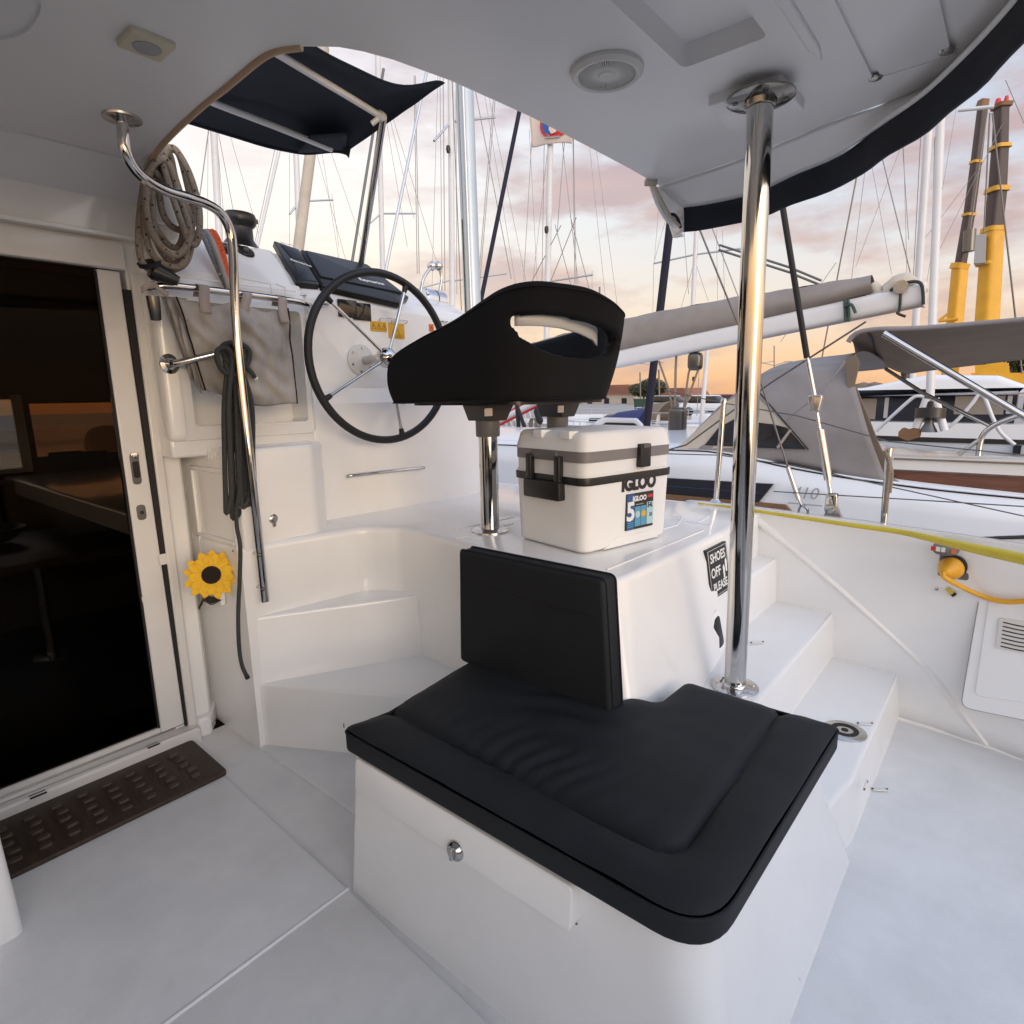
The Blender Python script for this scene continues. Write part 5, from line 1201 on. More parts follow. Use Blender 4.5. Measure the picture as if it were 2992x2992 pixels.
ob('eye_plate', place(soft(rrect(0.050, 0.012, 0.005), 0, 0.004, 0.002), p, V(1, 0, 0), V(0, 0, 1), V(0, -1, 0)), 'white_plastic', t)
for s_ in (-1, 1): ob('screw', lathe([(0.004, 0.003), (0.0035, 0.006), (0.001, 0.006)], p+V(0.023*s_, 0, 0), (0, -1, 0), 8), 'dark_steel', t)
dp = at(2468, 2136, z=0.202)
df = thing('deck_filler', dp, 'round steel deck filler plate with black ring half under the cushion corner', 'plate')
ob('filler_plate', lathe([(0.066, 0), (0.066, 0.003), (0.060, 0.006), (0.001, 0.006)], V(dp.x, dp.y, 0.2005), (0,0,1), 40), 'steel_dull', df)
ob('filler_ring', lathe([(0.042, 0.0055), (0.042, 0.0075), (0.026, 0.0075), (0.026, 0.0055)], V(dp.x, dp.y, 0.2005), (0,0,1), 36), 'rubber', df)
ob('filler_hole', lathe([(0.011, 0.0055), (0.011, 0.0072), (0.001, 0.0072)], V(dp.x, dp.y, 0.2005), (0,0,1), 20), 'rubber', df)
# sign on the platform side, oval port light
bn = V(0.0, -1, 0.16).normalized(); b_r, b_u, _ = frame(bn)
p_s = onblk(2078, 1672); sg = V(p_s.x-0.005, p_s.y-0.008, p_s.z)
sn = thing('notice_sign', sg, 'black notice reading SHOES OFF PLEASE on the platform side', 'sign')
SW, SH = 0.205, 0.178
sw0, sh0 = 0.185, 0.182
ob('sign_plate', place(soft(rrect(sw0, sh0, 0.003), -0.014, 0.006, 0.001), sg+b_r*0.045, b_r, b_u, bn), 'print_black', sn)
bo_ = sg+b_r*0.045+bn*0.0064
ob('sign_border', place(tube([V(-sw0*.46, -sh0*.46, 0), V(sw0*.46, -sh0*.46, 0), V(sw0*.46, sh0*.46, 0), V(-sw0*.46, sh0*.46, 0)], 0.0012, 4, closed=True), bo_, b_r, b_u, bn), 'print_white', sn)
for s_, dy, dx, sz2 in (('SHOES', 0.052, 0.0, 0.047), ('OFF', -0.002, -0.030, 0.050), ('PLEASE', -0.055, 0.0, 0.042)):
    ob('lettering', text(s_, sz2, bo_+b_u*dy+b_r*dx, b_r, b_u, bn, 0.0006, bold=0.0008), 'print_white', sn)
for k, (dx, dy) in enumerate(((0.042, -0.012), (0.066, 0.008))):
    ob('footprint', place(soft(rpoly([(-0.006, -0.026), (0.006, -0.026), (0.010, 0.012), (0.004, 0.026), (-0.008, 0.016)], 0.004), 0, 0.0005), bo_+b_r*dx+b_u*dy, b_r, b_u, bn), 'print_white', sn)
bn = V(-0.12, -1, 0.25).normalized(); b_r, b_u, _ = frame(bn)
pq = [onblk(*p) for p in ((2122, 1772), (2165, 1756), (2165, 1900), (2104, 1934), (2086, 1880), (2094, 1810))]
pc_ = onblk(2092, 1850)+bn*0.004; qq = [(-0.03, -0.075), (0.035, -0.06), (0.035, 0.085), (-0.012, 0.07), (-0.04, 0.03)]
po = thing('port_light', pc_, 'small dark rounded port light half hidden behind the pillar', 'window')
ob('port_frame', place(soft(rpoly(qq, 0.02), -0.014, 0.006, 0.003), pc_, b_r, b_u, bn), 'gelcoat', po)
ob('port_pane', place(soft(rpoly([(q[0]*0.74, q[1]*0.74) for q in qq], 0.02), 0.004, 0.0072, 0.001), pc_, b_r, b_u, bn), 'dark_glass', po)
# foot-well panel outline low on the bench corner
arc = [(2286, 2992), (2262, 3010), (2284, 2952), (2300, 2893), (2315, 2860), (2330, 2853), (2340, 2868)]
bs_b = surf(base); sp_l = []
for px, py in ((2262, 3040), (2272, 2990), (2288, 2930), (2304, 2880), (2322, 2853), (2336, 2862)):
    p_, n_ = hit(px, py, bs_b)
    if p_ is not None: sp_l.append(p_+n_*0.0005)
if len(sp_l) > 2: ob('hatch_seam', tube(catmull(sp_l, 5), 0.0020, 6), 'print_grey', base)
# ================================================================== STANCHIONS, SHROUDS, LIFELINES (our starboard deck)
def line(name, pts, r, m, parent=None, n=6): return ob(name, tube(pts, r, n), m, parent, smooth=70)
s1 = thing('stanchion', at(2091, 1472, x=2.80), 'steel stanchion on our deck just left of the pillar', 'stanchion', 'deck stanchions')
a, b = at(2091, 1470, x=2.80), at(2115, 1172, x=2.80)
ob('stanchion_tube', tube([a, b], 0.0125, 12), 'steel', s1); ob('stanchion_cap', lathe([(0.015, -0.01), (0.016, 0), (0.010, 0.012), (0.001, 0.014)], b, (0,0,1), 12), 'steel_dull', s1)
ob('stanchion_foot', lathe([(0.045, -0.004), (0.030, 0.004), (0.016, 0.02)], a, (0,0,1), 16), 'steel', s1)
s2 = thing('stanchion', at(2578, 1545, x=2.80), 'steel stanchion with rope lashing right of the shroud plates', 'stanchion', 'deck stanchions')
a2, b2_ = at(2580, 1560, x=2.80), at(2598, 1312, x=2.80)
ob('stanchion_tube', tube([a2, b2_], 0.0125, 12), 'steel', s2); ob('stanchion_cap', lathe([(0.016, -0.008), (0.016, 0.004), (0.001, 0.012)], b2_, (0,0,1), 12), 'steel_dull', s2)
ob('lashing', tube(catmull([at(2590, 1322, x=2.78), at(2600, 1360, x=2.78), at(2594, 1420, x=2.78), at(2586, 1500, x=2.78)], 6), 0.009, 8), 'rope_tan', s2)
ob('lashing', tube(catmull([at(2584, 1316, x=2.78), at(2594, 1345, x=2.78), at(2606, 1380, x=2.78), at(2600, 1440, x=2.78)], 6), 0.006, 8), 'rope_tan', s2)
for k, (lab_, pts) in enumerate((('upper lifeline wire running aft past the shroud turnbuckle', ((1940, 1140), (2115, 1178), (2330, 1215), (2598, 1290), (2992, 1330))), ('lower lifeline wire crossing the white hull letters', ((1950, 1326), (2104, 1330), (2330, 1362), (2590, 1420), (2992, 1508))), ('lifeline wire just above the gunwale', ((2260, 1436), (2430, 1446), (2700, 1462), (2992, 1480))))):
    tag(line('lifeline', [at(px, py, x=2.80) for px, py in pts], 0.0026, 'wire'), lab_, 'wire', 'lifelines')
sh = thing('shroud', at(2440, 1560, x=2.80), 'thick shroud with black cover and steel turnbuckle on the deck edge', 'shroud')
def shp(px, py): return at(px, py, x=2.80)
line('shroud_wire', [shp(2288, 608)+(shp(2288, 608)-shp(2360, 1050))*4.0, shp(2360, 1050), shp(2376, 1150)], 0.006, 'steel_dull', sh, 8)
line('shroud_cover', [shp(2288, 608)+(shp(2288, 608)-shp(2360, 1050))*1.0, shp(2358, 1046)], 0.0125, 'rubber', sh, 10)
line('swage', [shp(2360, 1052), shp(2380, 1155)], 0.009, 'steel', sh, 10)
ob('toggle', place(soft(rpoly([(-0.03, 0.03), (0.03, 0.03), (0.018, -0.045), (-0.018, -0.045)], 0.012), -0.014, 0.014, 0.006), shp(2382, 1175), (0, -1, 0), (0, 0, 1), (-1, 0, 0)), 'steel_dull', sh)
line('turnbuckle_screw', [shp(2384, 1190), shp(2396, 1262)], 0.0085, 'steel_dull', sh, 10)
line('turnbuckle_body', [shp(2396, 1256), shp(2420, 1402)], 0.0165, 'steel', sh, 14)
line('turnbuckle_screw', [shp(2420, 1400), shp(2426, 1440)], 0.0085, 'steel_dull', sh, 10)
ob('fork', place(soft(rpoly([(-0.022, 0.03), (0.022, 0.03), (0.024, -0.05), (-0.024, -0.05)], 0.01), -0.016, 0.016, 0.006), shp(2430, 1462), (0, -1, 0), (0, 0, 1), (-1, 0, 0)), 'steel', sh)
cpq = [shp(*p) for p in ((2420, 1462), (2438, 1462), (2464, 1520), (2408, 1514))]
ob('chainplate', soft([(p.y, p.z) for p in cpq], 2.785, 2.815, 0.004, M=YZ), 'steel_dull', sh)
ob('chainplate_pin', cyl(shp(2432, 1492)+V(-0.03, 0, 0), shp(2432, 1492)+V(0.03, 0, 0), 0.010, 12), 'steel_dull', sh)
s3 = thing('shroud', at(2350, 1505, x=2.82), 'thin lower shroud with bent turnbuckle beside the thick one', 'shroud')
def sq(px, py): return at(px, py, x=2.82)
line('shroud_wire', [sq(2040, 660)+(sq(2040, 660)-sq(2215, 1092))*2, sq(2215, 1092), sq(2302, 1365)], 0.0042, 'wire', s3, 8)
line('turnbuckle_body', [sq(2302, 1365), sq(2334, 1460)], 0.0095, 'steel', s3, 12)
line('turnbuckle_screw', [sq(2334, 1460), sq(2344, 1480)], 0.005, 'steel_dull', s3, 8)
ob('shackle', tube(catmull([sq(2342, 1476), sq(2334, 1492), sq(2338, 1510), sq(2356, 1510), sq(2360, 1490)], 5, closed=True), 0.0055, 8, closed=True), 'steel', s3)
line('control_line', [sq(1600, 1410), sq(2005, 1300), sq(2250, 1120), sq(2530, 940)], 0.0038, 'wire', s3)

# ================================================================== NEIGHBOUR YACHT ALONGSIDE
HX = 4.50
def nx(px, py, x=HX): return at(px, py, x=x)
ny = thing('moored_yacht', (5.6, 3.0, -1.2), 'white sailing yacht moored alongside with grey spray hood and boom', 'yacht')
sheer = [(10.5, 5.9, 0.86), (8.5, 5.15, 0.84), (6.5, 4.75, 0.83), (4.0, 4.55, 0.85), (nx(1950, 1312).y, HX, nx(1950, 1312).z), (nx(2110, 1322).y, HX, nx(2110, 1322).z), (nx(2330, 1368).y, HX, nx(2330, 1368).z), (nx(2580, 1408).y, HX, nx(2580, 1408).z), (nx(2992, 1455).y, HX+0.03, nx(2992, 1455).z), (-2.2, HX+0.25, 0.62)]
S_ = catmull([V(x, y, z) for y, x, z in sheer], 5)
def hullp(u, v):
    p = S_[min(int(round(u*(len(S_)-1))), len(S_)-1)]
    return V(p.x+0.10*math.sin(v*math.pi*0.5)*0+(0.02+0.06*v)*-1*math.sin(min(v*1.6, 1)*math.pi)*0.6+0.45*max(0, v-0.55)**2, p.y, p.z+(-1.30-p.z)*v)
ob('hull_side', grid(len(S_)-1, 12, hullp), 'hull_white', ny, thick=0.03)
ob('hull_far_side', grid(len(S_)-1, 4, lambda u, v: V(11.6-hullp(u, v).x, hullp(u, v).y, hullp(u, v).z)), 'hull_white', ny, thick=0.03)
ob('deck', grid(len(S_)-1, 8, lambda u, v: V(S_[min(int(round(u*(len(S_)-1))), len(S_)-1)].x*(1-v)+(11.6-S_[min(int(round(u*(len(S_)-1))), len(S_)-1)].x)*v, S_[min(int(round(u*(len(S_)-1))), len(S_)-1)].y, S_[min(int(round(u*(len(S_)-1))), len(S_)-1)].z-0.02+0.10*math.sin(math.pi*v))), 'hull_white', ny, thick=0.02)
ob('deck_edge_line', tube([p+V(-0.012, 0, -0.006) for p in S_], 0.007, 6), 'rubber', ny)
def hquad(pts, m, nm, o=0.035, t=0.012, par=None, r=0.01):
    P = [nx(*p) for p in pts]; return ob(nm, soft(rpoly([(p.y, p.z) for p in P], r), HX-o-t, HX-o+0.03, 0.003, M=YZ), m, par or ny)
hquad(((1700, 1376), (1945, 1394), (2266, 1412), (2222, 1466), (1945, 1440), (1700, 1420)), 'dark_glass', 'hull_window', r=0.004)
line('window_trim', [nx(1700, 1402, HX-0.05), nx(1945, 1420, HX-0.05), nx(2230, 1442, HX-0.05)], 0.004, 'hull_navy', ny)
hquad(((1700, 1424), (1945, 1440), (2200, 1463), (2300, 1472), (2332, 1505), (2200, 1498), (1700, 1462)), 'teak_deck', 'rubbing_strake', 0.04, 0.02, r=0.003)
to = nx(2350, 1442, HX-0.06)
ob('hull_number', text('410', 0.115, to, V(0, -1, 0), V(0, 0.0, 1), V(-1, 0, 0), 0.004, shear=0.25), 'print_grey', ny)
ob('hull_small_text', box(HX-0.07, HX-0.064, to.y-0.12, to.y+0.10, to.z-0.078, to.z-0.070), 'print_grey', ny)
# spray hood
sh_ = thing('spray_hood', (5.6, 1.3, 0.85), 'grey canvas spray hood with clear side windows on the moored yacht', 'hood')
def hd2(px, py, x): return at(px, py, x=x)
sideO = [(1962, 1316), (2010, 1268), (2080, 1196), (2140, 1146), (2195, 1102), (2240, 1086), (2330, 1072), (2420, 1062), (2470, 1052)]
sideB = [(1962, 1318), (2060, 1332), (2180, 1342), (2300, 1352), (2400, 1372), (2480, 1392), (2540, 1404), (2575, 1411), (2592, 1412)]
So = catmull([hd2(*p, 4.62) for p in sideO], 4); Sb = catmull([hd2(*p, 4.58) for p in sideB], 4)
So, Sb = resample(So, 40), resample(Sb, 40)
def side2(u, v):
    i = min(int(round(u*39)), 39); p = So[i].lerp(Sb[i], v); p.x += 0.10*(1-v)*(1-v)-0.05*math.sin(math.pi*v)+0.014*mnoise.noise((u*7, v*4, 5))+0.012*math.sin((u*14-v*9))*math.exp(-((u-0.62)/0.16)**2)*(1-v); return p
ob('side_panel', grid(39, 16, side2), 'grey_canvas', sh_, thick=0.004, smooth=70)
def roof2(u, v):
    i = min(int(round(u*39)), 39); p = Vector(side2(u, 0.0)); return V(p.x+1.75*v, p.y+0.05*math.sin(math.pi*v), p.z+0.10*math.sin(math.pi*v)*min(1, u*2))
ob('roof_panel', grid(39, 12, roof2), 'grey_canvas', sh_, thick=0.004, smooth=70)
def frontq(pts, m, nm, dx, t=0.004):
    P = [hd2(px, py, 4.62-dx) for px, py in pts]; return ob(nm, soft([(p.y, p.z) for p in P], 4.62-dx-t, 4.62-dx, 0, M=YZ), m, sh_)
frontq(((1978, 1312), (2020, 1270), (2130, 1170), (2200, 1128), (2212, 1160), (2260, 1206), (2300, 1248), (2358, 1312), (2200, 1308)), 'cream_canvas', 'window_panel', 0.062)
frontq(((2060, 1300), (2100, 1250), (2150, 1222), (2200, 1212), (2206, 1308)), 'dark_glass', 'vinyl_window', 0.070)
frontq(((2212, 1308), (2212, 1234), (2262, 1240), (2300, 1250), (2356, 1312)), 'dark_glass', 'vinyl_window', 0.070)
line('hood_seam', [hd2(2200, 1125, 4.54), hd2(2300, 1242, 4.54), hd2(2362, 1314, 4.54)], 0.005, 'rubber', sh_)
line('hood_batten', [hd2(2272, 1308, 4.53), hd2(2310, 1256, 4.53)], 0.010, 'strap', sh_)
line('foot_bolt_rope', [p+V(-0.012, 0, -0.01) for p in Sb], 0.010, 'rubber', sh_)
line('crease_seam', [hd2(2470, 1056, 4.58), hd2(2395, 1150, 4.52), hd2(2300, 1225, 4.53)], 0.006, 'grey_canvas', sh_)
fl2 = [(2470, 1050), (2500, 1036), (2512, 1060), (2498, 1120), (2530, 1200), (2570, 1300), (2602, 1362), (2606, 1410), (2588, 1408), (2560, 1330), (2510, 1220), (2478, 1130)]
P = [hd2(px, py, 4.66) for px, py in fl2]; ob('aft_binding', soft([(p.y, p.z) for p in P], 4.64, 4.68, 0.006, M=YZ), 'taupe_canvas', sh_)
# mast, boom, sail cover
BX = 5.70
def bxp(px, py, x=BX): return at(px, py, x=x)
mz0, mz1 = bxp(1388, 1085), bxp(1357, 255)
ms = ob('mast', tube([mz0+(mz0-mz1)*0.4, mz1+(mz1-mz0)*4.0], 0.105, 18), 'mast_blue', ny)
line('mast_track', [mz0+V(-0.09, -0.06, 0), mz1+V(-0.09, -0.06, 0)], 0.018, 'alu', ms)
line('mast_slot', [mz0+V(-0.105, 0.02, 0), mz0.lerp(mz1, 0.55)+V(-0.105, 0.02, 0)], 0.006, 'rubber', ms)
for dy in (-0.05, 0.04): line('halyard', [mz0+V(-0.16, dy, 0), mz1+V(-0.16, dy, 0)+(mz1-mz0)], 0.006, 'wire', ms)
be = [bxp(2700, 828), bxp(2700, 895)]
bl0, bl1 = bxp(1400, 1117), bxp(1400, 1150)
yE, yM = (be[0].y+be[1].y)/2, bl0.y
zE = (be[0].z+be[1].z)/2; zM = bxp(1400, 1136).z; hE = (be[0].z-be[1].z)
bo2 = rrect(0.17, hE, 0.05)
bm2 = ob('boom', place(soft(bo2, 0, (V(BX, yE, zE)-V(BX, yM, zM)).length, 0.0), V(BX, yM, zM), V(1, 0, 0), V(0, (zM-zE)/(yE-yM)*0, 1), (V(BX, yE, zE)-V(BX, yM, zM)).normalized()), 'mast_white', ny)
ob('boom_cap', place(soft(inset(bo2, -0.006), -0.004, 0.012, 0.004), V(BX, yE, zE), V(1, 0, 0), V(0, 0, 1), V(0, -1, 0.0)), 'alu_white', bm2)
cvt = catmull([bxp(*p) for p in ((1400, 1036), (1560, 1000), (1700, 962), (1812, 935), (1900, 915), (2020, 893), (2150, 868), (2235, 856), (2380, 832), (2470, 818), (2548, 804))], 4)
cvb = catmull([bxp(*p) for p in ((1400, 1122), (1560, 1088), (1700, 1056), (1812, 1032), (1900, 1014), (2020, 988), (2150, 960), (2235, 935), (2380, 903), (2470, 880), (2556, 856))], 4)
NC = 60; cvt, cvb = resample(cvt, NC), resample(cvb, NC)
def cover(u, v):
    i = min(int(round(u*(NC-1))), NC-1); a = v*2*math.pi; t = (1-math.cos(a))/2; p = cvt[i].lerp(cvb[i], t); w2 = 0.13*math.sin(a)*(0.6+0.4*t)
    p.x -= w2*1.0; p.z += 0.012*mnoise.noise((u*22, a, 3)); p.x += 0.02*mnoise.noise((u*14, a*1.2, 8)); return p
cv = ob('sail_cover', grid(NC-1, 20, cover), 'cover_canvas', ny, smooth=70)
ob('sail_bundle', tube(catmull([bxp(2545, 836), bxp(2580, 862), bxp(2620, 838), bxp(2655, 832), bxp(2690, 872)], 5), [0.05]*5+[0.075]*5+[0.085]*5+[0.07]*5+[0.02], 12), 'cream_canvas', ny, smooth=70)
ob('outhaul_block', tube([bxp(2632, 838, BX-0.08), bxp(2632, 838, BX-0.12)], 0.05, 16), 'steel_dull', ny)
line('outhaul_rope', catmull([bxp(2600, 850, BX-0.1), bxp(2640, 828, BX-0.1), bxp(2690, 828, BX-0.1), bxp(2698, 890, BX-0.1)], 5), 0.012, 'rope_dark', ny)
for px in (2478, 2468): line('green_tie', [bxp(px, 876, BX-0.10), bxp(px+3, 940, BX-0.10)], 0.011, 'bin_green', ny)
line('green_tie', catmull([bxp(2470, 895, BX-0.12), bxp(2488, 890, BX-0.14), bxp(2500, 915, BX-0.13)], 4), 0.012, 'bin_green', ny)
line('end_tie', catmull([bxp(2632, 846, BX-0.10), bxp(2628, 905, BX-0.10), bxp(2622, 915, BX-0.12), bxp(2646, 925, BX-0.12)], 4), 0.010, 'rope_dark', ny)
for p0_, p1_ in (((2315, 800), (2395, 832)), ((2318, 786), (2400, 820)), ((2100, 730), (2320, 800)), ((2102, 716), (2322, 786))): line('topping_lift', [bxp(*p0_), bxp(*p1_)], 0.010, 'wire', ny)
# mainsheet tackle below the boom
for pts, r_ in ((((1976, 1040), (1974, 1080), (1972, 1200)), .012), (((2030, 1030), (2012, 1090), (1998, 1190)), .010), (((2034, 1030), (2040, 1080), (1990, 1220)), .010), (((1925, 1055), (1955, 1140), (1966, 1200)), .010)):
    line('mainsheet', [bxp(*p) for p in pts], r_, 'rope_tan', ny)
ob('sheet_block', place(soft(rrect(0.16, 0.30, 0.05), -0.05, 0.05, 0.03), bxp(1978, 1235), V(0, -1, 0), V(0, 0, 1), V(-1, 0, 0)), 'dark_steel', ny)
ob('sheet_block', place(soft(rrect(0.13, 0.17, 0.05), -0.04, 0.04, 0.03), bxp(2030, 1056), V(0, -1, 0), V(0, 0, 1), V(-1, 0, 0)), 'dark_steel', ny)
# yacht's bimini, frames and cockpit coaming
nb = thing('taupe_bimini', at(2700, 1020, x=5.6), 'taupe cockpit bimini on steel frames behind the pillar', 'awning')
nA = [at(px, py, x=4.7) for px, py in ((2478, 1000), (2500, 975), (2560, 962), (2700, 958), (2992, 934), (3300, 905))]
nB = [at(px, py, x=6.4) for px, py in ((2500, 1035), (2570, 1060), (2640, 1090), (2720, 1082), (2992, 1050), (3300, 1020))]
nA, nB = resample(catmull(nA, 5), 40), resample(catmull(nB, 5), 40)
ob('canvas', grid(39, 12, lambda u, v: nA[round(u*39)].lerp(nB[round(u*39)], v)+V(0, 0, 0.05*math.sin(math.pi*v))), 'taupe_canvas', nb, thick=0.006, smooth=70)
line('edge_piping', nA, 0.016, 'grey_canvas', nb)
line('canvas_seam', [nA[4].lerp(nB[4], t/8)+V(0, 0, 0.05*math.sin(math.pi*t/8)-0.012) for t in range(9)], 0.008, 'rubber', nb)
def fx(px, py, x=4.68): return at(px, py, x=x)
line('frame_tube', [fx(2582, 974), fx(2992, 1216), fx(3150, 1310)], 0.022, 'steel', nb, 12)
line('frame_tube', [fx(2588, 1078, 5.4), fx(2700, 1150, 5.0), fx(2896, 1246, 4.7)], 0.013, 'steel_dull', nb, 10)
line('frame_leg', catmull([fx(3000, 1206), fx(2910, 1240), fx(2870, 1275), fx(2858, 1332)], 5), 0.016, 'steel', nb, 10)
line('frame_leg', [fx(2866, 1282), fx(2800, 1330)], 0.013, 'steel', nb, 10)
line('frame_leg', [fx(2992, 1415), fx(2958, 1432)], 0.013, 'steel', nb, 10)
cm = ob('coaming', soft([(nx(p[0], p[1], 4.7).y, nx(p[0], p[1], 4.7).z) for p in ((2606, 1372), (2992, 1392), (3300, 1402), (3300, 1500), (2992, 1446), (2640, 1420))], 4.66, 4.74, 0.01, M=YZ), 'mahogany', ny)
ob('coaming_cap', soft([(nx(p[0], p[1], 4.7).y, nx(p[0], p[1], 4.7).z) for p in ((2608, 1330), (2660, 1334), (3300, 1352), (3300, 1400), (2608, 1366))], 4.62, 4.80, 0.015, M=YZ), 'white_plastic', ny)
line('cap_seam', [nx(2612, 1340, 4.61), nx(3300, 1366, 4.61)], 0.006, 'taupe_canvas', ny)
line('winch_line', catmull([nx(2600, 1395, 4.6), nx(2620, 1408, 4.6), nx(2640, 1420, 4.6)], 4), 0.012, 'rope_tan', ny)
line('mooring_line', [nx(2780, 1566), nx(2900, 1572), nx(3100, 1566)], 0.012, 'rope_dark', ny)

# ================================================================== BIG WHITE BOAT BEYOND
CX = 14.0
def cx_(px, py, x=CX): return at(px, py, x=x)
cb = thing('motor_yacht', (16, -1, -1.2), 'big white motor yacht with long dark window band behind the bimini', 'motor yacht')
yL, yR = cx_(2500, 1200).y, -6.0
zrt, zr = cx_(2800, 1092).z, cx_(2700, 1150).z
zw0, zw1 = cx_(2700, 1226).z, cx_(2700, 1156).z
zd = cx_(2750, 1268).z
yEnd = cx_(2985, 1150).y
ob('roof', soft(rpoly([(yL+0.9, zw1), (yEnd-0.1, zw1), (yEnd-0.05, zw1+0.16), (yEnd+0.35, zrt-0.05), (yEnd+1.4, zrt), (yL-0.1, zrt-0.22), (yL+0.7, zw1+0.1)], [.02, .05, .1, .2, .3, .3, .05]), CX, CX+3.6, 0.12, rb=0.12, M=YZ), 'hull_white', cb)
ob('cabin', soft([(yL+0.6, zd-0.1), (yEnd+0.05, zd-0.1), (yEnd+0.05, zw1+0.02), (yL+0.6, zw1+0.02)], CX+0.18, CX+3.4, M=YZ), 'dark_glass', cb)
for k, (p0_, p1_, m_) in enumerate((((2440, 1166), (2552, 1226), 'cabin_cloth'), ((2582, 1162), (2588, 1222), 'print_grey'), ((2596, 1166), (2680, 1214), 'screen'), ((2790, 1158), (2930, 1212), 'cabin_cloth'), ((2945, 1156), (2952, 1210), 'print_grey'))):
    A_, B_ = cx_(*p0_), cx_(*p1_); ob('window_pane', box(CX+0.165, CX+0.179, B_.y, A_.y, B_.z, A_.z), m_, cb, smooth=0)
ob('deck_side', soft([(yL+1.5, zd-0.02), (yR, zd-0.12), (yR, zw0-0.12), (yL+1.5, zw0-0.02)], CX-0.3, CX+0.17, 0.03, M=YZ), 'hull_white', cb)
ob('rub_line', box(CX-0.36, CX-0.3, yR, yL+1.5, zd-0.13, zd-0.05), 'rubber', cb)
ob('hull', grid(10, 8, lambda u, v: (CX-0.32+0.5*v*v, yL+3.5+(yR-yL-3.5)*u, zd-0.1+(-1.3-zd)*v)), 'hull_grey', cb, thick=0.05)
ob('hull_port', box(CX-0.40, CX-0.2, cx_(2982, 1320).y, cx_(2962, 1300).y, cx_(2962, 1322).z, cx_(2962, 1296).z), 'dark_glass', cb)
for p0_, p1_ in (((2640, 1115), (2705, 1112)),): ob('roof_hatch', box(CX+0.3, CX+0.9, cx_(*p1_).y, cx_(*p0_).y, zrt-0.16, zrt-0.05), 'white_plastic', cb)
ob('roof_winch', lathe([(0.10, 0), (0.07, 0.08), (0.10, 0.2), (0.001, 0.21)], V(CX+0.6, cx_(2632, 1090).y, zrt-0.08), (0,0,1), 14), 'black_plastic', cb)
for px in (2502, 2535): ob('roof_bundle', lathe([(0.18, 0), (0.15, 0.08), (0.001, 0.12)], V(CX+0.8, cx_(px, 1100).y, zrt-0.22), (0,0,1), 12), 'taupe_canvas', cb)
# mizzen tripod with radar and wind generator on the yacht's stern
mzt = thing('mizzen_pole', at(2718, 1200, x=9.0), 'slim white pole mast with tripod legs and black reel', 'mast')
def tz(px, py): return at(px, py, x=9.0)
line('pole', [tz(2718, 1160), tz(2722, 1000), tz(2748, 350), tz(2760, 60)], 0.045, 'mast_white', mzt, 12)
line('pole_stay', [tz(2712, 1150), tz(2735, 400)], 0.014, 'rubber', mzt)
for p0_, p1_ in (((2708, 1165), (2676, 1250)), ((2732, 1165), (2760, 1258))): line('tripod_leg', [tz(*p0_), tz(*p1_)], 0.045, 'mast_white', mzt, 10)
ob('reel', lathe([(0.16, -0.06), (0.16, 0.06), (0.06, 0.07), (0.06, 0.14), (0.001, 0.15)], tz(2718, 1208), (0.1, 0, 1), 18), 'black_plastic', mzt)
ob('reel_foot', lathe([(0.10, 0), (0.05, 0.1), (0.03, 0.25)], tz(2712, 1262), (0,0,1), 12), 'dark_steel', mzt)
hx_ = thing('heart_basket', at(2655, 1265, x=9.0), 'heart-shaped wicker fender basket hanging on the far rail', 'basket')
P = [tz(px, py) for px, py in ((2626, 1262), (2640, 1248), (2656, 1254), (2674, 1248), (2692, 1256), (2690, 1276), (2652, 1288), (2626, 1276))]
ob('basket_body', soft(rpoly([(p.y, p.z) for p in P], 0.03), 8.96, 9.06, 0.03, M=YZ), 'teak_deck', hx_)
ob('basket_tip', soft([(tz(2640, 1282).y, tz(2640, 1282).z), (tz(2668, 1282).y, tz(2668, 1282).z), (tz(2650, 1292).y, tz(2650, 1292).z)], 8.97, 9.05, M=YZ), 'rubber', hx_)
gr_ = thing('guard_rail', at(2700, 1250, x=9.3), 'thin white hoop guard rails in front of the big white boat', 'rail')
for pts in (((2560, 1260), (2600, 1222), (2660, 1168), (2680, 1158), (2700, 1160)), ((2768, 1252), (2800, 1225), (2840, 1180), (2860, 1155), (2878, 1165), (2900, 1220), (2925, 1265), (2965, 1300))):
    line('hoop', catmull([at(px, py, x=9.3) for px, py in pts], 5), 0.022, 'mast_white', gr_)
# ================================================================== WATER, QUAY, FAR SHORE
def water_mat():
    m = bpy.data.materials.new('water'); m.use_nodes = True; t = m.node_tree; p = t.nodes['Principled BSDF']
    p.inputs['Base Color'].default_value = (0.018, 0.030, 0.034, 1); p.inputs['Roughness'].default_value = 0.08
    c = t.nodes.new('ShaderNodeTexCoord'); n = t.nodes.new('ShaderNodeTexNoise'); n.inputs['Scale'].default_value = 1.6; n.inputs['Detail'].default_value = 5
    t.links.new(c.outputs['Object'], n.inputs[0]); b = t.nodes.new('ShaderNodeBump'); b.inputs['Strength'].default_value = 0.35; b.inputs['Distance'].default_value = 0.12
    t.links.new(n.outputs[0], b.inputs['Height']); t.links.new(b.outputs[0], p.inputs['Normal']); MT['water'] = m
water_mat()
WZ = -1.25
struct('water', ([(-2500, -2500, WZ), (2500, -2500, WZ), (2500, 2500, WZ), (-2500, 2500, WZ)], [(0, 1, 2, 3)]), 'water', smooth=0)
struct('quay', soft([(34, -60), (160, -60), (160, 75), (70, 120), (-60, 130), (-60, 60), (20, 52), (34, 30)], WZ-2, -0.35, 0.1), 'concrete')

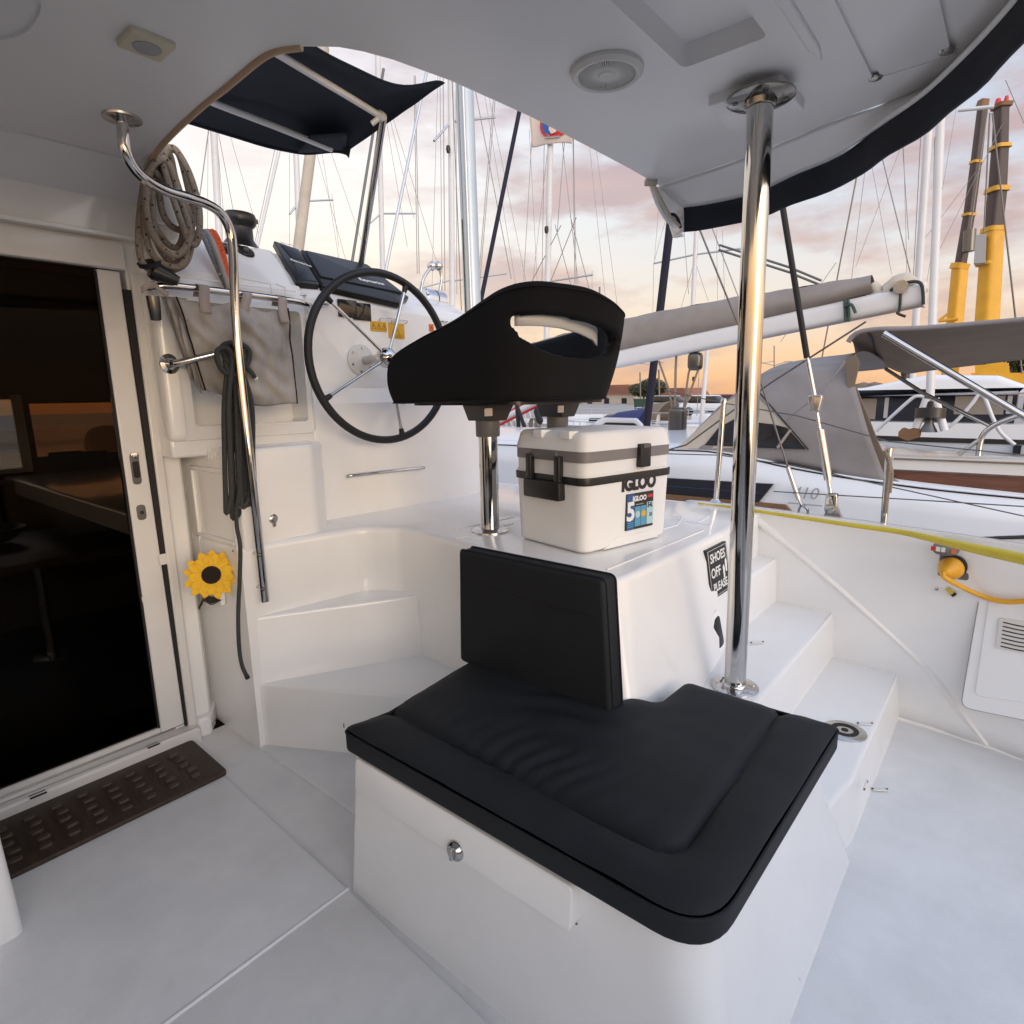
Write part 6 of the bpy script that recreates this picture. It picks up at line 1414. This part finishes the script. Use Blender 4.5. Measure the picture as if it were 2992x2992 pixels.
# ================================================================== MASTS AND RIGGING
def far(px, py, D, ax): return at(px, py, y=D) if ax == 'y' else at(px, py, x=D)
def mast(label, p0, p1, D, ax, wpx, m, up=1.0, down=0.5, spreaders=(), wires=(), radar=None, name='mast', group='masts over the marina', cat='mast'):
    "p0 lower and p1 upper pixel of the visible length"
    a, b = far(*p0, D, ax), far(*p1, D, ax); d = b-a; depth = (a-CAM).dot(_f); r = wpx/FPX*depth/2
    lo = a-d*down; hi = b+d*up
    if lo.z < WZ-0.3: lo = a-d*((a.z-WZ+0.3)/d.z)
    t = thing(name, lo, label, cat, group)
    ob('mast_tube', tube([lo, hi], r, 14), m, t, smooth=70)
    for s0, s1, w_ in spreaders: line('spreader', [far(*s0, D, ax), far(*s1, D, ax)], w_/FPX*depth/2, 'alu', t)
    for s0, s1, w_ in wires:
        q0, q1 = far(*s0, D, ax), far(*s1, D, ax); line('stay', [q0, q1+(q1-q0)*0.15], max(w_*0.62, 1.3)/FPX*depth/2, 'stay_wire', t, 5)
    if radar:
        q = far(*radar, D, ax)-_f*r*1.5; ob('steaming_light', tube([q-V(0, 0, r*1.0), q, q+V(0, 0, r*1.1)], [r*0.5, r*0.75, r*0.6], 10), 'black_plastic', t)
    return t
mast('leftmost bare mast below the bimini left of the winch', (641, 700), (624, 377), 16, 'y', 19, 'mast_white', wires=(((574, 640), (610, 377), 5), ((606, 700), (608, 380), 2), ((698, 700), (646, 430), 3), ((760, 700), (668, 380), 2), ((660, 700), (632, 380), 2)))
mast('slim pale forestay spar leaning right over the winch', (752, 718), (816, 437), 14, 'y', 10, 'mast_white', name='forestay', cat='forestay', wires=(((744, 712), (800, 450), 3),))
mast('white mast half hidden behind the rolled beige sail', (872, 640), (865, 447), 20, 'y', 16, 'mast_white', spreaders=(((846, 626), (872, 592), 6), ((885, 588), (973, 584), 5)), wires=(((846, 800), (846, 440), 2), ((990, 755), (940, 440), 2), ((1010, 760), (925, 446), 2), ((1055, 700), (962, 430), 2), ((990, 720), (972, 586), 2)))
mast('thick beige rolled sail rising behind the plotter', (870, 740), (908, 440), 10, 'y', 31, 'cream_canvas', name='furled_sail', cat='sail', group='furled sails')
mast('dark wire pair beside the bimini strut', (1028, 770), (1090, 390), 12, 'y', 8, 'wire', name='backstay', cat='stay', group='stays', up=.5)
mast('white mast with spreaders right of the bimini strut', (1118, 792), (1108, 360), 22, 'y', 15, 'mast_white', spreaders=(((1079, 655), (1108, 628), 5), ((1118, 624), (1213, 624), 5)), wires=(((1225, 800), (1215, 300), 4), ((1219, 800), (1211, 300), 4), ((1190, 720), (1130, 360), 2), ((1210, 640), (1140, 350), 2), ((1280, 780), (1150, 350), 2)))
mast('grey slanted spar crossing above the wheel', (1127, 790), (1230, 290), 13, 'y', 9, 'alu', name='forestay', cat='forestay', group='forestays', up=.6)
mast('white mast with black lamp left of the blue mast', (1322, 1010), (1317, 248), 17, 'y', 17, 'mast_white', spreaders=(((1268, 412), (1312, 362), 7), ((1330, 355), (1446, 343), 6), ((1200, 850), (1312, 820), 4), ((1330, 820), (1480, 800), 4)), wires=(((1300, 850), (1295, 255), 4), ((1292, 850), (1286, 260), 3), ((1335, 860), (1332, 250), 3), ((1262, 850), (1278, 270), 2), ((1400, 850), (1446, 300), 4), ((1395, 860), (1440, 310), 4), ((1494, 815), (1390, 270), 4), ((1510, 850), (1420, 300), 2), ((1540, 840), (1432, 300), 2)), radar=(1311, 445))
mast('navy blue furled headsail just right of the blue mast', (1408, 865), (1517, 328), 8.5, 'y', 13, 'sail_navy', name='furled_sail', cat='sail', group='furled sails', up=.8)
mast('grey mast carrying the club flag', (1600, 830), (1608, 425), 15, 'x', 17, 'mast_white', up=.9, spreaders=(((1500, 830), (1590, 826), 4), ((1608, 822), (1732, 803), 5)), wires=(((1583, 860), (1590, 430), 3), ((1530, 820), (1552, 440), 3), ((1570, 830), (1550, 440), 2), ((1556, 830), (1600, 440), 2), ((1690, 830), (1640, 390), 3), ((1684, 830), (1676, 400), 3), ((1680, 830), (1674, 390), 4), ((1770, 880), (1720, 400), 2), ((1805, 900), (1740, 420), 2), ((1730, 860), (1730, 800), 2), ((1555, 820), (1628, 680), 4), ((1670, 840), (1628, 680), 4), ((1610, 820), (1674, 660), 4), ((1726, 860), (1674, 660), 4), ((1628, 680), (1652, 380), 4)), radar=(1596, 678))
mast('thick navy furled sail under the hardtop corner', (1895, 1195), (1960, 640), 12, 'x', 22, 'sail_navy', name='furled_sail', cat='sail', group='furled sails', up=.7)
mast('white mast with long spreader left of the pillar', (2024, 905), (2034, 690), 24, 'x', 13, 'mast_white', spreaders=(((1910, 770), (2025, 745), 5), ((2036, 743), (2175, 725), 5)), wires=(((1910, 770), (1906, 1000), 2), ((1910, 770), (1945, 640), 2), ((1912, 765), (1925, 600), 2), ((2012, 860), (2000, 690), 3), ((2070, 880), (2030, 760), 2), ((1990, 900), (2030, 760), 2), ((2097, 880), (2094, 700), 2), ((2118, 880), (2112, 700), 2), ((2170, 900), (2090, 690), 5)))
mast('white mast with halyard blocks below the boom', (2048, 1250), (2066, 1035), 20, 'x', 13, 'mast_white', up=.05, wires=(((2036, 1215), (2044, 1060), 3),), radar=(2024, 1110))
mast('tall grey mast behind the end of the boom', (2664, 1120), (2713, 375), 26, 'x', 20, 'mast_white', spreaders=(), wires=(((2680, 880), (2575, 450), 5), ((2665, 880), (2690, 400), 3), ((2655, 700), (2637, 420), 3), ((2650, 800), (2640, 410), 2), ((2605, 800), (2545, 470), 2), ((2500, 780), (2632, 430), 2), ((2695, 900), (2790, 340), 2), ((2700, 700), (2830, 530), 2), ((2730, 760), (2900, 420), 2), ((2280, 1000), (2420, 800), 3)))
mast('faint mast stays far right beside the crane', (2968, 930), (2930, 600), 30, 'x', 4, 'wire', name='backstay', cat='stay', group='stays', up=.8, wires=(((2992, 360), (2945, 250), 4),))
mast('two thin shrouds between the pillar and the boom end', (2420, 950), (2510, 480), 25, 'x', 4, 'wire', name='backstay', cat='stay', group='stays', up=.4, wires=(((2480, 880), (2530, 480), 3),))
# small halyard fender, thin aerials
for k, (lab_, p0_, p1_, D, w_) in enumerate((('short brown whip aerial above the helm seat', (1752, 900), (1752, 838), 20, 5), ('distant bare mast with crosstrees right of the cooler', (1872, 1180), (1870, 1088), 70, 4), ('distant street light pole over the spray hood', (2262, 1110), (2262, 1010), 70, 3), ('distant bare mast left of the mainsheet', (1927, 1190), (1925, 1080), 60, 5))):
    mast(lab_, p0_, p1_, D, 'x', w_, 'wire', up=0.0, name='aerial' if k == 0 else 'mast', cat='aerial' if k == 0 else 'mast', group='thin far poles', spreaders=(((1862, 1110), (1880, 1110), 2),) if k == 1 else (((2225, 1062), (2262, 1055), 2),) if k == 2 else ())
# flag
fg = thing('club_flag', far(1550, 400, 14.9, 'x'), 'pink-white club flag with red and blue round emblem', 'flag')
FT = [(1546, 330), (1600, 318), (1650, 330), (1680, 345)]; FB = [(1552, 430), (1600, 424), (1640, 416), (1673, 421)]
ft_ = resample(catmull([far(*p, 14.9, 'x') for p in FT], 6), 25); fb_ = resample(catmull([far(*p, 14.9, 'x') for p in FB], 6), 25)
def flagp(u, v, o=0.0):
    k = min(max(u, 0), 1)*24; i = min(int(k), 23); t = k-i; p = ft_[i].lerp(ft_[i+1], t).lerp(fb_[i].lerp(fb_[i+1], t), v); p.x += 0.05*math.sin(u*9+v)-o; return p
ob('cloth', grid(24, 14, flagp), 'flag_cloth', fg, thick=0.004, smooth=70)
def emb(pts, m, nm, o): ob(nm, ([flagp(u, v, o) for u, v in pts], [tuple(range(len(pts)))]), m, fg, smooth=0, thick=0.003, recalc=False)
def ring(cx, cy, r0, a0, a1, n=18): return [(cx+r0*0.36*math.cos(a0+(a1-a0)*k/n), cy+r0*0.46*math.sin(a0+(a1-a0)*k/n)) for k in range(n+1)]
E0 = (0.53, 0.44)
emb(ring(*E0, 0.86, 0, 2*math.pi, 28)[:-1], 'flag_red', 'emblem_ring', 0.03)
emb(ring(*E0, 0.66, R(100), R(262)), 'flag_blue', 'emblem_half', 0.05)
emb(ring(*E0, 0.66, R(-76), R(76)), 'flag_red', 'emblem_half', 0.05)
emb([(0.49, 0.18), (0.56, 0.18), (0.585, 0.60), (0.535, 0.72), (0.48, 0.62)], 'flag_cloth', 'emblem_bar', 0.07)
emb([(0.50, 0.66), (0.56, 0.56), (0.65, 0.58), (0.62, 0.68), (0.54, 0.74)], 'flag_cloth', 'emblem_wing', 0.075)
emb([(0.36, 0.80), (0.70, 0.78), (0.70, 0.83), (0.36, 0.85)], 'print_grey', 'emblem_words', 0.06)
emb([(0.42, 0.88), (0.64, 0.865), (0.64, 0.885), (0.42, 0.90)], 'print_grey', 'emblem_words', 0.06)

# ================================================================== CRANES
def crane(label, D, segs, plates):
    base_ = at(segs[0][0][0], 1180, x=D); t = thing('mobile_crane', V(base_.x, base_.y, -0.35), label, 'crane', 'telescopic cranes')
    for (p0, p1, w0, w1, m, nm) in segs:
        a, b = at(*p0, x=D), at(*p1, x=D); r0, r1 = [wd*0.86/FPX*((a-CAM).dot(_f))/2 for wd in (w0, w1)]
        d = (b-a).normalized(); rt = d.cross(_f).normalized(); fo = rt.cross(d)
        P = rrect(2, 2, 0.45, 3); v, f = [], []
        for q, rr3 in ((a, r0), (b, r1)): v += [q+rt*(u*rr3)+fo*(w_*rr3*1.1) for u, w_ in P]
        n_ = len(P); f = [(i, (i+1) % n_, n_+(i+1) % n_, n_+i) for i in range(n_)]+[tuple(range(n_))[::-1], tuple(range(n_, 2*n_))]
        ob(nm, (v, f), m, t, smooth=50)
    return t
c1 = crane('slimmer left crane with brown telescopic boom on yellow base', 62, [((2770, 1150), (2806, 775), 38, 36, 'crane_yellow', 'boom_base'), ((2806, 775), (2832, 625), 27, 26, 'crane_brown', 'boom_section'), ((2832, 625), (2852, 475), 26, 25, 'crane_brown', 'boom_section'), ((2852, 475), (2872, 305), 25, 23, 'crane_brown', 'boom_section'), ((2801, 786), (2807, 770), 44, 44, 'crane_yellow', 'collar'), ((2830, 632), (2832, 624), 33, 33, 'crane_yellow', 'collar'), ((2851, 478), (2853, 470), 31, 31, 'crane_yellow', 'collar'), ((2868, 316), (2874, 292), 30, 26, 'teak_deck', 'boom_head')], None)
def c1p(px, py, D=61): return at(px, py, x=D)
line('boom_bracket', [c1p(2742, 938), c1p(2800, 932)], 0.12, 'crane_yellow', c1); line('boom_bracket', [c1p(2742, 938), c1p(2772, 915)], 0.10, 'crane_yellow', c1)
line('hook_block', [c1p(2834, 672), c1p(2832, 705), c1p(2830, 735)], 0.42, 'dark_steel', c1, 10); line('hoist_wire', [c1p(2885, 325), c1p(2834, 672)], 0.05, 'wire', c1)
c2 = crane('bigger right crane with dark boom on broad yellow base', 56, [((2876, 1060), (2901, 672), 54, 48, 'crane_yellow', 'boom_base'), ((2901, 672), (2914, 560), 42, 41, 'crane_brown', 'boom_section'), ((2914, 560), (2922, 428), 40, 37, 'crane_brown', 'boom_section'), ((2922, 428), (2926, 312), 35, 33, 'crane_brown', 'boom_section'), ((2900, 678), (2902, 664), 54, 54, 'crane_yellow', 'collar'), ((2888, 775), (2889, 765), 56, 56, 'crane_yellow', 'collar'), ((2912, 562), (2914, 548), 56, 54, 'crane_yellow', 'collar'), ((2921, 436), (2922, 425), 52, 48, 'crane_yellow', 'collar'), ((2926, 316), (2927, 305), 46, 50, 'teak_deck', 'boom_head'), ((2915, 306), (2917, 288), 16, 10, 'print_red', 'sheave_head'), ((2938, 306), (2942, 280), 14, 8, 'print_red', 'sheave_head')], None)
def c2p(px, py, D=55): return at(px, py, x=D)
ob('counter_box', soft([(c2p(*p).y, c2p(*p).z) for p in ((2852, 690), (2882, 686), (2879, 770), (2846, 772))], 54.6, 56, 0.1, M=YZ), 'print_grey', c2)
line('jib_bar', [c2p(2800, 322), c2p(2904, 312)], 0.12, 'mast_white', c2); line('hoist_wire', [c2p(2892, 330), c2p(2875, 680)], 0.05, 'wire', c2); line('hoist_wire', [c2p(2900, 330), c2p(2925, 560), c2p(2968, 940)], 0.05, 'wire', c2)
for pts, nm in ((((2850, 1060), (2900, 1054), (2946, 1062), (2950, 1090), (2852, 1090)), 'turntable'), (((2858, 1048), (2884, 1046), (2884, 1066), (2856, 1068)), 'cab'), (((2840, 1090), (3020, 1090), (3020, 1150), (2840, 1150)), 'carrier')):
    ob(nm, soft([(c2p(*p, 56).y, c2p(*p, 56).z) for p in pts], 55, 58, 0.1, M=YZ), 'crane_yellow', c2)
ob('carrier', soft([(at(*p, x=62).y, at(*p, x=62).z) for p in ((2730, 1110), (2830, 1108), (2830, 1170), (2730, 1170))], 61, 64, 0.1, M=YZ), 'crane_yellow', c1)

# ================================================================== OTHER BOATS, GANGWAY, FAR THINGS
def yacht(label, x, y, hd, Ln, beam, fb, hullm='hull_white', cover=None, coverm='royal_canvas', stripe=None, name='sailing_boat', group='boats in the marina'):
    t = thing(name, (x, y, WZ), label, 'boat', group); c, s = math.cos(hd), math.sin(hd)
    def W(u, v, z): return V(x+u*c-v*s, y+u*s+v*c, z)
    st = [(0, 0.72), (0.15, 0.86), (0.35, 0.98), (0.55, 1.0), (0.75, 0.82), (0.9, 0.46), (1.0, 0.04)]
    def hp_(u, v):
        k = u*(len(st)-1); i = min(int(k), len(st)-2); tt = k-i; a = st[i][0]*(1-tt)+st[i+1][0]*tt; b = st[i][1]*(1-tt)+st[i+1][1]*tt
        ang = math.pi*v; sh2 = fb*(1+0.18*a*a)
        return W((a-0.45)*Ln+0.10*Ln*0.5*a*math.cos(ang)**2*0, beam/2*b*(math.cos(ang) if abs(math.cos(ang)) < 0.999 else math.copysign(1, math.cos(ang)))*(1.0), WZ+sh2*(1-math.sin(ang)**0.7*1.25))
    ob('hull', grid(24, 14, hp_), hullm, t, smooth=60)
    ob('deck', grid(24, 6, lambda u, v: Vector(hp_(u, 0)).lerp(Vector(hp_(u, 1)), v)+V(0, 0, 0.06*math.sin(math.pi*v))), 'hull_white', t, smooth=60)
    cab = rpoly([(-0.12*Ln, -beam*0.27), (0.18*Ln, -beam*0.20), (0.26*Ln, 0), (0.18*Ln, beam*0.20), (-0.12*Ln, beam*0.27)], 0.2)
    z0 = WZ+fb*1.02
    ob('cabin', soft(cab, z0, z0+0.42, 0.08, M=lambda u, v, w_: tuple(W(u, v, w_))), 'hull_white', t)
    for sgn in (-1, 1): ob('cabin_window', soft(rrect(0.16*Ln, 0.16, 0.05, cx=0.02*Ln, cy=z0+0.22), beam*0.235, beam*0.262, M=lambda u, v, w_, sgn=sgn: tuple(W(u, sgn*w_*(1-0.25*max(u, 0)/(0.26*Ln)), v))), 'dark_glass', t)
    if stripe: 
        for sgn in (0.02, 0.98): ob('hull_stripe', tube([Vector(hp_(k/20, sgn))+V(0, 0, -0.05) for k in range(20)], 0.035, 6), stripe, t)
    if cover:
        def hood(u, v): a = math.pi*u; return W(-0.13*Ln-0.9*(v-0.5)-0.25*math.sin(a), beam*0.34*math.cos(a), z0+0.1+0.85*math.sin(a)**0.6*(0.85+0.15*v))
        ob('spray_hood', grid(16, 6, hood), coverm, t, thick=0.01, smooth=60)
        ob('hood_window', grid(8, 2, lambda u, v: Vector(hood(0.22+0.56*u, 0.04+0.25*v))+W(0.05, 0, 0)-W(0, 0, 0)), 'clear_vinyl', t, smooth=60)
    for sgn in (0.0, 1.0):
        rl = [Vector(hp_(k/12, sgn))+V(0, 0, 0.55) for k in range(1, 12)]; ob('guard_wire', tube(rl, 0.012, 5), 'alu', t)
        for k in range(1, 12, 2): ob('stanchion', tube([Vector(hp_(k/12, sgn)), Vector(hp_(k/12, sgn))+V(0, 0, 0.55)], 0.014, 6), 'alu', t)
    return t
qd = at(1770, 1240, z=-0.2)
yacht('white boat with royal blue spray hood right of the helm seat', 12.6, 8.7, R(112), 9.5, 3.1, 1.25, cover=True)
yacht('small white boat with red stripe behind the mainsheet', 17.5, 7.6, R(100), 8.0, 2.7, 1.05, stripe='hull_red')
yacht('white boat with dark cover near the left mast group', 7.5, 16.5, R(75), 10, 3.2, 1.2, cover=True, coverm='navy_canvas')
yacht('grey hulled boat moored beyond the blue spray hood', 22.0, 12.5, R(95), 11, 3.4, 1.3, hullm='hull_grey', cover=True, coverm='taupe_canvas')
yacht('white boat farthest off under the boom', 27.0, 9.0, R(110), 10, 3.2, 1.2, cover=True, coverm='navy_canvas')
yacht('white boat seen between the seat posts', 12.0, 14.0, R(60), 9, 3.0, 1.15, stripe='hull_navy')
yacht('white boat glimpsed through the saloon window', 5.6, 13.5, R(20), 9, 3.0, 1.2, cover=True, coverm='taupe_canvas')
# deck hatch of the yacht alongside showing over the cooler
dh = thing('deck_hatch', at(1810, 1255, x=6.0), 'open pale framed deck hatch showing just above the cooler', 'hatch')
P = [at(px, py, x=6.0) for px, py in ((1738, 1275), (1742, 1232), (1764, 1220), (1856, 1222), (1874, 1240), (1880, 1278))]
ob('hatch_frame', soft(rpoly([(p.y, p.z) for p in P], 0.05), 5.98, 6.06, 0.02, M=YZ), 'hull_white', dh)
P = [at(px, py, x=5.96) for px, py in ((1752, 1275), (1758, 1242), (1772, 1234), (1852, 1236), (1864, 1246), (1868, 1278))]
ob('hatch_glass', soft(rpoly([(p.y, p.z) for p in P], 0.03), 5.95, 5.975, M=YZ), 'dark_glass', dh)
# red and white gangway, black stays, orange lamp between the posts
gw = thing('gangway', at(1500, 1240, x=7.5), 'red and white striped gangway slanting up between the seat posts', 'gangway')
def gp(px, py, x=7.5): return at(px, py, x=x)
for p0_, p1_, r_, m_ in (((1455, 1232), (1555, 1182), .055, 'mast_white'), ((1455, 1243), (1560, 1190), .028, 'print_red'), ((1455, 1222), (1530, 1180), .022, 'print_red')): line('gangway_rail', [gp(*p0_)+(gp(*p0_)-gp(*p1_))*0.5, gp(*p1_)+(gp(*p1_)-gp(*p0_))*0.3], r_, m_, gw, 10)
for k in range(7): line('gangway_strut', [gp(1462+k*14, 1238-k*7), gp(1470+k*14, 1262-k*4)], 0.012, 'mast_white', gw)
ga = thing('gallows', at(1520, 1240, x=7.0), 'black A-frame spars standing by the striped gangway', 'spar')
for p0_, p1_ in (((1516, 1262), (1510, 1180)), ((1536, 1258), (1512, 1190))): line('spar', [at(*p0_, x=7.0), at(*p1_, x=7.0)], 0.030, 'rubber', ga, 8)
fd = thing('fender', at(1572, 1215, x=6.6), 'black fender hanging between the two seat posts', 'fender', 'black fenders')
ob('fender_body', tube([at(1566, 1190, x=6.6), at(1568, 1200, x=6.6), at(1578, 1232, x=6.6), at(1580, 1240, x=6.6)], [0.012, 0.045, 0.048, 0.015], 12), 'rubber', fd)
fd = thing('fender', at(1370, 1215, x=4.3), 'black fender hanging right of the console foot', 'fender', 'black fenders')
ob('fender_body', tube([at(1368, 1182, x=4.3), at(1370, 1192, x=4.3), at(1382, 1232, x=4.3), at(1384, 1240, x=4.3)], [0.012, 0.030, 0.032, 0.010], 12), 'rubber', fd)
ob('fender_line', tube(catmull([at(1368, 1190, x=4.3), at(1368, 1250, x=4.3), at(1374, 1280, x=4.3), at(1384, 1298, x=4.3)], 5), 0.006, 6), 'rubber', fd)
tag(line('boat_hook', [at(1386, 1190, x=4.4), at(1412, 1300, x=4.4)], 0.012, 'steel'), 'slim steel boat hook leaning right of the console', 'boat hook')
ld = thing('warning_lamp', at(1610, 1215, x=8.0), 'small orange mooring lamp on a pole behind the second post', 'lamp')
ob('lamp_head', tube([at(1612, 1225, x=8.0), at(1612, 1205, x=8.0)], 0.05, 10), 'print_orange', ld); ob('lamp_pole', tube([at(1618, 1280, x=8.0), at(1616, 1224, x=8.0)], 0.02, 8), 'print_orange', ld)
rb = thing('rope_bundle', at(1562, 1240, x=7.2), 'tangle of pale mooring ropes by the gangway', 'rope')
for k in range(6):
    px = 1552+k*5; line('strand', catmull([at(px, 1222, x=7.2), at(px+random.uniform(-6, 6), 1240, x=7.2), at(px+random.uniform(-8, 8), 1256, x=7.2)], 4), 0.016, 'rope_tan', rb)
# quay side: parked cars, bins, sheds, houses, lamp posts, trees
def car(label, px, py, D, m, sc2=1.0):
    b = at(px, py, x=D); b.z = -0.35; t = thing('parked_car', b, label, 'car', 'cars on the quay')
    M = lambda u, v, w_: (b.x+w_, b.y-u, b.z+v)
    ob('car_body', soft(rpoly([(-2.1, 0.35), (2.1, 0.35), (2.15, 0.75), (1.5, 0.88), (-1.9, 0.92), (-2.15, 0.7)], 0.12), -0.85, 0.85, 0.08, rb=0.08, M=M), m, t)
    ob('car_cabin', soft(rpoly([(-1.6, 0.90), (1.1, 0.88), (0.5, 1.42), (-1.2, 1.45)], 0.15), -0.72, 0.72, 0.1, rb=0.1, M=M), 'dark_glass', t)
    ob('car_roof', soft(rpoly([(-1.25, 1.42), (0.5, 1.40), (0.45, 1.48), (-1.2, 1.50)], 0.03), -0.68, 0.68, 0.03, M=M), m, t)
    for u in (-1.3, 1.3): ob('wheel', lathe([(0.32, 0), (0.32, 0.2), (0.2, 0.21), (0.001, 0.2)], V(b.x-0.72, b.y-u, b.z+0.32), (-1, 0, 0), 16), 'tyre', t)
    return t
car('white parked car below the boom beside the spray hood', 2075, 1205, 44, MT['hull_white'])
car('grey parked car right of the blue spray hood', 1960, 1210, 48, MT['hull_grey'])
car('dark red parked car at the far end of the quay', 2130, 1205, 52, MT['hull_red'])
bn_ = at(1880, 1215, x=42); bnt = thing('wheeled_bin', V(bn_.x, bn_.y, -0.35), 'dark green wheeled bin on the quay', 'bin')
ob('bin_body', soft(rrect(1.1, 1.2, 0.1, cx=bn_.x, cy=bn_.y), -0.35, 0.85, 0.0, bot=rrect(0.9, 1.0, 0.1, cx=bn_.x, cy=bn_.y)), 'bin_green', bnt); ob('bin_lid', soft(rrect(1.15, 1.25, 0.1, cx=bn_.x, cy=bn_.y), 0.851, 0.95, 0.04), 'bin_green', bnt)
def house(label, px0, px1, pyt, D, wallm, roof=True, h=3.0):
    a, b = at(px0, 1180, x=D), at(px1, 1180, x=D); y1, y0 = a.y, b.y; t = thing('quay_house', V(D, (y0+y1)/2, -0.35), label, 'building', 'buildings on the quay')
    zt = at((px0+px1)/2, pyt, x=D).z
    ob('wall', box(D, D+9, y0, y1, -0.35, zt), wallm, t, smooth=0)
    if roof: ob('roof', soft([(y0-0.4, zt+0.01), (y1+0.4, zt+0.01), (y1-0.8, zt+1.6), (y0+0.8, zt+1.6)], D-0.4, D+9.4, M=YZ), 'roof_tile', t)
    n = max(2, int((y1-y0)/3.2))
    for k in range(n):
        yc = y0+(k+0.5)*(y1-y0)/n; w_ = ob('window', box(D-0.05, D+0.05, yc-0.5, yc+0.5, zt-1.9, zt-0.7), 'dark_glass', t, smooth=0); ob('window_sill', box(D-0.15, D-0.051, yc-0.6, yc+0.6, zt-2.0, zt-1.9), 'print_white', w_)
    return t
house('long pale quay shed behind the blue spray hood', 1700, 1850, 1152, 95, 'wall_pale', True)
house('low brown quay building behind the mainsheet', 1905, 2010, 1160, 105, 'wall_pale', True)
house('grey quay building right of the mainsheet', 2060, 2180, 1158, 110, 'concrete', False)
house('low quay building left of the helm seat', 1080, 1330, 1168, 80, 'wall_pale', True)
house('wide quay building behind the big white boat', 2560, 2900, 1130, 115, 'concrete', False)
def tree(label, px, py, D, h, rr3, seed):
    rnd = random.Random(seed); b = at(px, 1190, x=D); b.z = -0.35; t = thing('quay_tree', b, label, 'tree', 'trees on the quay')
    ob('trunk', tube([b, b+V(0.1, 0.05, h*0.3), b+V(0.0, 0.1, h*0.7)], [0.22, 0.16, 0.06], 8), 'bark', t)
    for k in range(4):
        a = k*1.6; ob('limb', tube([b+V(0, 0, h*0.4), b+V(math.cos(a)*rr3*0.5, math.sin(a)*rr3*0.5, h*0.7)], [0.09, 0.03], 6), 'bark', t)
    v, f = [], []
    for k in range(2600):
        while True:
            q = V(rnd.uniform(-1, 1), rnd.uniform(-1, 1), rnd.uniform(-1, 1))
            if 0.15 < q.length < 1 and mnoise.noise((q.x*2+seed, q.y*2, q.z*2)) > -0.12: break
        c = b+V(q.x*rr3, q.y*rr3, h*0.68+q.z*h*0.36); e = V(rnd.uniform(-1, 1), rnd.uniform(-1, 1), rnd.uniform(-1, 1)).normalized()*0.16; g = e.orthogonal().normalized()*0.10
        i = len(v); v += [c-e, c+g, c+e, c-g]; f.append((i, i+1, i+2, i+3))
    tag(ob('crown', (v, f), 'leaf', t, smooth=0, recalc=False), kind='stuff'); return t
tree('dark green tree at the right edge behind the crane', 3000, 1060, 60, 5.6, 1.9, 3)
tree('small bush tree left of the mainsheet on the quay', 1905, 1150, 85, 3.8, 2.2, 5)
tree('bush tree between the quay sheds', 1880, 1150, 92, 3.4, 2.6, 8)
tree('tree beyond the quay shed near the helm seat', 1690, 1150, 100, 4.6, 2.8, 11)
for lab_, px, D in (('street lamp with double arm right of the pillar', 2262, 75), ('street lamp behind the distant masts', 1905, 90)):
    b = at(px, 1190, x=D); tp = at(px, 1068, x=D); t = thing('street_lamp', V(b.x, b.y, -0.35), lab_, 'street lamp', 'street lamps on the quay')
    ob('lamp_post', tube([V(b.x, b.y, -0.35), tp], [0.10, 0.06], 8), 'alu', t)
    for s_ in (-1, 1): ob('lamp_arm', tube([tp, tp+V(0, s_*1.3, 0.35)], 0.05, 6), 'alu', t); ob('lamp_head', soft(rrect(0.9, 0.3, 0.1, cx=tp.y+s_*1.6, cy=tp.x), tp.z+0.30, tp.z+0.42, 0.03, M=lambda u, v, w_: (v, u, w_)), 'print_grey', t)
